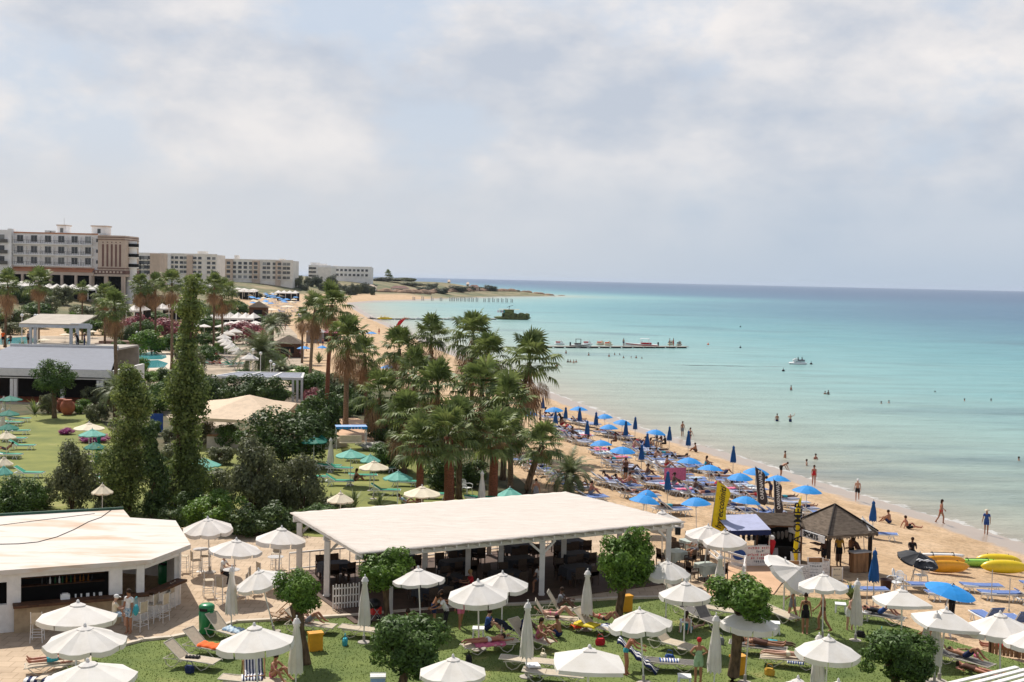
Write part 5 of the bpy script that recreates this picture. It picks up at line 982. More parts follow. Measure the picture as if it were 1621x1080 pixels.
q = G(1492, 925, 1.7); o = place_blue('large blue umbrella among the nearest loungers on the sand', q, 0, 'open blue beach umbrellas', (1.05, 1.05, .82)); o.rotation_euler = (R(10), R(8), .3)
ROWS = [((1000, 716), (1060, 741), 7), ((880, 690), (935, 708), 8), ((940, 716), (985, 734), 6), ((1100, 742), (1150, 762), 6), ((860, 663), (878, 668), 3), ((897, 668), (939, 678), 7), ((883, 680), (927, 697), 9), ((954, 689), (992, 698), 6), ((996, 704), (1074, 734), 12), ((1078, 742), (1092, 747), 2), ((1023, 729), (1081, 762), 9), ((1088, 762), (1132, 782), 6), ((965, 735), (1024, 765), 8), ((1023, 768), (1120, 793), 11), ((948, 764), (1002, 780), 6), ((822, 730), (924, 783), 11), ((990, 786), (1030, 794), 3), ((1042, 810), (1078, 818), 3), ((1140, 764), (1192, 784), 6), ((1150, 782), (1203, 797), 5), ((1150, 812), (1205, 822), 4), ((1236, 797), (1258, 806), 2), ((1270, 812), (1295, 822), 2), ((1212, 818), (1250, 830), 3), ((925, 792), (945, 798), 2), ((740, 690), (800, 720), 5)]
rr_ = random.Random(12); BLP = []
RN = ['topmost', 'second', 'third', 'fourth', 'fifth', 'sixth', 'seventh', 'eighth', 'ninth', 'tenth', 'eleventh', 'twelfth', 'thirteenth', 'fourteenth', 'fifteenth', 'sixteenth', 'seventeenth', 'eighteenth', 'nineteenth', 'twentieth', 'twenty first', 'twenty second', 'twenty third', 'twenty fourth', 'twenty fifth', 'lowest']
for ri, (a, b, n) in enumerate(ROWS):
    A_ = G(*a); B_ = G(*b); d = B_ - A_; 
    for k in range(n):
        q = A_ + d * ((k + .5) / n) + Vector((rr_.uniform(-.3, .3), rr_.uniform(-.15, .15), 0)); q.z = H(q.x, q.y) + .02; rz = R(14) + rr_.uniform(-.2, .2)
        pv = rr_.choice([0, 0, 1, 1, 2, 3, 3, 4, 4]); place_bl[pv](('blue' if pv < 3 else 'pale blue grey') + ' white framed lounger, %s from the left in the %s beach row' % (ordn[k], RN[ri]), q, rz, 'blue loungers in rows on the beach'); BLP.append((q, rz))
NB = [((1372, 944), 'at the lawn corner by the folded parasol', 0), ((1448, 936), 'left of the large blue umbrella', 1), ((1500, 951), 'below the large blue umbrella', 0), ((1554, 938), 'beyond the thin pole right of the large umbrella', 0), ((1583, 950), 'nearest the right edge with a flat blue pad', 0), ((1640, 958), 'cut by the right edge of the picture', 1), ((1394, 854), 'right of the thatched kiosk', 0), ((1648, 935), 'cream one at the right edge', 0), ((1468, 893), 'under the black tilted umbrella', 0)]
for (x, y), lb, k in NB: place_bl[k]('blue padded white lounger ' + lb, G(x, y), R(2 if x != 1394 else -12), 'nearest blue loungers on the sand')
for x, y, a, lb in ((1563, 997, 100, 'left of two seen end on behind the white parasols'), (1610, 1003, 95, 'right of two seen end on behind the white parasols')): place_bl[2]('blue padded lounger ' + lb, G(x, y - 8), R(a), 'nearest blue loungers on the sand')
# beach towels and people on the loungers
def onrow(i, lab, pose, skin, wear, fem=False, hair='short'):
    q, rz = BLP[i]; return person(lab, q + Vector((-.05, 0, .42)), pose, skin, rz - math.pi / 2, wear, hair, hi=False, fem=fem)
sk = ['skin tan', 'skin light', 'skin red', 'skin tan', 'skin dark']; wr_ = [(('shorts', 'cloth navy'),), (('briefs', 'cloth black'), ('bra', 'cloth black')), (('shorts', 'cloth red'),), (('briefs', 'cloth pink'), ('bra', 'cloth pink')), (('shorts', 'cloth grey'),), (('swimsuit', 'cloth teal'),)]; wn = ['navy shorts', 'a black bikini', 'red shorts', 'a pink bikini', 'grey shorts', 'a teal swimsuit']
cum = 0; used_l = set()
for ri, (a, b, n) in enumerate(ROWS):
    for k in range(n):
        i = cum + k
        if rr_.random() < .42: j = rr_.randrange(6); onrow(i, 'sunbather in %s on the %s lounger of the %s beach row' % (wn[j], ordn[k], RN[ri]), rr_.choice(['knees', 'supine', 'recline', 'sit', 'prone']), sk[rr_.randrange(5)], wr_[j], j in (1, 3, 5), rr_.choice(['short', 'long', 'tail']))
        elif rr_.random() < .35: q, rz = BLP[i]; m_ = rr_.choice([('pattern cloth', 'blue and white patterned'), ('cloth pink', 'pink'), ('cloth white', 'white'), ('cloth navy', 'navy')]); towel('beach_towel', '%s towel over the %s lounger of the %s beach row' % (m_[1], ordn[k], RN[ri]), q, rz, 1.3, .6, [m_[0]], .40, 1)
    cum += n
q = G(1068, 772); t = thing('pink_sheet', 'pink sheet hung upright as a sun screen among the beach loungers', 'towel', q, R(20)); MB().box((0, 0, .95), (1.7, .02, .9)).build('cloth', MATS['cloth pink'], t)
f = MB()
for s in (-1, 1): f.tube([(s * .86, 0, 0), (s * .86, 0, 1.45)], .015, 5)
f.build('poles', MATS['steel pole'], t)
BP = [(1080, 692, 'stand', 'skin tan', (('shorts', 'cloth grey'),), 'tall man walking in the shallows, left of a pair', 0, 200), (1092, 703, 'walk', 'skin light', (('briefs', 'cloth black'), ('bra', 'cloth black')), 'woman walking in the shallows, right of a pair', 1, 200), (1288, 769, 'walk2', 'skin red', (('swimsuit', 'cloth red'),), 'woman in red wading by the waterline', 1, 170), (1236, 755, 'bend', 'skin tan', (('shorts', 'cloth black'),), 'bather bending at the waterline above the black flags', 0, -70),
 (1357, 793, 'walk', 'skin light', (('shorts', 'cloth black'),), 'person in a white hat and black shorts walking along the water', 0, 160), (1489, 829, 'walk', 'skin tan', (('briefs', 'cloth red'), ('bra', 'cloth red')), 'woman in an orange red bikini walking on the wet sand', 1, -90), (1561, 846, 'stand', 'skin tan', (('shirt', 'cloth blue'), ('shorts', 'cloth blue')), 'person in blue shirt and white hat standing in the shallows', 0, 150), (855, 676, 'stand', 'skin dark', (('shorts', 'cloth black'),), 'person standing by the palm at the far end of the beach', 0, 90),
 (931, 703, 'stand', 'skin tan', (('shorts', 'cloth brown'),), 'person standing beside the folded umbrella left of the large pair', 0, 60), (975, 707, 'chair', 'skin dark', (('shorts', 'cloth brown'),), 'dark haired person sitting behind the large blue pair', 0, 90), (990, 762, 'stand', 'skin tan', (('shirt', 'cloth brown'), ('shorts', 'cloth black')), 'person standing at the end of the blue lounger row', 0, 30), (1408, 829, 'sit', 'skin tan', (('shorts', 'cloth navy'),), 'man sitting on the sand near the water, left of two', 0, 40), (1437, 837, 'sitback', 'skin red', (('shorts', 'cloth black'),), 'man leaning back on the sand near the water, right of two', 0, -80),
 (1443, 888, 'chair', 'skin dark', (('shirt', 'cloth black'), ('shorts', 'cloth black')), 'dark haired person sitting behind the black tilted umbrella', 0, 170), (1220, 790, 'lean', 'skin dark', (('shorts', 'cloth navy'),), 'person bending between the two black flags', 0, 60), (600, 530, 'stand', 'skin tan', (('shorts', 'cloth red'),), 'person on the far sand beside the red flag', 0, 0), (1040, 706, 'chair', 'skin dark', (('shirt', 'cloth black'), ('shorts', 'cloth grey')), 'first of three dark people seated near the water', 0, 60), (1047, 708, 'chair', 'skin dark', (('shirt', 'cloth brown'), ('shorts', 'cloth grey')), 'second of three dark people seated near the water', 0, 60), (1053, 711, 'chair', 'skin dark', (('shirt', 'cloth black'), ('shorts', 'cloth black')), 'third of three dark people seated near the water', 0, 60), (888, 676, 'lean', 'skin dark', (('shirt', 'cloth black'), ('shorts', 'cloth black')), 'person in black leaning over loungers at the far end', 0, 60), (1102, 716, 'sit', 'skin tan', (('shorts', 'cloth brown'),), 'person sitting on the wet sand below the walking pair', 0, 60)]
for x, y, pose, s_, wear, lab, fem, a in BP:
    q = G(x, y); hi = y > 740; person(lab, q, pose, s_, R(a), wear, 'long' if fem else 'short', hi=hi, fem=bool(fem), hat={1357: 'cap', 1561: 'hat'}.get(x))
SW = [(1230, 667, .75, 'dark swimmer standing left of two'), (1251, 668, .65, 'swimmer in a white cap standing right of two'), (1252, 618, .9, 'lone dark swimmer left below the jet ski'), (1306, 624, 1.2, 'low swimmer of the close pair below the jet ski'), (1311, 625, 1.0, 'taller swimmer of the close pair below the jet ski'), (1395, 639, 1.35, 'left of two heads in mid bay'), (1407, 638, 1.3, 'right of two heads in mid bay'), (1480, 621, 1.45, 'faint head far out in the bay'), (1527, 635, 1.3, 'head left of two at the right side of the bay'), (1569, 635, 1.3, 'head right of two at the right side of the bay'), (1243, 725, 1.0, 'swimmer close in, above the bending bather'), (1277, 737, 1.1, 'child swimmer close to the woman in red'), (1291, 727, 1.15, 'swimmer behind the woman in red'), (1613, 729, 1.3, 'swimmer at the right edge of the picture'), (1489, 800, 1.6, 'head hidden'),
 (896, 560, .9, 'dark swimmer under the pontoon, leftmost'), (932, 563, 1.0, 'swimmer under the small moored boat'), (964, 565, 1.0, 'reddish swimmer left of the pontoon group'), (973, 562, 1.2, 'swimmer second in the pontoon group'), (981, 562, 1.3, 'swimmer third in the pontoon group'), (987, 567, 1.2, 'swimmer fourth in the pontoon group'), (999, 567, 1.3, 'swimmer fifth in the pontoon group'), (1007, 567, 1.1, 'swimmer sixth in the pontoon group'), (1016, 568, 1.3, 'rightmost swimmer of the pontoon group'),
 (899, 574, 1.0, 'leftmost of four bathers standing together'), (903, 574, 1.1, 'second of four bathers standing together'), (908, 575, 1.0, 'third of four bathers standing together'), (912, 574, 1.1, 'rightmost of four bathers standing together'), (881, 583, .8, 'bather alone beside the palm fronds')]
for i, (x, y, dz, lab) in enumerate(SW):
    if lab == 'head hidden': continue
    q = P(x, y, 0); q.z = -dz; person(lab + ' in the sea' if 'sea' not in lab else lab, q, 'armsup' if i in (1,) else 'stand', sk[i % 5], rnd.uniform(0, 6), (('shorts', 'cloth navy'),), 'short', hi=False, group='bathers in the sea', hat='cap' if i == 1 else None)
# ================================================================== kiosk with thatched pyramid roof
thm = mat('thatch', (.20, .155, .115), .95, col2=(.10, .075, .055), scale=3, bump=1.0, stretch=(1, 1, 5), bscale=22); 
def kiosk():
    c = P(1321.7, 800.4, 5.1); c = Vector((c.x, c.y, H(c.x, c.y))); t = thing('thatched_kiosk', 'open wooden kiosk with a pyramid thatched roof and SPORTS board', 'kiosk', c, 0); hd_ = 2.15; ez = 1.95; az = 5.1 - c.z
    V = [Vector((-.80, -1.97, ez)), Vector((1.97, -.80, ez)), Vector((.80, 1.97, ez)), Vector((-1.97, .80, ez))]; ap = Vector((0, 0, az)); b = MB(); r = random.Random(2); K = 6; per = 14
    for q in range(4):
        a, d = V[q], V[(q + 1) % 4]
        for k in range(K):
            t0, t1 = k / K, (k + 1) / K; lo = lambda u, t_, dz: (ap.lerp(a.lerp(d, u), t_)) + Vector((0, 0, dz))
            for j in range(per):
                u0, u1 = j / per, (j + 1) / per; jit = r.uniform(0, .05); b.add([lo(u0, t0, .06), lo(u1, t0, .06), lo(u1, min(1.03, t1 + .012 + jit), .045), lo(u0, min(1.03, t1 + .012 + jit), .045)], [(0, 1, 2, 3)]); b.add([lo(u0, min(1.03, t1 + .012 + jit), .045), lo(u1, min(1.03, t1 + .012 + jit), .045), lo(u1, t1, -.05), lo(u0, t1, -.05)], [(0, 1, 2, 3)])
        for j in range(36):
            u0, u1 = j / 36, (j + .9) / 36; dz = r.uniform(.14, .26); p0, p1 = a.lerp(d, u0) * 1.02, a.lerp(d, u1) * 1.02; p0.z = p1.z = ez + .02; b.add([p0, p1, p1 + Vector((0, 0, -dz)), p0 + Vector((0, 0, -dz * .9))], [(0, 1, 2, 3)])
    b.build('thatch_roof', thm, t); rd = MB()
    for q in range(4): rd.tube([V[q] * 1.02 + Vector((0, 0, .06)), ap + Vector((0, 0, .08))], .045, 6)
    rd.build('ridge', MATS['dark wood'], t)
    for q in range(4): p = V[q] * .84; MB().bar((p.x, p.y, -.05), (p.x, p.y, ez + .1), .17).build('post', MATS['dark wood'], t)
    bm_ = MB()
    for q in range(4): a, d = V[q] * .84, V[(q + 1) % 4] * .84; bm_.bar((a.x, a.y, ez - .05), (d.x, d.y, ez - .05), .1, .14)
    bm_.build('beam', MATS['dark wood'], t); a, d = V[0] * .88, V[1] * .88; p = a.lerp(d, .72); ct = MB(); ct.box((p.x, p.y, .5), (.9, .3, 1.0), math.atan2((d - a).y, (d - a).x)); ct.build('counter', MATS['wood light'], t); tp = MB(); tp.box((p.x, p.y, 1.03), (1.1, .5, .06), math.atan2((d - a).y, (d - a).x)); tp.build('counter_top', MATS['grey paint'], t)
    a, d = V[3], V[0]; u = (d - a); rz = math.atan2(u.y, u.x); p = a.lerp(d, .50) * 1.13; bd = MB(); bd.box((p.x, p.y, ez - .17), (u.length * .98, .05, .36), rz); bd = bd.build('name_board', MATS['cloth white'], t)
    tx = link(text_mesh('SPORTS', .34, MATS['black'], .01, 0, .008), 'lettering', bd); w_ = p + Vector((math.sin(rz), -math.cos(rz), 0)) * .045 + u.normalized() * .42; tx.location = (w_.x, w_.y, ez - .17); tx.rotation_euler = (math.pi / 2, 0, rz)
    sh = MB()
    for z in (1.1, 1.4, 1.7): p = V[3].lerp(V[0], .85) * .9; sh.box((p.x - .25, p.y + .3, z), (.7, .35, .03), rz)
    sh.build('shelf', MATS['wood brown'], t); return c, V
KC_, KV = kiosk()
for i, (dx, dy, pose, wear, lab, a) in enumerate(((-.55, -.3, 'stand', (('shirt', 'cloth brown'), ('shorts', 'cloth black')), 'left person in the shade of the thatched kiosk', 40), (.35, .2, 'stand', (('shirt', 'cloth yellow'), ('shorts', 'cloth black')), 'person in a yellow orange shirt in the thatched kiosk', 180), (.95, .1, 'stand', (('shorts', 'cloth black'),), 'shirtless person in the thatched kiosk', -60), (1.25, -.35, 'lean', (('shirt', 'cloth brown'), ('shorts', 'cloth brown')), 'rightmost person at the kiosk counter', 60))): person(lab, KC_ + Vector((dx, dy, 0)), pose, 'skin dark' if i != 2 else 'skin tan', R(a), wear)
# striped stand and dark hut beside it
q0 = G(1180, 893); zz = q0.z
def stand():
    t = thing('beach_stand', 'small stand with a faded blue awning and white lettered banner', 'stand', q0, R(8)); mb = MB(); 
    am = mat('faded blue canvas', (.38, .40, .55), .8, .05, 3); mb.add([(-1.15, -.75, 1.85), (1.0, -.75, 1.9), (1.0, 1.5, 2.25), (-1.15, 1.5, 2.2)], [(0, 1, 2, 3)]); o = mb.build('awning', am, t); o.modifiers.new('s', 'SOLIDIFY').thickness = .03
    v = MB(); n = 14
    for k in range(n): x0 = -1.15 + 2.15 * k / n; x1 = x0 + 2.15 / n; v.add([(x0, -.77, 1.86), (x1, -.77, 1.86), (x1, -.78, 1.62 + .03 * (k % 2)), (x0, -.78, 1.62)], [(0, 1, 2, 3)])
    v.build('valance', MATS['cloth navy'], o)
    for x in (-1.1, .95):
        for y in (-.72, 1.45): MB().bar((x, y, 0), (x, y, 1.9 if y < 0 else 2.2), .05).build('pole', MATS['steel pole'], t)
    b = MB().box((-.02, -.74, .55), (2.0, .04, 1.1)).build('banner', MATS['cloth white'], t)
    for i, s in enumerate(('x' * 12, 'x' * 4, 'x' * 13, 'x' * 11, 'x' * 6)):
        tx = link(marks(len(s), .16, MATS['red'] if i in (0, 2, 3) else MATS['cloth navy'], i), 'lettering', b); tx.location = (.45, -.775, .98 - i * .17); tx.rotation_euler = (math.pi / 2, 0, 0)
    pl = MB().ball((-.6, -.79, .65), .26, 14, 8, sq=(1.3, .05, 1)).build('picture', MATS['cloth blue'], b); hg = MB(); r = random.Random(3)
    for k in range(7): hg.box((-.95 + k * .28, .1, 1.45), (.14, .1, .5 + .1 * r.random()))
    hg.build('hanging_goods', MATS['dark inside'], t); return t
stand()
q1 = G(1232, 893)
def hut():
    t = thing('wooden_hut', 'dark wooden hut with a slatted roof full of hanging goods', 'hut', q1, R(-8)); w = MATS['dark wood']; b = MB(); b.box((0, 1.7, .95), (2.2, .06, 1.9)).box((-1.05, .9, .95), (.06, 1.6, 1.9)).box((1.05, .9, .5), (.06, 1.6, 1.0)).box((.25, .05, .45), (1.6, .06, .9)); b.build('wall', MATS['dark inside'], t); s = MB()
    for k in range(17): s.box((0, -.1 + k * .115, 2.0 + k * .016), (2.4, .065, .035), 0)
    s.build('slat_roof', MATS['thatch'] if 'thatch' in MATS else w, t); f = MB()
    for x in (-1.1, 1.1):
        for y in (0, 1.75): f.bar((x, y, 0), (x, y, 2.0), .09)
    f.bar((-1.15, 0, 1.95), (1.15, 0, 1.95), .09).bar((-1.5, -.2, 1.75), (-.2, 0, 1.9), .06); f.build('frame', MATS['wood brown'], t); g_ = MB(); r = random.Random(8)
    for k in range(9): g_.ball((-.8 + k * .2, .5 + .3 * r.random(), 1.2 + .3 * r.random()), .12, 7, 5, sq=(.8, .6, 1.8))
    g_.build('hanging_goods', MATS['grey sling'], t); return t
hut()
for i, (x, y, w, h, m, lab) in enumerate(((1206, 892, .45, 1.0, 'cloth white', 'narrow white board leaning by the striped stand'), (1214, 895, .6, 1.0, 'pattern cloth', 'leaning board with green pattern by the dark hut'), (1223, 896, .5, .95, 'cloth grey', 'pale board at the corner of the dark hut'), (1258, 897, .5, .8, 'cloth white', 'pinkish white board behind the price boards'))):
    t = thing('display_board', lab, 'board', G(x, y) + Vector((0, -.25, 0)), R(5)); o = MB().box((0, 0, h / 2), (w, .03, h)).build('panel', MATS[m], t); o.rotation_euler.x = R(-12)
t = thing('inflatable', 'red inflatable cone hanging beside the dark hut', 'toy', G(1220, 896) + Vector((0, -.1, .95))); MB().lathe([(.02, -.45), (.16, .1), (.2, .3), (.1, .45)], 10).build('body', MATS['cloth red'], t, True); MB().ball((0, 0, .5), .14, 10, 7).build('head', MATS['cloth white'], t)
def aboard(x, y, w, h, lines, m, lab, rz=0):
    t = thing('price_board', lab, 'sign', G(x, y), rz); p = MB().box((0, 0, h / 2 + .05), (w, .04, h)).build('panel', MATS[m], t); p.rotation_euler.x = R(-9); bk = MB().box((0, .28, h / 2), (w, .03, h)).build('back_panel', MATS['wood light'], t); bk.rotation_euler.x = R(9); MB().bar((-w / 2, -.01, 0), (-w / 2, .02, h + .06), .04).bar((w / 2, -.01, 0), (w / 2, .02, h + .06), .04).build('frame', MATS['white paint'], t)
    for i, (s, sz, mm) in enumerate(lines): tx = link(marks(min(len(s), int(w / sz / .62)), sz, MATS[mm], i + len(lab)), 'lettering', p); tx.location = (0, -.026, h * .93 - i * h * .93 / len(lines)); tx.rotation_euler = (math.pi / 2, 0, 0)
aboard(1256, 925, .55, 1.05, (('x' * 6, .1, 'cloth yellow'), ('x' * 7, .13, 'black'), ('x' * 5, .08, 'cloth grey'), ('x' * 7, .11, 'black'), ('x' * 4, .2, 'cloth blue'), ('x' * 4, .2, 'cloth blue')), 'cream canvas', 'olive price board leftmost in front of the hut', R(6))
aboard(1272, 922, .50, .78, tuple(('x' * 9, .075, 'cloth grey') for _ in range(7)), 'cloth white', 'small grey white price board second in the row', R(-4))
aboard(1290, 921, .72, 1.1, (('x' * 11, .08, 'cloth brown'), ('x' * 11, .07, 'cloth grey'), ('x' * 10, .13, 'black'), ('x' * 12, .07, 'cloth grey'), ('x' * 12, .07, 'cloth grey'), ('x' * 9, .12, 'black'), ('x' * 12, .07, 'cloth grey')), 'cloth white', 'widest tall white price board in the row', R(3))
aboard(1305, 918, .42, .95, tuple(('x' * 7, .07, 'cloth grey') for _ in range(5)), 'cloth white', 'pinkish price board beside the front kiosk post', R(-8))
aboard(1325, 920, .5, .6, (('x' * 6, .09, 'black'), ('x' * 6, .09, 'cloth grey')), 'cream canvas', 'low yellowish board behind the front kiosk post', 0)
# feather flags
def flag(lab, base, top, h, w, m, txt, tm, side=1, drop=.35, tsz=.34, sh=.2, rz=0, cat='flag'):
    q = G(*base); t = thing('feather_flag', lab, 'flag', q, rz); D = q.y; tp = P(top[0], top[1], q.z + h); lean = Vector((tp.x - q.x, 0, h)); MB().tube([(0, 0, 0), tuple(lean * .6), tuple(lean)], [.03, .02, .012], 6).build('pole', MATS['steel pole'], t); b = MB(); n = 16; vs = []; z0 = drop
    for i in range(n + 1):
        f = i / n; u = z0 + (1 - z0) * f; p = lean * u; ww = w * (1 - max(0, (f - .78) / .22) ** 2 * .92) * (.9 + .1 * math.sin(f * 9)) * (1 if f > .12 else .75 + 2 * f)
        for j in range(4): vs.append((p.x + side * ww * j / 3, .05 * math.sin(f * 11 + j * 1.5), p.z - .04 * j))
    fs = [(i * 4 + j, i * 4 + j + 1, i * 4 + j + 5, i * 4 + j + 4) for i in range(n) for j in range(3)]; b.add(vs, fs); cl = b.build('banner', MATS[m], t, True); cl.modifiers.new('s', 'SOLIDIFY').thickness = .008
    me = text_mesh(txt, tsz, MATS[tm], .005, sh, .006)
    sp_ = link(me, 'lettering', cl); mid = lean * (z0 + (1 - z0) * .5); bb = max(v.co.x for v in me.vertices) * 2; sc_ = min(1.4, h * (1 - z0) * .8 / bb); sp_.scale = (sc_, sc_, 1); sp_.location = (mid.x + side * w * .45, -.085, mid.z); sp_.rotation_euler = (math.pi / 2, 0, 0); sp_.matrix_local = Matrix.Translation(sp_.location) @ Matrix.Rotation(-math.pi / 2 + math.atan2(lean.x, lean.z), 4, 'Y') @ Matrix.Rotation(math.pi / 2, 4, 'X') @ Matrix.Diagonal((-sc_, sc_, 1, 1)) if False else Matrix.Translation(sp_.location) @ Matrix.Rotation(-math.pi / 2 + math.atan2(lean.x, lean.z), 4, 'Y') @ Matrix.Rotation(math.pi / 2, 4, 'X') @ Matrix.Diagonal((sc_, sc_, 1, 1))
flag('tall yellow feather flag with black script at the pergola end', (1119, 886), (1133, 757), 4.1, .78, 'yellow flag', 'hyreccoiiniti', 'black', 1, .30, .42, .35)
flag('yellow feather flag with black letters in front of the hut', (1262, 915), (1266, 783), 4.0, .42, 'yellow flag', 'K A OMEP', 'black', -.6, .22, .5, 0)
flag('left black feather flag with white letters on the beach', (1202, 826), (1205, 745), 3.4, .62, 'black flag', 'OAKNAWAZ', 'cloth white', 1, .33, .3, 0); flag('right grey feather flag with white letters on the beach', (1228, 848), (1231, 762), 3.3, .5, 'black flag', 'OAKNAWAZ', 'cloth white', 1, .40, .3, 0)
flag('small red feather flag on the far sand', (612, 541), (618, 512), 5.5, 1.2, 'cloth red', ' i ', 'cloth white', -1, .35, .3, 0)
# boats on the sand
def hull(b, L_, w, h, c=(0, 0, 0), mi=0, roll_=0, rz=0, flatk=.6):
    n = 16; m = 12; vs = []; T = Matrix.Translation(c) @ Matrix.Rotation(rz, 4, 'Z') @ Matrix.Rotation(roll_, 4, 'X')
    for i in range(n + 1):
        f = i / n * 2 - 1; k = max(.02, (1 - abs(f) ** 2.6)) ** .62; x = f * L_ / 2
        for j in range(m):
            a = 2 * math.pi * j / m; y = math.cos(a) * w / 2 * k; z = math.sin(a) * h / 2 * k * (1 if math.sin(a) < 0 else flatk) + .12 * abs(f) ** 3 * h; vs.append(T @ Vector((x, y, z)))
    b.add(vs, [(i * m + j, i * m + (j + 1) % m, (i + 1) * m + (j + 1) % m, (i + 1) * m + j) for i in range(n) for j in range(m)] + [tuple(range(m - 1, -1, -1)), tuple(n * m + j for j in range(m))], mi); return b
def kayak(lab, q, rz, rl, m, L_=2.9, w=.78, strap=True, panel=False):
    t = thing('kayak', lab, 'kayak', q, rz); hull(MB(), L_, w, .52, (0, 0, 0), 0, rl).build('hull', MATS[m], t, True); s = Matrix.Rotation(rl, 4, 'X')
    ck = MB(); hull(ck, L_ * .5, w * .5, .1, tuple(s @ Vector((0, 0, .16))), 0, rl); ck.build('cockpit', MATS['grey sling'] if not panel else MATS['cloth grey'], t, True)
    if strap:
        st = MB()
        for x in (-.55, .55): st.tube([tuple(s @ Vector((x, y, z))) for y, z in ((-w * .5, .0), (-w * .35, .17), (0, .2))], .02, 5)
        st.build('strap', MATS['black'], t)
    return t
for x, y, rz, rl, m, dz, lab, pan in ((1497, 909, 0, R(-72), 'amber plastic', .40, 'front amber kayak of the left pair, propped on its side', True), (1492, 901, .06, R(-65), 'amber plastic', .42, 'rear amber kayak of the left pair', False), (1590, 909, -.05, R(-112), 'yellow plastic', .40, 'front yellow kayak of the right pair, propped on its side', False), (1580, 900, -.1, R(-108), 'yellow plastic', .44, 'rear yellow kayak of the right pair', False), (1545, 897, .05, R(-20), 'lime plastic', .26, 'lime green kayak behind the two pairs', False), (1490, 895, 0, R(-20), 'white plastic', .5, 'white kayak behind the amber pair', False)):
    q = G(x, y); kayak(lab, q + Vector((0, 0, dz)), rz, rl, m, 2.45, .72, True, pan)
q = G(1441, 923); o = proto('bk', open_umbrella('black_umbrella', 1.0, 1.5, .40, 'black', 8, .1, .3, 3, False, 'steel pole', False))('black tilted umbrella with white marks beside the kayaks', q, 0, None, (1.0, 1.0, .85)); o.rotation_euler = (R(14), R(8), .2)
lg_ = MB(); lg_.tube([(-.5, -.02, .01), (-.3, .08, 0), (-.05, .0, 0), (.2, .06, 0), (.5, -.04, .0)], [.02, .05, .04, .05, .015], 5).tube([(-.35, -.06, 0), (-.1, .05, 0), (.1, -.05, 0), (.35, .03, 0)], .025, 5)
tg = lg_.build('emblem', MATS['cloth white'], [k for k in kids(o) if k.name.startswith('canopy')][0]); tg.location = (0, -.5, .22); tg.rotation_euler = (R(24), 0, 0); tm = link(marks(9, .09, MATS['cloth white'], 4), 'lettering', tg.parent); tm.location = (0, -.90, .045); tm.rotation_euler = (R(28), 0, 0)
for x, y, a, lab in ((1416, 937, -150, 'white plastic armchair, left beside the brown bucket'), (1424, 934, -30, 'white plastic armchair, middle of three on the sand'), (1457, 925, 110, 'white plastic armchair, right by the black umbrella pole'), (739, 783, -40, 'white plastic armchair between the palm trunks')): place_pchair(lab, G(x, y), R(a), 'white plastic armchairs', 1.08)
t = thing('bucket', 'dark brown bucket bin on the sand', 'bucket', G(1402, 937)); MB().lathe([(.20, 0), (.26, .58), (.29, .6), (.27, .6), (.22, .1)], 16).build('body', mat('brown plastic', (.06, .03, .03), .5, .1, 3), t, True); MB().tube([(-.27, 0, .55), (-.2, .0, .42), (0, 0, .38), (.2, 0, .42), (.27, 0, .55)], .01, 5).build('handle', MATS['steel pole'], t)
for x, y, h, lab in ((1569, 953, 1.5, 'thin bare pole right of the large blue umbrella'), (1597, 968, 1.5, 'thin bare pole near the right edge'), (1372, 957, 1.1, 'thin bare pole beside the folded blue umbrella')): o = MB().tube([(0, 0, 0), (0, 0, h)], .02, 6).lathe([(.06, 0), (.03, .12)], 8).build('pole', MATS['steel pole']); tag(o, lab, 'pole', 'thin poles in the sand', None, G(x, y)); o.name = 'umbrella_pole'
# wooden fence at the lawn corner
def boardfence(lab, a, b, h=.9):
    t = thing('wooden_fence', lab, 'fence', a); d = b - a; n = int(d.length / .13); m = MATS['wood light']
    r = MB().bar((0, .03, h * .3), (d.x, d.y + .03, h * .3), .03, .08).bar((0, .03, h * .8), (d.x, d.y + .03, h * .8), .03, .08); r.build('rail', m, t)
    for k in range(n): f = (k + .5) / n; MB().bar((d.x * f, d.y * f, .02), (d.x * f, d.y * f, h * (1 + .05 * ((k * 7) % 3))), .115, .025).build('board', m, t)
    for f in (0, .5, 1): MB().bar((d.x * f, d.y * f + .06, 0), (d.x * f, d.y * f + .06, h * 1.1), .10).build('post', MATS['wood brown'], t)
boardfence('brown board fence at the lower right corner of the lawn', G(1568, 1036), G(1660, 1052))
# white slatted roof at the bottom right corner
def slat_roof():
    z = GZ + 2.6; A, B, C, D = [P(*q, z) for q in ((1478, 1088), (1610, 1056), (1800, 1110), (1660, 1180))]; t = thing('slatted_roof', 'white slatted shade roof cutting the bottom right corner', 'shade roof', (0, 0, 0)); b = MB()
    for k in range(14): f = k / 13; b.bar(A.lerp(D, f), B.lerp(C, f), .16, .04)
    b.build('slats', MATS['white paint'], t); MB().bar(A - Vector((0, 0, .1)), D - Vector((0, 0, .1)), .08, .14).bar(B - Vector((0, 0, .1)), C - Vector((0, 0, .1)), .08, .14).build('beam', MATS['white paint'], t)
    for p in (A.lerp(D, .15), B.lerp(C, .12), C, D): MB().bar((p.x, p.y, GZ), (p.x, p.y, z - .15), .12).build('post', MATS['white paint'], t)
slat_roof()
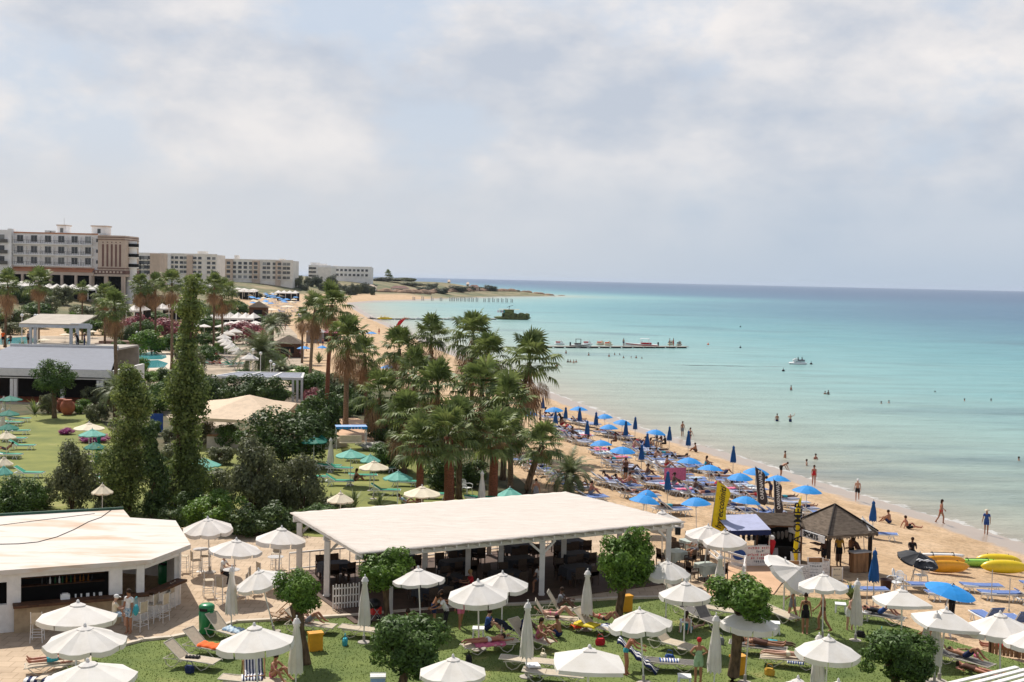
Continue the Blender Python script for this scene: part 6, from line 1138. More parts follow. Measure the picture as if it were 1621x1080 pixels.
# ================================================================== garden trees
def mkcol(hh, wb, wt, nl, size, m, seed, ncl=90, wob=.3):
    r = np.random.default_rng(seed); cl = []
    for k in range(ncl):
        f = r.random() ** .9; w = (wb * (1 - f) + wt * f) * (.75 + .35 * math.sin(f * 14 + seed) * .6) * .5; a = r.uniform(0, 6.28); q = w * r.uniform(.2, .75); cl.append((q * math.cos(a) + wob * math.sin(f * 5 + seed), q * math.sin(a), f * hh, w * r.uniform(.35, .62) + .12))
    p, d = blob_points(cl, nl, r, .35, .95); return leaves('crown', p, d, size, m, .6, .9, seed)
def col_tree(name, lab, px, yb, ytop, wpx, m, seed, nl=15000, size=.17, wt=.5, lean=0, lo=.05, group=None, ncl=110):
    q = G(px, yb); D = q.y; s = D / FPX; h = (yb - ytop) * s; me = mkcol(h * (1 - lo), wpx * s, wpx * s * wt, nl, size, m, seed, ncl); t = thing(name, lab, 'tree', q, 0, group); c = link(me, 'crown', t); c.location.z = h * lo; c.rotation_euler.y = lean; b = MB(); b.tube([(0, 0, -.1), (.05, 0, h * .4), (math.sin(lean) * h * .95, 0, h * .93)], [.2, .13, .03], 8)
    for k in range(16): a = k * 2.4; z = h * (.12 + .75 * k / 16); w = wpx * s * .32 * (1 - k / 22); b.tube([(math.sin(lean) * z, 0, z), (math.sin(lean) * z + w * math.cos(a), w * math.sin(a), z + w * 1.3)], [.05, .015], 5)
    b.build('trunk', MATS['bark'], t, True); return t
col_tree('poplar', 'tall narrow poplar rising above the skyline left of centre', 281, 800, 436, 98, 'leaf poplar', 1, 24000, .17, .42, .08, .04)
col_tree('poplar', 'shorter broad poplar left of the tallest one', 203, 812, 578, 118, 'leaf poplar', 4, 20000, .15, .5, -.02, .03)
col_tree('cypress', 'dark narrow tree filling the gap between the two poplars', 243, 820, 680, 50, 'leaf dark', 6, 8000, .16, .6, 0, .02)
BMS = {m: tree_mesh((1, 1, .9), 4200, .13, m, i + 20, 36, .33, -.9, .45, .5) for i, m in enumerate(('leaf olive', 'leaf dark', 'leaf mid', 'leaf bright', 'far green', 'scrub', 'pink flower', 'purple flower', 'white flower'))}
BIG = {m: tree_mesh((1, 1, .9), 8500, .085, m, i + 40, 60, .27, -.9, .45, .5) for i, m in enumerate(('leaf olive', 'leaf dark', 'leaf mid', 'leaf bright'))}
def bush(px, yb, ytop, w, m, lab, name='shrub', cat='shrub', group=None, big=False, d=1.0):
    q = G(px, yb); s = q.y / FPX; rx = w * s / 2; rz_ = (yb - ytop) * s / 2 * 1.02; return bush_at(name, lab, cat, q, (BIG if big else BMS)[m], (rx, rx * d, rz_), rnd.uniform(0, 6), group)
bush(114, 808, 690, 84, 'leaf olive', 'grey green leafy tree left of the poplars', 'olive_tree', 'tree', None, True); bush(32, 818, 742, 96, 'leaf mid', 'dense dark green shrub at the left edge behind the bar roof', big=True); bush(-20, 825, 765, 80, 'leaf mid', 'dark shrub leaving the left edge behind the bar'); bush(400, 812, 682, 108, 'leaf olive', 'large rounded olive tree behind the terrace', 'olive_tree', 'tree', None, True); bush(478, 812, 712, 82, 'leaf olive', 'smaller olive shrub right of the large olive tree', big=True)
bush(165, 812, 750, 50, 'leaf olive', 'low olive shrub at the foot of the shorter poplar'); bush(340, 838, 768, 104, 'leaf bright', 'bright green shrub behind the farthest terrace parasol', big=True); bush(300, 825, 770, 60, 'leaf dark', 'dark shrub at the foot of the tall poplar'); bush(392, 848, 795, 80, 'leaf dark', 'dark hedge shrub behind the terrace, left of centre'); bush(440, 845, 790, 80, 'leaf dark', 'dark hedge shrub behind the pergola corner parasol'); bush(270, 840, 800, 50, 'leaf dark', 'dark shrub beside the bar roof corner'); bush(500, 838, 790, 66, 'leaf mid', 'green shrub behind the pergola corner')
bush(450, 735, 632, 150, 'leaf dark', 'wide dark fig tree over the beige tent roof', 'fig_tree', 'tree', None, True); bush(505, 700, 615, 78, 'leaf dark', 'dark tree behind the fig tree', 'tree', 'tree'); bush(378, 635, 588, 66, 'leaf dark', 'rounded dark tree under the white pergola, left of two', 'tree', 'tree'); bush(424, 640, 588, 66, 'leaf dark', 'rounded dark tree under the white pergola, right of two', 'tree', 'tree'); bush(335, 640, 590, 60, 'leaf dark', 'dark tree beside the tall poplar, at pergola height', 'tree', 'tree'); bush(365, 710, 662, 46, 'leaf mid', 'small tree in front of the beige tent', 'tree', 'tree')
bush(128, 655, 628, 34, 'leaf bright', 'bright green shrub right of the terracotta pots'); bush(154, 668, 632, 40, 'leaf olive', 'olive shrub beside the bright one'); bush(76, 655, 618, 26, 'leaf olive', 'leafy plant left of the pots'); bush(105, 688, 675, 26, 'purple flower', 'purple flowering shrub left of the white parasol on the back lawn', 'flowering_shrub', 'shrub'); bush(150, 700, 684, 50, 'purple flower', 'purple flowering bed beneath the mint parasol', 'flowering_shrub', 'shrub'); bush(245, 655, 610, 50, 'leaf mid', 'green shrub between poplars in front of the pool'); bush(230, 640, 600, 45, 'leaf olive', 'grey shrub by the small pool')
bush(590, 712, 698, 50, 'white flower', 'white flowering shrub by the mint parasols', 'flowering_shrub', 'shrub'); bush(622, 745, 690, 70, 'leaf mid', 'green shrub under the palms by the white flowers', big=False); bush(700, 775, 715, 70, 'leaf dark', 'dark shrub between the palm trunks'); bush(745, 770, 720, 60, 'leaf dark', 'second dark shrub between the palm trunks'); bush(560, 640, 600, 60, 'leaf mid', 'green shrub behind the tall fan palms'); bush(530, 650, 600, 70, 'leaf dark', 'dark shrub at the foot of the tall fan palms'); bush(612, 690, 640, 80, 'leaf mid', 'green shrub behind the blue awning'); bush(660, 690, 640, 80, 'leaf dark', 'dark shrub in the palm cluster'); bush(735, 700, 640, 90, 'leaf dark', 'dark shrub deeper in the palm cluster'); bush(790, 715, 660, 70, 'leaf mid', 'shrub at the beach side of the palm cluster'); bush(500, 640, 612, 40, 'pink flower', 'pale pink flowering shrub right of the white pergola', 'flowering_shrub', 'shrub')
BP_ = [(390, 545, 505, 70, 'pink flower', 'long pink oleander behind the striped parasols'), (355, 545, 512, 36, 'leaf dark', 'dark shrub left of the pink oleander'), (215, 535, 495, 55, 'pink flower', 'pink oleander left by the pool'), (265, 535, 500, 60, 'pink flower', 'pink oleander right by the pool'), (240, 560, 515, 60, 'leaf bright', 'bright green tree behind the pool'), (200, 545, 512, 45, 'leaf dark', 'dark green shrub by the pool steps'), (285, 560, 520, 50, 'leaf mid', 'green tree behind the tall poplar'), (112, 530, 488, 26, 'leaf bright', 'bright round shrub on the upper terrace'), (40, 500, 470, 40, 'leaf dark', 'dark shrub below the hotel, at the left'), (15, 515, 485, 60, 'leaf olive', 'shrub behind the balcony pergola'), (150, 515, 478, 60, 'leaf olive', 'loose olive tree behind the pergola end'), (232, 500, 440, 44, 'leaf dark', 'tall dark tree in front of the white hotel'), (75, 480, 445, 40, 'leaf olive', 'dull tree in front of the hotel, left'), (100, 478, 442, 36, 'leaf olive', 'dull tree in front of the hotel, middle'), (320, 520, 480, 50, 'leaf mid', 'tree right of the poplar top'), (350, 505, 470, 44, 'leaf olive', 'loose tree left of the beach huts'), (440, 515, 490, 44, 'leaf olive', 'grey shrub beside the dark beach hut'), (330, 575, 540, 44, 'leaf mid', 'green shrub left of the striped parasols')]
for a in BP_: bush(*a[:5], a[5], 'tree' if 'tree' in a[5] else 'flowering_shrub' if 'pink' in a[5] else 'shrub', 'tree' if 'tree' in a[5] else 'shrub')
q = G(86, 662); s = q.y / FPX; limbtree('round_tree', 'round headed dark tree with a bare trunk on the back lawn', 'tree', q, BIG['leaf mid'], (37 * s, 37 * s, 31 * s), 66 * s, 40 * s, .22, knob=False)
# spiky plants
def spiky(lab, px, y, h, n, m='palm blue green', spread=50, name='yucca', w=.03, seed=1):
    r = random.Random(seed); t = thing(name, lab, 'plant', G(px, y)); b = MB()
    for k in range(n):
        a = r.uniform(0, 6.28); e = R(r.uniform(90 - spread, 88)); l = h * r.uniform(.6, 1.1); d = Vector((math.cos(a), math.sin(a), 0)); p1 = d * l * .5 * math.cos(e) + Vector((0, 0, l * .55 * math.sin(e) + .02)); p2 = d * l * math.cos(e) * 1.25 + Vector((0, 0, l * .8 * math.sin(e))); sd = d.cross(Vector((0, 0, 1))) * w; b.add([-sd, sd, p1 + sd * .8, p1 - sd * .8, p2], [(0, 1, 2, 3), (3, 2, 4)])
    b.build('leaves', MATS[m], t); return t
for i, (x, y, h, n, lab) in enumerate(((560, 806, 1.6, 70, 'pale spiky grasses behind the pergola roof, left clump'), (600, 806, 1.4, 60, 'pale spiky grasses behind the pergola roof, middle clump'), (525, 806, 1.3, 60, 'pale spiky grasses behind the pergola corner'), (640, 803, 1.1, 40, 'pale spiky grasses at the foot of the palms'), (430, 845, 1.5, 50, 'spiky yucca behind the pergola corner parasol'), (470, 840, 1.4, 50, 'grey spiky plant at the pergola corner post'), (1347, 948, 1.0, 45, 'low spiky palm plant in front of the kiosk'), (35, 552, 2.4, 30, 'tall spiky agave on the upper terrace, left'), (58, 552, 2.8, 36, 'tall spiky agave on the upper terrace, right'), (55, 655, 2.6, 26, 'banana like plant beside the arcade'), (205, 745, 1.5, 30, 'spiky plant under the shorter poplar'), (925, 803, .9, 40, 'low green shrub tuft at the pergola roof edge'), (505, 575, 2.5, 60, 'grey spiky shrub on the sandy path'), (1180, 990, .5, 30, 'grass tuft at the foot of the right tree'))): spiky(lab, x, y, h, n, 'palm blue green' if i not in (6, 9) else 'palm green', 55, 'spiky_plant', .035 if y > 700 else .07, i)
# ================================================================== fan palms: crown centre px, base px, frond reach px
FP = [(664, 703, 664, 802, 62, 'red bark', .24, 'nearest fan palm with a red brown trunk behind the pergola roof'), (708, 690, 711, 800, 70, 'red bark', .33, 'fan palm with the thickest trunk behind the pergola roof'), (726, 668, 726, 790, 60, 'bark', .2, 'fan palm directly behind the thickest trunk'), (782, 690, 780, 792, 64, 'red bark', .30, 'fan palm right of the thick trunk behind the roof'), (806, 692, 808, 775, 56, 'pale bark', .2, 'fan palm with a grey trunk at the beach side'), (857, 704, 832, 790, 56, 'bark', .22, 'leaning fan palm at the right of the cluster'),
 (835, 572, 812, 720, 66, 'bark', .2, 'tall shaggy fan palm rising into the sea at the right of the cluster'), (745, 530, 745, 700, 52, 'bark', .18, 'tall fan palm whose crown tops the cluster'), (680, 532, 682, 690, 44, 'bark', .16, 'slim fan palm standing left of the cluster top'), (630, 552, 634, 690, 46, 'bark', .16, 'slim fan palm left of the middle cluster'), (690, 615, 690, 740, 64, 'bark', .2, 'dense fan palm in the middle of the cluster'), (760, 612, 762, 750, 62, 'bark', .2, 'dense fan palm behind the right trunks'), (800, 640, 796, 760, 60, 'bark', .2, 'fan palm low at the right side of the cluster'), (600, 625, 602, 700, 54, 'bark', .18, 'low fan palm at the left of the cluster'), (640, 660, 640, 750, 56, 'bark', .18, 'low fan palm in front of the cluster at the left'),
 (497, 488, 490, 620, 34, 'pale bark', .2, 'tall thin fan palm, left of three in line'), (523, 482, 517, 655, 42, 'red bark', .22, 'tallest fan palm of three with an orange dead skirt'), (548, 535, 547, 680, 48, 'pale bark', .24, 'fan palm with a long dead skirt, right of three'), (575, 560, 580, 670, 40, 'bark', .18, 'fan palm leaning into the cluster from the left'), (350, 465, 352, 555, 36, 'pale bark', .2, 'fan palm right of the poplar top with a brown skirt'), (338, 452, 338, 560, 26, 'bark', .18, 'fan palm just behind the one right of the poplar'), (271, 448, 272, 585, 28, 'pale bark', .2, 'fan palm with a thin grey trunk left of the poplar'), (180, 484, 184, 640, 36, 'pale bark', .2, 'fan palm with a thin trunk above the blue roof'), (62, 446, 61, 545, 30, 'pale bark', .22, 'fan palm in front of the left hotel wing'), (12, 450, 8, 550, 28, 'bark', .22, 'fan palm at the left edge before the hotel'), (222, 452, 222, 545, 24, 'bark', .2, 'fan palm in front of the white hotel'), (245, 450, 246, 545, 24, 'bark', .2, 'fan palm beside the tall dark tree'), (165, 468, 166, 548, 26, 'bark', .2, 'low fan palm before the hotel portico'), (130, 458, 130, 545, 16, 'bark', .14, 'small fan palm in front of the arcade'), (300, 455, 303, 552, 24, 'bark', .2, 'fan palm behind the tip of the poplar'), (478, 500, 478, 575, 20, 'bark', .15, 'small fan palm on the sand left of three'), (770, 560, 772, 710, 48, 'bark', .18, 'fan palm between the two tallest crowns'), (655, 590, 655, 705, 50, 'bark', .18, 'fan palm below the slim pair')]
for i, (cx, cy, bx, by, rp, bk, tr, lab) in enumerate(FP):
    q = G(bx, by); s = q.y / FPX; lean = (cx - bx) * s; h = (by - cy) * s; S_ = rp * s / (1.8 if i < 6 else 1.62)
    fan_palm(lab, q, h, S_, (lean, 0), rnd.uniform(.75, 1.25) if i > 5 else .3, tr, bk, 'fan palms in the garden', i)
q = G(322, 704)
date_palm('feathery date palm on the beach right of the cluster', G(897, 783), 1.2, 1.02, .24, DC2, (.2, 0)); date_palm('broad date palm beside the striped parasols', G(413, 592), 2.6, 2.0, .4); date_palm('young date palm in front of the blue roof', G(184, 668), 2.6, 1.15, .25, DC2); date_palm('small date palm behind the broad one', G(430, 540), 3, 1.7, .35, DC2); date_palm('date palm with long fronds between the far huts', G(445, 600), 1.0, 1.0, .2, DC2)
for i, (x, y) in enumerate(((612, 446), (617, 447))): q = G(x, y); q = Vector((P(x, y, 5).x, 1500, H(P(x, y, 5).x, 1500))); fan_palm(('taller', 'shorter')[i] + ' lone palm on the headland skyline', Vector(((x - 810) / FPX * 1500, 1500, H((x - 810) / FPX * 1500, 1500))), (11, 7)[i], 3.6 - i, (0, 0), .4, .35, 'bark', 'lone palms on the headland', i)
# ================================================================== garden parasols and loungers
GP = [(place_green, 16, 631, 38, 'dark green parasol by the arcade at the left edge'), (place_green, 14, 654, 34, 'dark green parasol second down the left edge'), (place_green, 13, 676, 34, 'dark green parasol third down the left edge'), (place_cream, 10, 690, 32, 'cream parasol overlapping the green ones at the left edge'), (place_cream, 141, 676, 50, 'cream parasol beside the purple flowers'), (place_mint, 146, 686, 42, 'mint parasol in front of the cream one by the flowers'), (place_green, 150, 706, 36, 'dark green parasol below the mint one'), (place_cream, 162, 776, 34, 'cream parasol mostly behind the olive tree'), (place_cream, 6, 732, 30, 'cream parasol low at the left edge'), (place_mint, 6, 746, 28, 'mint parasol low at the left edge'),
 (place_mint, 323, 733, 54, 'mint parasol in front of the beige tent'), (place_cream, 306, 722, 30, 'cream parasol beside the poplar trunk'), (place_mint, 555, 719, 50, 'mint parasol below the blue awning'), (place_cream, 592, 738, 50, 'cream parasol right of the mint one'), (place_mint, 630, 754, 48, 'mint parasol left of the nearest palm'), (place_cream, 668, 779, 62, 'cream parasol behind the nearest palm trunk'), (place_cream, 539, 789, 44, 'speckled white parasol above the pergola corner'), (place_mint, 807, 781, 42, 'mint parasol above the pergola roof at the right'), (place_mint, 586, 727, 34, 'mint parasol behind the cream one'), (place_green, 509, 694, 20, 'dark green parasol far left of the blue awning'), (place_green, 497, 697, 42, 'dark green parasol under the fig tree')]
for fn, x, y, w, lab in GP: q = G(x, y, 2.1); r = w * q.y / (2 * FPX); fn(lab, q, rnd.uniform(0, .8), 'garden parasols', (r, r, 1))
place_gclosed('folded dark green parasol by the wooden pole', G(156, 752), 0, 'folded garden parasols', 1.1); place_wclosed('folded pale parasol with loungers left of the mint ones', G(523, 748), 0, 'folded garden parasols', .95); place_wclosed('folded beige parasol between palm trunks', G(762, 806), 0, 'folded garden parasols', .9); place_wclosed('folded white parasol at the left edge', G(6, 668), 0, 'folded garden parasols', .9); place_wclosed('folded white parasol at the left edge, lower', G(4, 690), 0, 'folded garden parasols', .9)
GLP = [(31, 668, 0), (18, 674, 0), (28, 688, 0), (35, 712, 1), (14, 726, 0), (46, 756, 1), (22, 700, 0), (537, 748, 1), (519, 744, 0), (538, 769, 1), (610, 784, 1), (566, 730, 0), (575, 760, 0), (575, 733, 0), (760, 796, 0), (640, 770, 1), (605, 748, 0), (690, 790, 0), (330, 752, 0), (500, 762, 1), (175, 765, 0)]
for i, (x, y, k) in enumerate(GLP): place_gl[k]('green lounger %s, %s' % (('on the left lawn' if x < 300 else 'on the middle lawn'), (['nearest the arcade', 'below the first green parasol', 'between the second and third green parasols', 'with a raised back at the lawn edge', 'near the low cream parasol', 'nearest the dark shrub', 'under the cream parasol', 'behind the folded pale parasol', 'left of the folded pale parasol', 'with a seated person', 'in the grasses near the roof', 'under the upper mint parasol', 'right of the seated person', 'behind the cream parasol', 'beside the plastic armchair', 'left of the near palm', 'beneath the cream parasol', 'behind the near palm trunk', 'under the tent parasol', 'left of the seated person', 'by the hidden cream parasol'][i])), G(x, y), R(rnd.choice([0, 8, -6])), 'green loungers in the garden')
person('brown haired person sitting on a lounger of the middle lawn', G(562, 772) + Vector((0, 0, .4)), 'sit', 'skin tan', R(-60), (('swimsuit', 'cloth brown'),), 'long', fem=True); person('person in a shaded lounger at the left edge', G(10, 722) + Vector((0, 0, .4)), 'recline', 'skin red', R(90), (('shorts', 'cloth navy'),), hi=False); person('person lying in a mixed towel above the pergola roof', G(642, 806) + Vector((0, 0, .3)), 'recline', 'skin tan', R(-60), (('shirt', 'pattern cloth'),), hi=False); person('person in pale clothes beside the leaning palm', G(848, 800), 'stand', 'skin tan', R(0), (('dress', 'cloth grey'),), hi=False)
o = MB().tube([(0, 0, 0), (.05, 0, 2.0)], .05, 6).build('garden_post', MATS['wood light']); tag(o, 'pale wooden post on the back lawn beside the folded green parasol', 'post', None, None, G(160, 765))
# terracotta pots
for i, (x, y, s) in enumerate(((107, 657, 1.15), (98, 652, 1.0))):
    t = thing('terracotta_pot', ('larger', 'smaller')[i] + ' round terracotta jar by the arcade', 'pot', G(x, y), 0, 'terracotta jars', s); MB().lathe([(.3, 0), (.55, .35), (.62, .7), (.5, 1.05), (.32, 1.2), (.38, 1.28), (.30, 1.28)], 18).build('jar', MATS['terracotta'], t, True); MB().lathe([(.28, 1.2), (.02, 1.25)], 14).build('soil', MATS['garden soil'], t)
# ================================================================== garden structures
def oriented(A, B): d = (B - A); return d, math.atan2(d.y, d.x)
def white_pergola():
    z = GZ + 2.5; A, B = P(336, 597, z), P(478, 600, z); d = B - A; C, E = B + Vector((-1, 7, 0)), A + Vector((1.5, 7, 0)); t = thing('garden_pergola', 'white flat pergola with blue grey slats among dark trees', 'pergola', (0, 0, 0)); w = MATS['white paint']; f = MB()
    for a, b in ((A, B), (B, C), (C, E), (E, A), (A.lerp(B, .33), E.lerp(C, .33)), (A.lerp(B, .66), E.lerp(C, .66))): f.bar(a, b, .22, .28)
    f.build('frame', w, t); s = MB()
    for k in range(1, 16): s.bar(A.lerp(E, k / 16) + Vector((0, 0, .04)), B.lerp(C, k / 16) + Vector((0, 0, .04)), .30, .06)
    s.build('slats', mat('blue grey slats', (.30, .32, .38), .6, .05, 3), t)
    for p in (A.lerp(B, .13), A.lerp(B, .9), B, C, E, A.lerp(E, .5), A.lerp(B, .95)): MB().bar((p.x, p.y, GZ), (p.x, p.y, z), .22).build('post', w, t)
white_pergola()
def tent():
    z = GZ + 2.5; A, B = P(305, 661, z), P(440, 668, z); C = P(470, 638, z); E = P(330, 634, z); ap = P(395, 625, z + 1.5); t = thing('beige_tent', 'beige canvas hip roofed tent bar in the garden', 'tent', (0, 0, 0)); m = mat('beige canvas', (.72, .56, .40), .85, .05, 2, trans=.1); n = 6; b = MB()
    for a, c in ((A, B), (B, C), (C, E), (E, A)):
        for k in range(n):
            p, q = a.lerp(c, k / n), a.lerp(c, (k + 1) / n); mp_, mq = p.lerp(ap, .5) - Vector((0, 0, .1)), q.lerp(ap, .5) - Vector((0, 0, .1)); b.add([p, q, mq, mp_], [(0, 1, 2, 3)]); b.add([mp_, mq, ap], [(0, 1, 2)]); dn = Vector((0, 0, -.25)); b.add([p, q, q + dn, p + dn], [(0, 1, 2, 3)])
    b.build('roof', m, t)
    for p in (A, B, C, E): c0 = ap.lerp(p, .92); MB().bar((c0.x, c0.y, GZ), (c0.x, c0.y, z - .05), .28).build('post', MATS['stone light'], t)
    c0, c1 = ap.lerp(A, .85), ap.lerp(B, .85); MB().bar((c0.x + .5, c0.y, GZ + .5), (c0.x + 4, c0.y + .1, GZ + .5), .6, 1.0).build('counter', MATS['stone light'], t); MB().bar((c0.x + .5, c0.y, GZ + 1.03), (c0.x + 4.1, c0.y + .1, GZ + 1.03), .8, .07).build('counter_top', MATS['wood light'], t)
tent()
def awning():
    q = G(556, 712); t = thing('swing_awning', 'light blue canopy on thin white poles in the garden', 'awning', q, R(12)); MB().box((0, .5, 1.85), (2.5, 1.3, .05)).build('canopy', mat('light blue canvas', (.28, .45, .78), .7, .05, 3), t); b = MB()
    for k in range(10): b.box((-1.12 + k * .25, -.15, 1.76), (.23, .02, .16 + .02 * (k % 2)))
    b.build('valance', MATS['blue canvas'], t)
    for x in (-1.2, 1.2):
        for y in (-.1, 1.1): MB().tube([(x, y, 0), (x, y, 1.83)], .03, 6).build('pole', MATS['white paint'], t)
    MB().box((0, .6, .5), (1.8, .5, .08)).box((0, .85, .8), (1.8, .08, .5)).build('bench', MATS['cream canvas'], t)
awning()
w0 = G(500, 700); o = MB().bar(P(478, 706, GZ + .4), P(548, 700, GZ + .4), .3, .8).build('garden_wall', MATS['concrete']); tag(o, 'low grey garden wall under the fig tree', 'wall')
# blue banner left of tall poplar
o = MB().box((0, 0, .8), (1.1, .06, 1.6)).build('blue_screen', MATS['cloth blue']); tag(o, 'plain deep blue screen between the poplars', 'screen', None, None, G(248, 684)); 
# poolside building
def poolhouse():
    t = thing('poolside_building', 'low building with slate blue roof, white fascia and dark arcade at the left', 'building', (0, 0, 0)); w = MATS['white paint']; slate = mat('slate roof', (.115, .13, .17), .6, .06, 1.5, .1)
    D0 = 129.0; xl = (-60 - 810) / FPX * D0; xr = (178 - 810) / FPX * D0; ez = GZ + 2.45; rf = MB(); D1 = 141; xr1 = (186 - 810) / FPX * D1
    rf.add([(xl, D0 - .6, ez + 1.1), (xr, D0 - .6, ez + 1.1), (xr1, D1, ez + 2.6), (xl, D1, ez + 2.6)], [(0, 1, 2, 3)]); rf.build('roof', slate, t).modifiers.new('s', 'SOLIDIFY').thickness = .12
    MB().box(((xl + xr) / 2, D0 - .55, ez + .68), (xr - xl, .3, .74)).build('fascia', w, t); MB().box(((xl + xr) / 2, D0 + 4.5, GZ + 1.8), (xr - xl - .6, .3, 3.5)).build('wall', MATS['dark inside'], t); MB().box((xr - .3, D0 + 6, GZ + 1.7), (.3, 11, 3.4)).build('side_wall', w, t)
    MB().box(((xl + xr) / 2, D0 + 2, ez + .1), (xr - xl, 5, .1)).build('ceiling', w, t)
    for px in (20, 26, 157, 163, -20, 100): x = (px - 810) / FPX * D0; MB().box((x, D0 - .4, GZ + 1.2), (.32, .32, 2.45)).build('column', w, t)
    MB().box(((xl + xr) / 2, D0 + 2, GZ + .04), (xr - xl, 5, .08)).build('floor', MATS['terracotta'], t)
    tz = ez + 2.6; MB().box(((xl + xr1) / 2, D1 + 4, tz - .1), (xr1 - xl, 8, .2)).box(((xl + xr1) / 2, D1 + 7.8, tz - 2.4), (xr1 - xl, .3, 4.8)).build('upper_terrace', MATS['concrete'], t)
    MB().box(((xl + xr1) / 2, D1 + .1, tz + .12), (xr1 - xl, .2, .3)).build('parapet', w, t)
    return tz, D1, xl, xr1
TZ, TD1, TXL, TXR = poolhouse()
def upper_pergola():
    t = thing('terrace_pergola', 'upper terrace pergola with a long pale roof at the left', 'pergola', (0, 0, 0)); w = mat('grey white paint', (.50, .53, .55), .6, .05, 3); D = TD1 + 3; z = TZ + 2.55; xl, xr = TXL, (125 - 810) / FPX * D; 
    MB().add([(xl, D - .5, z), (xr, D - .5, z), (xr, D + 6, z + .9), (xl, D + 6, z + .9)], [(0, 1, 2, 3)]).build('roof', mat('pale roof', (.46, .41, .34), .85, .06, 1), t).modifiers.new('s', 'SOLIDIFY').thickness = .12
    MB().box(((xl + xr + 1.5) / 2, D - .3, z - .25), (xr - xl + 1.5, .3, .45)).build('beam', w, t)
    for px in (48, 55, 112, 122, 140): x = (px - 810) / FPX * D; MB().box((x, D - .2, (TZ + z - .2) / 2), (.3, .3, z - TZ - .3)).build('post', w, t)
    x0, x1 = (112 - 810) / FPX * D, (142 - 810) / FPX * D; MB().box(((x0 + x1) / 2, D - .3, z - .04), (x1 - x0, .25, .25)).build('cross_beam', w, t)
upper_pergola()
rail('grey sloping stair railing beside the blue roof', [tuple(P(x, y, GZ + .5).xy) for x, y in ((140, 585), (160, 592), (182, 600))], 1.0, 'grey paint', 'stair_railing')
person('dark clad waiter on the upper terrace beside the stairs', Vector(((122 - 810) / FPX * (TD1 + 1.5), TD1 + 1.5, TZ)), 'lean', 'skin tan', R(60), (('shirt', 'cloth black'), ('trousers', 'cloth black')), hi=False); person('person in a white hat on the upper terrace', Vector(((132 - 810) / FPX * (TD1 + 1.2), TD1 + 1.2, TZ)), 'stand', 'skin tan', R(-60), (('shirt', 'cloth navy'), ('trousers', 'cloth navy')), hi=False, hat='hat')
for i, (x, lab) in enumerate(((3, 'person in an orange top at the left edge of the upper terrace'), (15, 'person seated behind a round basket on the upper terrace'), (43, 'person beside the terrace agave'))): person(lab, Vector(((x - 810) / FPX * (TD1 + 2), TD1 + 2, TZ)), 'stand' if i != 1 else 'chair', 'skin tan', R(40 * i), (('shirt', ('orange cloth', 'cloth brown', 'cloth grey')[i]), ('shorts', 'cloth black')), hi=False)
# pools, loungers round them
def pool(lab, pxs, col, name='pool_water'):
    m = mat('pool water ' + name, col, .12, .08, .8, .1, spec=.6); sheet(name, pxs, GZ + .012, m, lab)
pool('turquoise swimming pool behind the poplars', [(208, 566), (216, 560), (240, 557), (262, 561), (264, 566), (256, 569), (214, 570)], (.10, .42, .46), 'pool'); pool('nearer pale turquoise pool', [(210, 576), (220, 571), (250, 570), (266, 575), (260, 582), (216, 583)], (.2, .45, .47), 'pool'); pool('blue pool glimpsed left under the terrace', [(0, 536), (45, 533), (60, 539), (50, 545), (0, 546)], (.2, .42, .6), 'pool')
cp = [(205, 565), (216, 558), (242, 554), (268, 559), (272, 572), (268, 584), (214, 586), (204, 578)]
sheet('pool_deck', cp, GZ + .010, MATS['stone light'], 'pale stone deck round the pools')
def lamp(lab, q, n=1, h=3.2):
    t = thing('globe_lamp', lab, 'street lamp', q); MB().tube([(0, 0, 0), (0, 0, h)], [.06, .04], 6).build('post', MATS['white paint'], t); gm = MATS['white plastic']
    for k in range(n): x = (k - (n - 1) / 2) * .6; MB().ball((x, 0, h + .2), .2, 10, 7).build('globe', gm, t, True)
    if n > 1: MB().tube([(-.3, 0, h + .02), (0, 0, h - .15), (.3, 0, h + .02)], .03, 5).build('arm', MATS['white paint'], t)
lamp('twin globe lamp behind the pool', G(219, 560), 2, 3.4)
for x, y, yb, lab in ((400, 556, 600, 'globe lamp left of the date palm row'), (389, 540, 590, 'globe lamp beside the striped parasols'), (412, 562, 612, 'second globe lamp beside the white pergola'), (428, 575, 620, 'globe lamp above the white pergola'), (433, 580, 622, 'low globe lamp above the white pergola')): q = G(x, yb); lamp(lab, q, 1, (yb - y) * q.y / FPX)
for x, lab in ((33, 'globe lamp on the upper terrace, left'), (54, 'globe lamp on the upper terrace, middle'), (58, 'globe lamp on the upper terrace, tall')): lamp(lab, Vector(((x - 810) / FPX * 150, 150, TZ)), 1, 3.0)
RP = [(103, 523, 18, 'behind the terrace posts'), (70, 531, 20, 'low behind the agave'), (257, 533, 22, 'beside the pool with a pink top'), (204, 521, 12, 'cream one by the pool steps'), (172, 514, 14, 'small one over the steps'), (146, 518, 16, 'beside the terrace cross beam'), (290, 547, 16, 'right of the poplar by the pool'), (312, 540, 14, 'partly behind the poplar'), (345, 522, 18, 'with a peaked top beside the oleander'), (296, 520, 14, 'above the pool garden'), (200, 490, 14, 'in front of the white hotel'), (266, 493, 14, 'left of the poplar, high'), (470, 575, 24, 'above the right end of the white pergola'), (482, 583, 24, 'second above the right end of the white pergola'), (495, 592, 26, 'large cream by the thin palm'), (40, 463, 18, 'below the hotel, left'), (22, 470, 18, 'below the hotel at the left edge')]
for x, y, w, lab in RP: q = G(x, y, 2.3); r = w * q.y / (2 * FPX); place_cream('resort parasol ' + lab, q, 0, 'resort parasols', (r, r, r / 1.5))
STR = [(385, 527), (372, 530), (360, 534), (354, 540), (356, 546), (360, 551), (366, 556), (372, 561), (379, 566), (395, 574)]
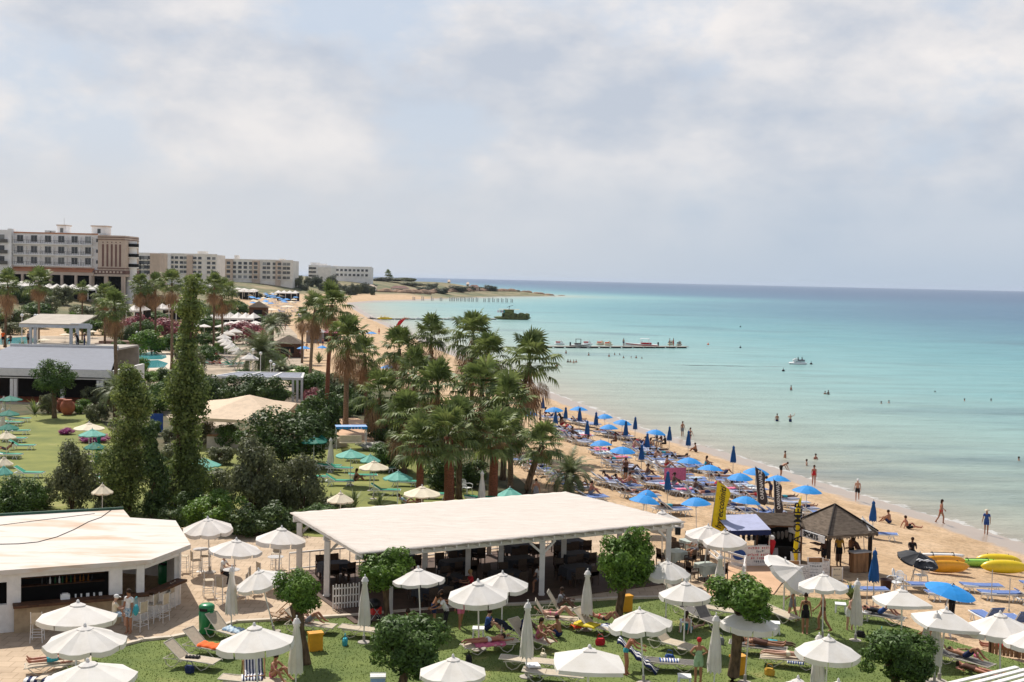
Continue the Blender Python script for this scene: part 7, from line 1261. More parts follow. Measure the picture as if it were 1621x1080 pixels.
for i, (x, y) in enumerate(STR): q = G(x, y, 2.2); r = 27 * q.y / (2 * FPX) * (1.1 if i > 8 else .9); place_white[0]('white parasol %s from the far end of the curved row by the date palm' % ordn[i], q, 0, 'curved row of white parasols', (r, r * .8, 1.3))
rr2 = random.Random(21)
for i in range(26):
    x = 205 + rr2.random() * 90; y = 549 + rr2.random() * 8; place_gl[rr2.randrange(2)]('green lounger in the crowded rows behind the pool', G(x, y), R(rr2.choice([80, 100, 10])), 'green loungers crowded behind the pool', 1.1)
for i in range(14):
    x = 318 + rr2.random() * 60; y = 568 + rr2.random() * 14; place_gl[1]('green lounger under the curved row of parasols', G(x, y), R(rr2.choice([20, 40, 60])), 'green loungers under the curved parasol row', 1.1)
for i in range(12):
    x = 270 + rr2.random() * 90; y = 562 + rr2.random() * 22; person('small figure sunbathing on the pool deck', G(x, y) + Vector((0, 0, .3)), rr2.choice(['sit', 'recline', 'knees']), sk[i % 5], rr2.uniform(0, 6), wr_[i % 6], hi=False, group='sunbathers on the pool deck')
o = MB().prism([(0, 0), (9, 0), (9, 6), (0, 6)], 0, .15).prism([(.5, .8), (8.5, .8), (8.5, 6), (.5, 6)], .15, .5).prism([(1, 1.6), (8, 1.6), (8, 6), (1, 6)], .5, .9).build('brick_steps', mat('brick steps', (.26, .17, .13), .9, .15, 2)); tag(fix(o), 'broad brown steps beside the terrace cross beam', 'steps', None, None, P(143, 548, GZ))
# white restaurants tents on the rise
def longtent(lab, px0, px1, y, D, h=2.8, dep=8, cols=5, name='white_marquee'):
    x0, x1 = (px0 - 810) / FPX * D, (px1 - 810) / FPX * D; z0 = H((x0 + x1) / 2, D); t = thing(name, lab, 'marquee', ((x0 + x1) / 2, D, z0)); w = x1 - x0; b = MB(); n = cols
    for k in range(n): c = -w / 2 + w * (k + .5) / n; s_ = w / n / 2; b.add([(c - s_, 0, h), (c + s_, 0, h), (c + s_, dep, h), (c - s_, dep, h), (c, dep / 2, h + 1.3)], [(0, 1, 4), (1, 2, 4), (2, 3, 4), (3, 0, 4)])
    b.build('roof', MATS['white canvas'], t); MB().box((0, -.02, h - .2), (w, .06, .4)).build('valance', MATS['white paint'], t); MB().box((0, dep - .1, h / 2), (w, .1, h)).build('back_wall', MATS['dark inside'], t)
    for k in range(n + 1): MB().box((-w / 2 + w * k / n, .1, h / 2), (.2, .2, h)).build('post', MATS['white paint'], t)
longtent('long white marquee below the hotel arcade', 48, 150, 480, 345, 3, 8, 8); longtent('low white marquee left of the poplar', 243, 300, 480, 330, 3.2, 8, 5); longtent('white marquee right of the poplar', 312, 400, 490, 300, 3.0, 9, 7); longtent('white marquee below the left hotel edge', -30, 46, 470, 330, 3, 8, 5); longtent('white marquee in front of the tan hotel, left', 372, 402, 450, 640, 4.2, 8, 3); longtent('white marquee in front of the tan hotel, right', 432, 468, 452, 640, 4.2, 8, 4); longtent('small pavilion under the tall dark tree', 198, 224, 480, 300, 3.5, 7, 2)
rr3 = random.Random(5)
for i in range(16):
    x = 300 + rr3.random() * 105; D = 255 + rr3.random() * 38; xx = (x - 810) / FPX * D; place_farwhite('white parasol in the dense cluster right of the poplar', (xx, D, H(xx, D)), 0, 'dense cluster of white parasols', (1.5, 1.5, 1.1))
for i in range(6):
    x = 340 + i * 12 + rr3.random() * 3; D = 640; xx = (x - 810) / FPX * D; place_farwhite('peaked white parasol in front of the tan hotel', (xx, D - 6, H(xx, D - 6) + 1.5), 0, 'peaked parasols before the tan hotel', (3, 3, 1.7))
# far beach umbrellas, huts
for i in range(46):
    u = rr3.random(); x = 398 + u * 72 + rr3.uniform(-3, 3); y = 472 + rr3.random() * 20 - u * 4; q = G(x, y); (place_blue if rr3.random() < .8 else place_cream)('small umbrella in the far cluster on the bay beach', q, 0, 'far cluster of beach umbrellas', (1.5, 1.5, 1.25))
for i in range(46):
    u = rr3.random(); x = 400 + u * 80; y = 478 + rr3.random() * 26; q = G(x, y); place_bl[rr3.randrange(3)]('tiny lounger on the far bay beach', q, R(rr3.uniform(-20, 40)), 'loungers on the far bay beach', 1.3)
for x, y, w, lab in ((481, 553, 22, 'blue umbrella left of the thin palms'), (510, 552, 16, 'blue umbrella between the thin palms'), (588, 529, 18, 'faded blue umbrella behind the palms near the sand'), (637, 577, 15, 'blue umbrella glimpsed through the cluster'), (614, 584, 24, 'flat blue umbrella glimpsed left in the cluster'), (769, 610, 24, 'blue umbrella framed by palm fronds'), (430, 492, 22, 'yellow umbrella on the bay beach, left'), (455, 487, 24, 'yellow umbrella on the bay beach, right')):
    q = G(x, y, 1.85); r = w * q.y / (2 * FPX); (place_cream if 'yellow' in lab else place_blue)(lab, q, 0, 'scattered umbrellas on the bay beach', (r, r, 1.1))
def shack(lab, px, yb, w, h, m='wood brown', roof='thatch', d=3):
    q = G(px, yb); t = thing('beach_hut', lab, 'hut', q); MB().box((0, d / 2, h * .4), (w, d, h * .8)).build('wall', MATS[m], t); MB().add([(-w * .6, -.5, h * .78), (w * .6, -.5, h * .78), (w * .6, d + .5, h * .78), (-w * .6, d + .5, h * .78), (0, d / 2, h * 1.25)], [(0, 1, 4), (1, 2, 4), (2, 3, 4), (3, 0, 4), (3, 2, 1, 0)]).build('roof', MATS[roof], t); MB().box((0, -.03, h * .42), (w * .5, .05, h * .35)).build('opening', MATS['dark inside'], t)
shack('dark hut right of the broad date palm', 455, 566, 4.4, 3.0); shack('dark hut left of the bay beach', 408, 503, 5.5, 4.2); shack('purple and dark stand between the thin palms, left', 497, 543, 3.2, 2.8, 'cloth grey', 'cloth white'); shack('dark stall between the thin palms, right', 522, 541, 4.0, 2.4, 'dark wood', 'cloth pink'); shack('beige kiosk right of the thin palm', 476, 610, 2.2, 1.8, 'terracotta', 'cream canvas', 2)
for i in range(14):
    x = 440 + rr3.random() * 120; y = 520 + rr3.random() * 50; q = G(x, y)
    if -sdist([q.x], [q.y])[0] > -6: continue
    person('tiny figure on the bay beach sand', q, rr3.choice(['stand', 'walk']), sk[i % 5], rr3.uniform(0, 6), wr_[i % 6], hi=False, group='tiny figures on the bay beach')
# ================================================================== hotels
hz_m = MATS['glass dark']
def win(b, x, z, w, h, y=-.06): b.box((x, y, z), (w, .1, h))
def block(t, x0, x1, y0, y1, z0, z1, m, nm='wall'): o = MB().box(((x0 + x1) / 2, (y0 + y1) / 2, (z0 + z1) / 2), (x1 - x0, y1 - y0, z1 - z0)).build(nm, MATS[m], t); return o
mat('hotel white', (.86, .83, .80), .85, .05, .3); mat('hotel tan', (.60, .47, .37), .85, .06, .3); mat('hotel beige', (.82, .77, .70), .85, .06, .3); mat('hotel brown', (.20, .11, .09), .85, .06, .5); mat('orange tile', (.50, .22, .12), .85, .1, .5); mat('hotel peach', (.62, .40, .27), .85, .05, .3)
def hotel_one():
    D = 360.0; k = D / FPX; X = lambda px: (px - 90) * k; Z = lambda y: CAMZ - (y - 427.6) * k - zb; xc = (90 - 810) / FPX * D; zb = H(xc, D) ; t = thing('hotel', 'large white hotel with dark windows, balconies and a tan slotted tower', 'hotel', (xc, D, zb))
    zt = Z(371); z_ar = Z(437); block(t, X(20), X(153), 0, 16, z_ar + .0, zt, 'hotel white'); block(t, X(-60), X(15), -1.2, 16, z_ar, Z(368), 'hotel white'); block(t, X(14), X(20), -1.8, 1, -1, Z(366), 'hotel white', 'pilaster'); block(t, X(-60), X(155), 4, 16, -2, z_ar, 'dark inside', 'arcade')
    block(t, X(20), X(153), -.25, 0, Z(372.5), Z(370.5), 'orange tile', 'cornice'); block(t, X(20), X(150), -2.2, 4, z_ar, Z(432), 'hotel tan', 'fascia'); o = MB().add([(X(20), -2.4, Z(432)), (X(148), -2.4, Z(432)), (X(148), 0, Z(425.5)), (X(20), 0, Z(425.5))], [(0, 1, 2, 3)]).build('awning', MATS['orange tile'], t)
    for px in (18, 38, 60, 82, 100, 122, 145): block(t, X(px) - .35, X(px) + .35, -2.2, -1.5, -2, z_ar, 'hotel tan', 'column')
    ys_ = (380.5, 397.5, 414.5)
    for yy in ys_:
        for px in (30, 52, 74, 95, 116, 137.5):
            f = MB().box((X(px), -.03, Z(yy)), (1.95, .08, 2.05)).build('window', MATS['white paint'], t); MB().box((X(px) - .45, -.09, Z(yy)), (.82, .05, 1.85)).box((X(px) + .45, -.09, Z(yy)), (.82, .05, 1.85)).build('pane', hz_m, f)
        block(t, X(22), X(145), -1.5, 0, Z(yy + 9), Z(yy + 7.6), 'hotel white', 'balcony_floor'); r = MB(); x = X(22)
        while x < X(145): r.box((x, -1.45, Z(yy + 5.2)), (.06, .06, 1.0)); x += .5
        r.box(((X(22) + X(145)) / 2, -1.45, Z(yy + 2.6)), (X(145) - X(22), .08, .08)); r.build('balcony_railing', MATS['grey sling'], t)
        for px in (22, 41, 63, 84.5, 105.5, 127, 145): MB().box((X(px), -.75, Z(yy + 1.5)), (.12, 1.5, 2.2)).build('balcony_divider', MATS['hotel white'], t)
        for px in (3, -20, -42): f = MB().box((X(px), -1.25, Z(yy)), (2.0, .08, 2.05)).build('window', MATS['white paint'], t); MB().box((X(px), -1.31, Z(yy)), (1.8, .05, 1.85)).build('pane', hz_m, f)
        r = MB().box((X(-20), -2.3, Z(yy + 5)), (X(10) - X(-60), .08, 1.0)).build('balcony_railing', MATS['grey sling'], t)
        f = MB().box((X(152.5), -.03, Z(yy + .8)), (.9, .08, 1.0)).build('window', hz_m, t)
    # tower
    block(t, X(155), X(197.5), -1.2, 12, Z(437), Z(373), 'hotel tan', 'tower'); block(t, X(154.5), X(198), -1.4, 12.2, Z(376.5), Z(375.3), 'hotel brown', 'tower_band'); block(t, X(154.5), X(198), -1.4, 12.2, Z(380), Z(379), 'hotel brown', 'tower_band'); block(t, X(154.5), X(198), -1.4, 12.2, Z(425.5), Z(424), 'hotel brown', 'tower_band')
    for px in (163, 170, 176.8, 183.5, 190): MB().box((X(px), -1.22, Z(404.5)), (.52, .14, 35 * k)).box((X(px), -1.22, Z(384)), (.3, .14, .3)).build('tower_slot', MATS['hotel brown'], t)
    block(t, X(149), X(199), -1.6, 12, Z(433.5), Z(428), 'hotel brown', 'frieze'); sq_ = MB()
    for i in range(8): sq_.box((X(153.5 + i * 5.6), -1.66, Z(430.8)), (.55, .1, .6))
    sq_.build('frieze_tiles', MATS['hotel tan'], t); block(t, X(149), X(199), -1.7, 12, Z(437.5), Z(434.2), 'hotel tan', 'fascia')
    for px in (146, 168, 195): block(t, X(px) - .5, X(px) + .5, -1.5, -.5, -2, z_ar, 'hotel tan', 'column')
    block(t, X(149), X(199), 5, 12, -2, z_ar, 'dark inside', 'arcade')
    # round balconies at the right end
    for i, y in enumerate((392, 408, 424)): MB().lathe([(1.9, 0), (2.0, .35)], 18, (X(200), 4, Z(y))).build('round_balcony', MATS['hotel white'], t); MB().lathe([(1.95, .35), (1.95, 1.3)], 18, (X(200), 4, Z(y))).build('round_railing', MATS['dark inside'], t)
    MB().lathe([(1.5, -2), (1.5, Z(381))], 16, (X(199.5), 4, 0)).build('round_tower', MATS['hotel white'], t)
    for px, w, y0 in ((89.5, 14, 359), (149, 24, 359)): block(t, X(px - w / 2), X(px + w / 2), 3, 7, zt - .2, Z(y0), 'hotel white', 'stair_tower'); block(t, X(px - w / 2 - 1), X(px + w / 2 + 1), 2.6, 7.4, Z(y0), Z(y0 - 1.8), 'hotel tan', 'tower_cap'); MB().box((X(px + (0 if w < 20 else 0)), 2.95, Z(366)), (.9, .1, 1.3)).build('window', hz_m, t)
    MB().tube([(X(89.5), 5, Z(358)), (X(89.5), 5, Z(346))], .05, 5).build('antenna', MATS['grey paint'], t); rt = MB(); r = random.Random(3)
    for i in range(9): rt.box((X(58 + r.uniform(0, 14)), 5 + r.random() * 3, zt + .4), (r.uniform(.4, 1.4), .6, .9))
    rt.build('roof_plant', MATS['grey paint'], t)
hotel_one()
def hotel(lab, px0, px1, ytop, ybase, D, cols, rows, m, boxes=(), ww=1.8, wh=1.5, dep=18, wings=()):
    k = D / FPX; pc = (px0 + px1) / 2; hor = 423.9 + .0224 * pc; xc = (pc - 810) / FPX * D; zb = H(xc, D); t = thing('hotel', lab, 'hotel', (xc, D, zb)); X = lambda px: (px - pc) * k; Z = lambda y: CAMZ - (y - hor) * k - zb
    block(t, X(px0), X(px1), 0, dep, -3, Z(ytop), m)
    block(t, X(px0) - .1, X(px1) + .1, -.15, .3, Z(ytop) - .2, Z(ytop) + .5, m, 'parapet')
    for a, b, yt, mm in wings: block(t, X(a) - .3, X(b) + .3, -1.5, dep - 2, -3, Z(yt), mm)
    for y in rows:
        for px in cols:
            f0 = -1.5 if any(a <= px <= b for a, b, _, _ in wings) else 0
            f = MB().box((X(px), f0 - .03, Z(y)), (ww, .1, wh)).build('window', hz_m, t); MB().box((X(px), f0 - .35, Z(y) - wh * .62), (ww * 1.25, .7, .35)).build('balcony', MATS['hotel white'], f)
    for a, b, yt in boxes: block(t, X(a), X(b), 3, 9, Z(ytop) - .1, Z(yt), m, 'roof_house')
hotel('white hotel with arched balconies behind the palms', 214, 250, 402, 440, 600, (218, 223, 229, 235), (408, 416, 423, 431), 'hotel white', ((222, 236, 400),), 1.9, 1.6, 14, ((237.5, 251, 401.5, 'hotel tan'),))
hotel('beige hotel block with a peach end tower', 251, 341, 403, 440, 700, (270, 277, 285, 291, 306, 314, 328, 336), (408.5, 416, 423, 430.5), 'hotel beige', ((308, 321, 397.5), (263, 274, 402)), 1.9, 1.5, 20, ((251, 263, 409, 'hotel peach'), (264, 268, 402, 'hotel white'), (295, 302, 404.5, 'hotel tan')))
hotel('wide tan hotel with many small windows', 352, 461, 412, 450, 860, (360, 368.5, 377.5, 386, 394.5, 403, 416, 422.5, 432, 440.5, 448, 454), (417.5, 424, 431, 439), 'hotel beige', ((367, 372.5, 405), (438, 446, 409)), 2.4, 1.9, 24, ((352, 366, 411.5, 'hotel tan'), (398, 408, 413, 'hotel tan'), (435, 441, 413, 'hotel tan')))
hotel('small pale block between the beige and tan hotels', 341, 351, 411, 440, 900, (344, 348), (416, 424), 'hotel peach', (), 2, 1.6, 12)
hotel('white stepped hotel at the head of the bay', 486, 521, 421, 455, 1000, (489, 495), (425, 431, 437, 443), 'hotel white', ((488, 502, 416), (504, 513, 417.5)), 3, 1.6, 30, ((502, 521, 423, 'hotel beige'),)); hotel('long low white hotel right of the stepped one', 521, 585, 423, 450, 1050, tuple(525 + 6.6 * i for i in range(9)), (428, 435.5), 'hotel white', ((524, 530, 421), (575, 584, 421.5)), 2.2, 1.9, 16)
# ================================================================== far vegetation and headland
ff = 0
def far(px, y, w, hpx, D, m, lab, name='tree'):
    x = (px - 810) / FPX * D; k = D / FPX; z = H(x, D); t = thing(name, lab, 'tree' if name == 'tree' else 'shrub', (x, D, z), rnd.uniform(0, 6), 'far trees and shrubs along the bay'); hr = hpx * k / 2; c = link(BMS[m], 'foliage', t); c.scale = (w * k / 2, w * k / 2 * .8, hr); c.location.z = hr * .8; MB().tube([(0, 0, -.5), (0, 0, hr)], [.3, .12], 5).build('stem', MATS['bark'], t)
rf = random.Random(31)
for i in range(22): x = 462 + i * 6 + rf.uniform(-2, 2); far(x, 0, rf.uniform(12, 20), rf.uniform(13, 23), 900 + rf.uniform(-40, 40), rf.choice(['far green', 'far green', 'leaf olive']), '%s dark tree from the left below the bay hotels' % (ordn + RN[20:])[min(i, 21)])
for i in range(10): x = 345 + i * 13 + rf.uniform(-2, 2); far(x, 0, rf.uniform(10, 18), rf.uniform(7, 12), 700, 'far green', '%s low shrub from the left in front of the tan hotel' % ordn[i], 'shrub')
for i in range(12): x = 205 + i * 12 + rf.uniform(-2, 2); far(x, 0, rf.uniform(16, 26), rf.uniform(14, 22), 420, rf.choice(['far green', 'leaf olive']), '%s tree from the left in front of the white and beige hotels' % ordn[i])
HD = [(610, 1150, 60, 8, 'scrub', 'yellow green scrub left on the headland'), (650, 1130, 50, 7, 'scrub', 'scrub patch behind the bathing beach'), (672, 1080, 34, 9, 'far green', 'green scrub in the middle of the headland'), (697, 1020, 30, 12, 'far green', 'dark dense shrub nearest the bay on the headland'), (722, 1090, 36, 13, 'far green', 'large rounded shrub in the middle of the headland'), (682, 1150, 26, 10, 'far green', 'rounded shrub behind the headland scrub'), (741, 1150, 20, 11, 'far green', 'dark shrub before the headland hut'), (773, 1200, 28, 12, 'far green', 'dark shrub at the right end of the headland'), (757, 1200, 14, 8, 'leaf olive', 'small shrub beside the headland hut'), (640, 1220, 40, 8, 'leaf olive', 'olive scrub on the far side of the headland'), (818, 1230, 8, 3, 'scrub', 'tiny shrub near the tip of the headland')]
for px, D, w, h_, m, lab in HD: far(px, 0, w, h_, D, m, lab, 'shrub')
# rocky low cliffs of the headland
def rocks(lab, pts, h, seed):
    r = random.Random(seed); b = MB(); 
    for i in range(len(pts) - 1):
        a, c = Vector(pts[i]), Vector(pts[i + 1]); n = max(2, int((c - a).length / 7))
        for k in range(n):
            p = a.lerp(c, k / n) + Vector((r.uniform(-3, 3), r.uniform(-4, 4))); z = max(0, H(p.x, p.y)); s = r.uniform(.6, 1.3); b.ball((p.x, p.y, z), 3.5 * s, 7, 5, sq=(1.5, 1.2, h * s / 3.5))
    o = b.build('rock_ledge', mat('reddish rock', (.36, .23, .15), .95, col2=(.20, .14, .10), scale=.15, bump=.8), None); return tag(o, lab, kind='structure')
def pxs_(l, D): return [((x - 810) / FPX * D, D) for x in l]
rocks('reddish rocky ledge along the bay side of the headland', [((x - 810) / FPX * D, D) for x, D in ((560, 980), (600, 960), (640, 950), (665, 980), (700, 1060), (750, 1180), (800, 1235), (860, 1275))], 2.2, 3)
rocks('pale rocks at the tip of the headland', [((x - 810) / FPX * D, D) for x, D in ((770, 1230), (820, 1270), (870, 1290), (895, 1290))], 1.2, 5)
def smallhouse(lab, px, D, w, h, m, rm):
    x = (px - 810) / FPX * D; t = thing('small_house', lab, 'house', (x, D, H(x, D))); MB().box((0, 4, h / 2), (w, 8, h)).build('wall', MATS[m], t); MB().add([(-w * .55, -1, h), (w * .55, -1, h), (w * .55, 9, h), (-w * .55, 9, h), (-w * .3, 4, h + 2), (w * .3, 4, h + 2)], [(0, 1, 5, 4), (1, 2, 5), (2, 3, 4, 5), (3, 0, 4)]).build('roof', MATS[rm], t); MB().box((0, -.1, h * .45), (w * .4, .2, h * .6)).build('opening', MATS['dark inside'], t)
smallhouse('low brown roofed building on the headland slope', 630, 1000, 14, 3, 'hotel beige', 'hotel brown'); smallhouse('pale ruin above the small bay beach', 580, 960, 12, 2.8, 'hotel beige', 'hotel tan'); smallhouse('dark hut near the end of the headland', 748, 1180, 9, 4, 'hotel tan', 'hotel brown'); smallhouse('tiny white chapel on the headland skyline', 708, 1300, 3, 2.6, 'hotel white', 'hotel tan'); smallhouse('white hut at the shrub on the headland', 738, 1240, 3, 2.2, 'hotel white', 'hotel tan')
# jetty piles in the bay
t = thing('ruined_jetty', 'line of bare jetty piles standing in the far bay', 'jetty', ((652 - 810) / FPX * 850, 850, 0))
for i, px in enumerate((652, 666, 681, 695, 710, 715, 721, 727, 733, 739, 745, 752, 764, 771, 778, 785, 792, 799, 807)):
    x = (px - 652) / FPX * 850; q = MB().tube([(x, 0, -1), (x, 0, 2.6 + .3 * (i % 3))], .32, 6).tube([(x + 1.0, 1.5, -1), (x + 1.0, 1.5, 2.4 + .3 * (i % 2))], .3, 6).build('pile', MATS['grey paint'], t)
# pontoons and boats
def pontoon(lab, px0, px1, y, w=2.4, name='pontoon'):
    a, b = P(px0, y, .2), P(px1, y + .3, .2); t = thing(name, lab, 'pontoon', (a.x, a.y, 0)); d = b - a; n = int(d.length / 3); deck = MB(); fl = MB()
    for k in range(n): f0, f1 = k / n, (k + .93) / n; deck.bar((d.x * f0, d.y * f0, .38), (d.x * f1, d.y * f1, .38), w, .14); m_ = d * (f0 + f1) / 2; fl.box((m_.x, m_.y, .15), (1.6, w * .9, .42), math.atan2(d.y, d.x))
    deck.build('deck', MATS['concrete'], t); fl.build('floats', MATS['black'], t)
pontoon('floating pontoon with moored boats in the middle of the bay', 858, 1088, 549.5); pontoon('farther pontoon leading to the camouflaged boat', 556, 786, 505)
def speedboat(lab, px, y, L_, rz=0, col='white plastic', top=True, stripe='red', grp=None):
    q = P(px, y, 0); t = thing('speedboat', lab, 'boat', (q.x, q.y, 0), rz, grp); n = 12; vs = []; 
    for i in range(n + 1):
        f = i / n; w = L_ * .14 * (1 - f ** 3.2) + .02; sh = .75 + .45 * f ** 2; x = (f - .45) * L_
        vs += [(x, -w, sh), (x, -w * .7, .0 + .3 * f ** 4), (x, 0, -.25 + .6 * f ** 4), (x, w * .7, .0 + .3 * f ** 4), (x, w, sh), (x, 0, sh + .02)]
    b = MB().add(vs, [(i * 6 + j, i * 6 + (j + 1) % 6, (i + 1) * 6 + (j + 1) % 6, (i + 1) * 6 + j) for i in range(n) for j in range(6)] + [(5, 4, 3, 2, 1, 0)]); o = b.build('hull', MATS[col], t); s = MB()
    for sd in (-1, 1): s.add([((i / n - .45) * L_, sd * (L_ * .14 * (1 - (i / n) ** 3.2) + .035), .42 + .42 * (i / n) ** 2 + z) for i in range(n) for z in (0, .16)], [(2 * i, 2 * i + 2, 2 * i + 3, 2 * i + 1) for i in range(n - 1)])
    s.build('stripe', MATS[stripe], o); MB().box((-.12 * L_, 0, 1.0), (L_ * .30, L_ * .16, .35)).build('seats', MATS['cloth red'] if stripe == 'red' else MATS['grey sling'], t); MB().add([(.05 * L_, -L_ * .1, .9), (.05 * L_, L_ * .1, .9), (-.02 * L_, L_ * .08, 1.6), (-.02 * L_, -L_ * .08, 1.6)], [(0, 1, 2, 3)]).build('windscreen', hz_m, t); MB().box((-.47 * L_, 0, .9), (.35, .4, .9)).build('outboard_motor', MATS['black'], t)
    if top: MB().box((-.08 * L_, 0, 2.15), (L_ * .26, L_ * .22, .08)).tube([(-.2 * L_, -.09 * L_, .8), (-.2 * L_, -.09 * L_, 2.1)], .04, 5).tube([(-.2 * L_, .09 * L_, .8), (-.2 * L_, .09 * L_, 2.1)], .04, 5).tube([(.04 * L_, -.09 * L_, .8), (.04 * L_, -.09 * L_, 2.1)], .04, 5).tube([(.04 * L_, .09 * L_, .8), (.04 * L_, .09 * L_, 2.1)], .04, 5).build('bimini_top', MATS[top if isinstance(top, str) else 'white plastic'], t)
    return t
speedboat('long white speedboat with a red stripe moored at the pontoon', 1016, 550, 8.6, math.pi + .03, top='white plastic'); speedboat('small white boat with a dark canopy at the pontoon', 918, 551, 5.0, .05, top='black', stripe='grey sling')
def jetski(lab, x, y, rz, m1='white plastic', m2='red', rider=None, sc=1.0):
    q = P(x, y, 0); t = thing('jet_ski', lab, 'jet ski', (q.x, q.y, 0), rz, None, sc); hull(MB(), 3.0, 1.1, .8, (0, 0, .15)).build('hull', MATS[m1], t, True); MB().box((-.45, 0, .62), (1.2, .4, .32)).build('seat', MATS[m2], t); MB().box((.45, 0, .68), (.7, .5, .4), M=Matrix.Rotation(R(20), 4, 'Y')).build('cowl', MATS[m1], t); MB().tube([(.35, -.35, 1.0), (.45, 0, .98), (.35, .35, 1.0)], .03, 5).build('handlebar', MATS['black'], t)
    for i, lb in enumerate(rider or ()): a = Vector((math.cos(rz), math.sin(rz), 0)); person(lb, Vector((q.x, q.y, .22)) - a * (.1 + .8 * i), 'chair', 'skin dark', rz - math.pi / 2, (('shirt', 'cloth black'), ('shorts', 'cloth black')), hi=False)
jetski('white jet ski carrying two riders in the open bay', 1263, 577, math.pi, 'white plastic', 'cloth grey', ('driver in a dark vest on the jet ski in the bay', 'passenger crouched on the jet ski in the bay'), 1.3)
for i, (x, y, m1, m2, lab) in enumerate(((886, 548, 'white plastic', 'red', 'red and white jet ski parked left on the pontoon'), (930, 548, 'white plastic', 'red', 'red jet ski behind the small boat on the pontoon'), (951, 548, 'cream canvas', 'orange cloth', 'yellowish jet ski in the middle of the pontoon'), (963, 549, 'cream canvas', 'orange cloth', 'low yellowish jet ski beside it'), (1062, 548, 'cream canvas', 'grey sling', 'cream float at the right end of the pontoon'), (1075, 549, 'hotel tan', 'grey sling', 'tan float at the tip of the pontoon'))):
    jetski(lab, x, y, .2 * i, m1, m2, None, .95); bpy.data.objects[sorted(o.name for o in bpy.data.objects if o.name.startswith('jet_ski'))[-1]].location.z = .4
for i, (x, y, lab) in enumerate(((987, 548, 'person standing alone on the pontoon beside the speedboat'), (1060, 548, 'left person on the float at the pontoon end'), (1066, 548, 'right person on the float at the pontoon end'), (857, 549, 'person at the left visible end of the pontoon'))): q = P(x, y, .5); person(lab, q + Vector((0, 0, .0)), 'stand', sk[i], 1.0 * i, wr_[i % 6], hi=False, s=1.15)
for i, px in enumerate((606, 612, 642, 648, 573, 588, 662, 690, 712, 728)):
    q = P(px, 505, .45); t = thing('pedalo', ('yellow' if i < 3 else 'white') + ' pedal boat on the farther pontoon, %s counted from the first built' % ordn[i] if False else ['yellow pedal boat left of two on the farther pontoon', 'yellow pedal boat right of two on the farther pontoon', 'peach pedal boat beside the yellow pair', 'white pedal boat beside the peach one', 'white craft at the left end of the farther pontoon', 'dark craft left of the yellow pedal boats', 'white craft right of the peach pedal boat', 'white craft in the middle of the farther pontoon', 'white craft before the palm crowns', 'white craft nearest the camouflaged boat'][i], 'pedal boat', (q.x, q.y, .45), .1, None, 1.25 if i < 2 else .9)
    mm = MATS['yellow plastic'] if i < 2 else MATS['hotel peach'] if i == 2 else MATS['white plastic'] if i != 5 else MATS['grey sling']; hull(MB(), 3.4, .6, .6, (0, -.55, .2)).build('float', mm, t); hull(MB(), 3.4, .6, .6, (0, .55, .2)).build('float', mm, t); MB().box((0, 0, .5), (1.6, 1.4, .12)).box((-.5, 0, .75), (.15, 1.2, .5)).build('seat', mm, t)
def party_boat():
    q = P(811, 506, 0); t = thing('party_boat', 'camouflage green floating boat with a cabin and mast at the pontoon end', 'boat', (q.x, q.y, 0)); cm_ = mat('camouflage', (.19, .20, .07), .9, col2=(.07, .08, .03), scale=1.5); W_ = 15.0
    b = MB(); hull(b, W_, 4.4, 2.6, (0, 0, .6), 0, 0, 0, .55); b.build('hull', cm_, t); net = MB(); rn_ = random.Random(6); [net.box((-3.6 + k * .48, rn_.uniform(-.1, .1), 1.7 + rn_.uniform(-.15, .25)), (.46, 3.9 + rn_.uniform(-.2, .3), 1.2 + rn_.uniform(0, .5)), rn_.uniform(-.2, .2)) for k in range(22)]; net.build('side_screen', cm_, t)
    MB().box((-1.5, 0, 3.0), (4.2, 3.2, 1.9)).build('cabin', cm_, t); MB().box((-1.4, -.1, 4.05), (8.2, 4.0, .12)).build('roof', MATS['cream canvas'], t); MB().box((-1.0, 0, 5.3), (2.6, 2, .12), M=Matrix.Rotation(R(-20), 4, 'Y')).build('dark_sail', MATS['black'], t); MB().tube([(-1.4, 0, 3.9), (-1.2, 0, 5.5)], .08, 5).build('mast', MATS['black'], t)
    for i in range(7): p = MB().box((-5.8 + i * .42, -1.6, 3.2), (.3, .3, .9)).build('deck_goods', MATS[('cloth pink', 'cloth white', 'cloth yellow', 'cloth blue', 'cloth red', 'cloth grey', 'cloth teal')[i]], t)
party_boat()
for i, (x, y) in enumerate(((1172, 551), (1172, 518), (1121, 546), (1240, 588), (1284, 577), (1242, 587))[:5]): q = P(x, y, 0); o = MB().ball((0, 0, .1), .28, 9, 6).lathe([(.05, .3), (.03, .7)], 6).build('buoy', MATS['black' if i != 2 else 'orange cloth']); tag(o, ['dark buoy right of the pontoon end', 'far dark buoy beyond the pontoon', 'buoy between pontoon and open bay', 'small buoy below the jet ski', 'small buoy right of the jet ski'][i], 'buoy', 'small buoys in the bay', None, q)

r_ = random.Random(9); ptsw = [(1058 + i * 8, 578.3 + .13 * i - r_.uniform(.3, 1.3)) for i in range(24)] + [(1246 - i * 8, 581.0 - .12 * i + r_.uniform(-.6, .8)) for i in range(23)]
sheet('seaweed_streak', ptsw, .006, mat('seaweed water', (.10, .17, .18), .35, .2, .1, .3, col2=(.15, .23, .23)), 'dark streak of seaweed under the water right of the pontoon')
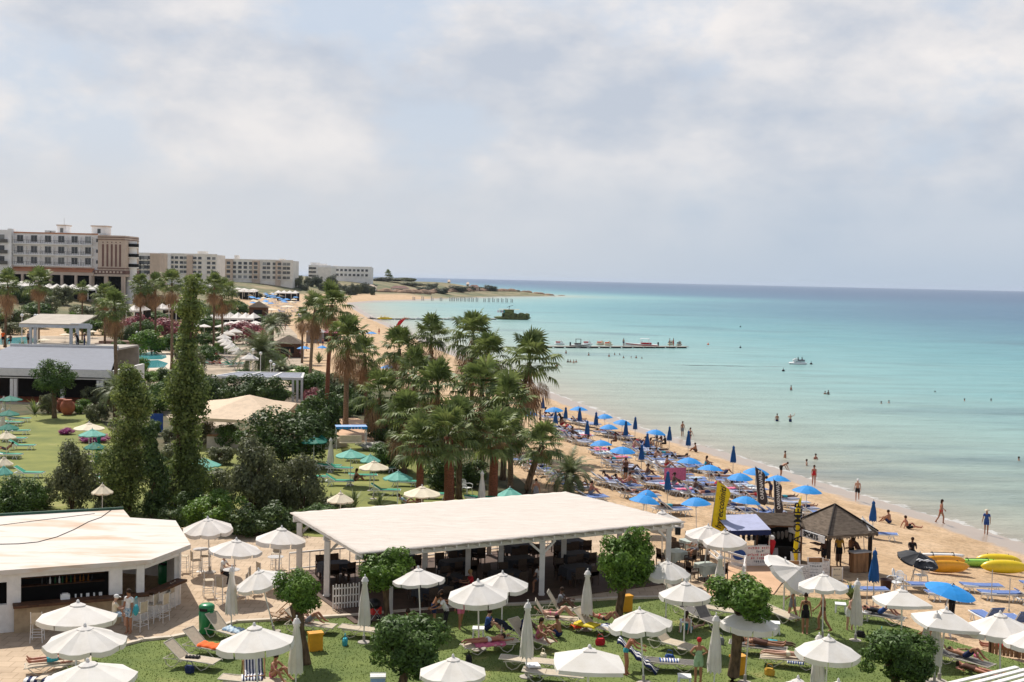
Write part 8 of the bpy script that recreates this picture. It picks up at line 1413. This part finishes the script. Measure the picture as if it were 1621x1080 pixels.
# ================================================================== planting between the resort buildings
rg = random.Random(77); FL = []
for x, y, hh, w in ((188, 600, 52, 40), (200, 590, 50, 44), (215, 600, 40, 40), (430, 805, 60, 80), (530, 812, 30, 60), (350, 735, 34, 46), (270, 800, 60, 60), (345, 775, 40, 60), (480, 800, 40, 60), (200, 760, 50, 60), (62, 805, 40, 60), (610, 700, 46, 60), (196, 640, 60, 60), (262, 650, 60, 56), (322, 628, 44, 54), (300, 585, 44, 56), (230, 540, 40, 50), (330, 530, 36, 50), (376, 500, 30, 46), (175, 530, 36, 46), (140, 530, 30, 40), (430, 585, 40, 46), (470, 612, 40, 50), (500, 630, 50, 60), (540, 640, 60, 60), (355, 560, 30, 30), (305, 500, 28, 50), (128, 560, 26, 30), (60, 505, 28, 50), (10, 515, 30, 50), (390, 640, 34, 40), (440, 640, 34, 44), (150, 640, 34, 40), (318, 700, 40, 40), (285, 740, 50, 60), (520, 690, 30, 40), (20, 530, 24, 40), (60, 520, 20, 36), (92, 515, 18, 30), (170, 590, 34, 30), (196, 608, 30, 40), (150, 575, 22, 34), (186, 560, 26, 30), (225, 612, 26, 46), (268, 612, 34, 44), (250, 600, 20, 40), (300, 612, 30, 34), (310, 570, 28, 40), (340, 615, 22, 36), (300, 548, 24, 30), (325, 548, 26, 34), (370, 512, 24, 40), (410, 520, 26, 36), (345, 500, 22, 40), (300, 505, 22, 44), (250, 510, 20, 40), (190, 505, 26, 40), (160, 500, 24, 36), (125, 500, 20, 34), (90, 495, 24, 36), (60, 492, 20, 30), (30, 490, 18, 34), (4, 500, 24, 34), (462, 596, 22, 34), (440, 600, 24, 40), (410, 605, 22, 40), (390, 600, 20, 34), (480, 630, 26, 36), (500, 660, 34, 44), (545, 660, 34, 46), (575, 655, 36, 50), (470, 660, 24, 40), (290, 655, 30, 30), (240, 690, 30, 30), (270, 700, 26, 30), (420, 560, 26, 40)):
    FL.append((x, y, hh, w))
FL.sort(); CNT = {}; LMK = [(100, 575, 'the slate blue roof'), (440, 810, 'the hedge behind the terrace'), (540, 800, 'the pale spiky grasses'), (60, 800, 'the bar roof'), (90, 600, 'the round headed tree'), (103, 648, 'the terracotta jars'), (235, 565, 'the turquoise pool'), (288, 640, 'the tall poplar'), (203, 660, 'the shorter poplar'), (405, 600, 'the white garden pergola'), (380, 650, 'the beige tent'), (368, 550, 'the curved parasol row'), (415, 540, 'the broad date palm'), (455, 560, 'the dark beach hut'), (390, 525, 'the pink oleander'), (505, 600, 'the thin palms'), (556, 680, 'the blue awning'), (450, 690, 'the fig tree'), (165, 540, 'the brown steps'), (60, 515, 'the terrace pergola'), (270, 490, 'the marquee left of the poplar'), (355, 495, 'the marquee right of the poplar')]
for i, (x, y, hh, w) in enumerate(FL):
    m = rg.choice(['leaf mid', 'leaf olive', 'leaf bright', 'leaf dark', 'leaf mid', 'leaf olive']); col_ = {'leaf mid': 'green', 'leaf olive': 'olive', 'leaf bright': 'bright green', 'leaf dark': 'dark'}[m]
    for lx, ly, ln in sorted(LMK, key=lambda q: abs(q[0] - x) + 1.5 * abs(q[1] - y)):
        dx, dy = x - lx, y - ly; dr = ('left of' if dx < 0 else 'right of') if abs(dx) > 1.2 * abs(dy) else ('behind' if dy < 0 else 'in front of'); key = (col_, dr, ln)
        if key not in CNT: CNT[key] = 1; break
    bush(x, y, y - hh, w, m, '%s shrub growing %s %s' % key, 'garden_shrub', 'shrub', 'shrubs planted between the resort buildings')
# ================================================================== haze
HZ = MB().box((0, 9800, 20), (24000, 20400, 60)).build('haze', []) if False else None
def haze():
    b = MB().box((0, 15200, 27.5), (42000, 31000, 65)); me = b.mesh('haze', []) ; me.materials.clear(); m = bpy.data.materials.new('sea haze'); m.use_nodes = True; nt = m.node_tree; nt.nodes.clear(); v = nt.nodes.new('ShaderNodeVolumePrincipled'); v.inputs['Color'].default_value = (.72, .83, 1.0, 1); v.inputs['Density'].default_value = .00003; v.inputs['Anisotropy'].default_value = .2; o = nt.nodes.new('ShaderNodeOutputMaterial'); nt.links.new(v.outputs[0], o.inputs['Volume']); me.materials.append(m); ob = link(me, 'haze'); ob['label'] = 'thin pale sea haze over the bay'; ob['kind'] = 'stuff'
haze()
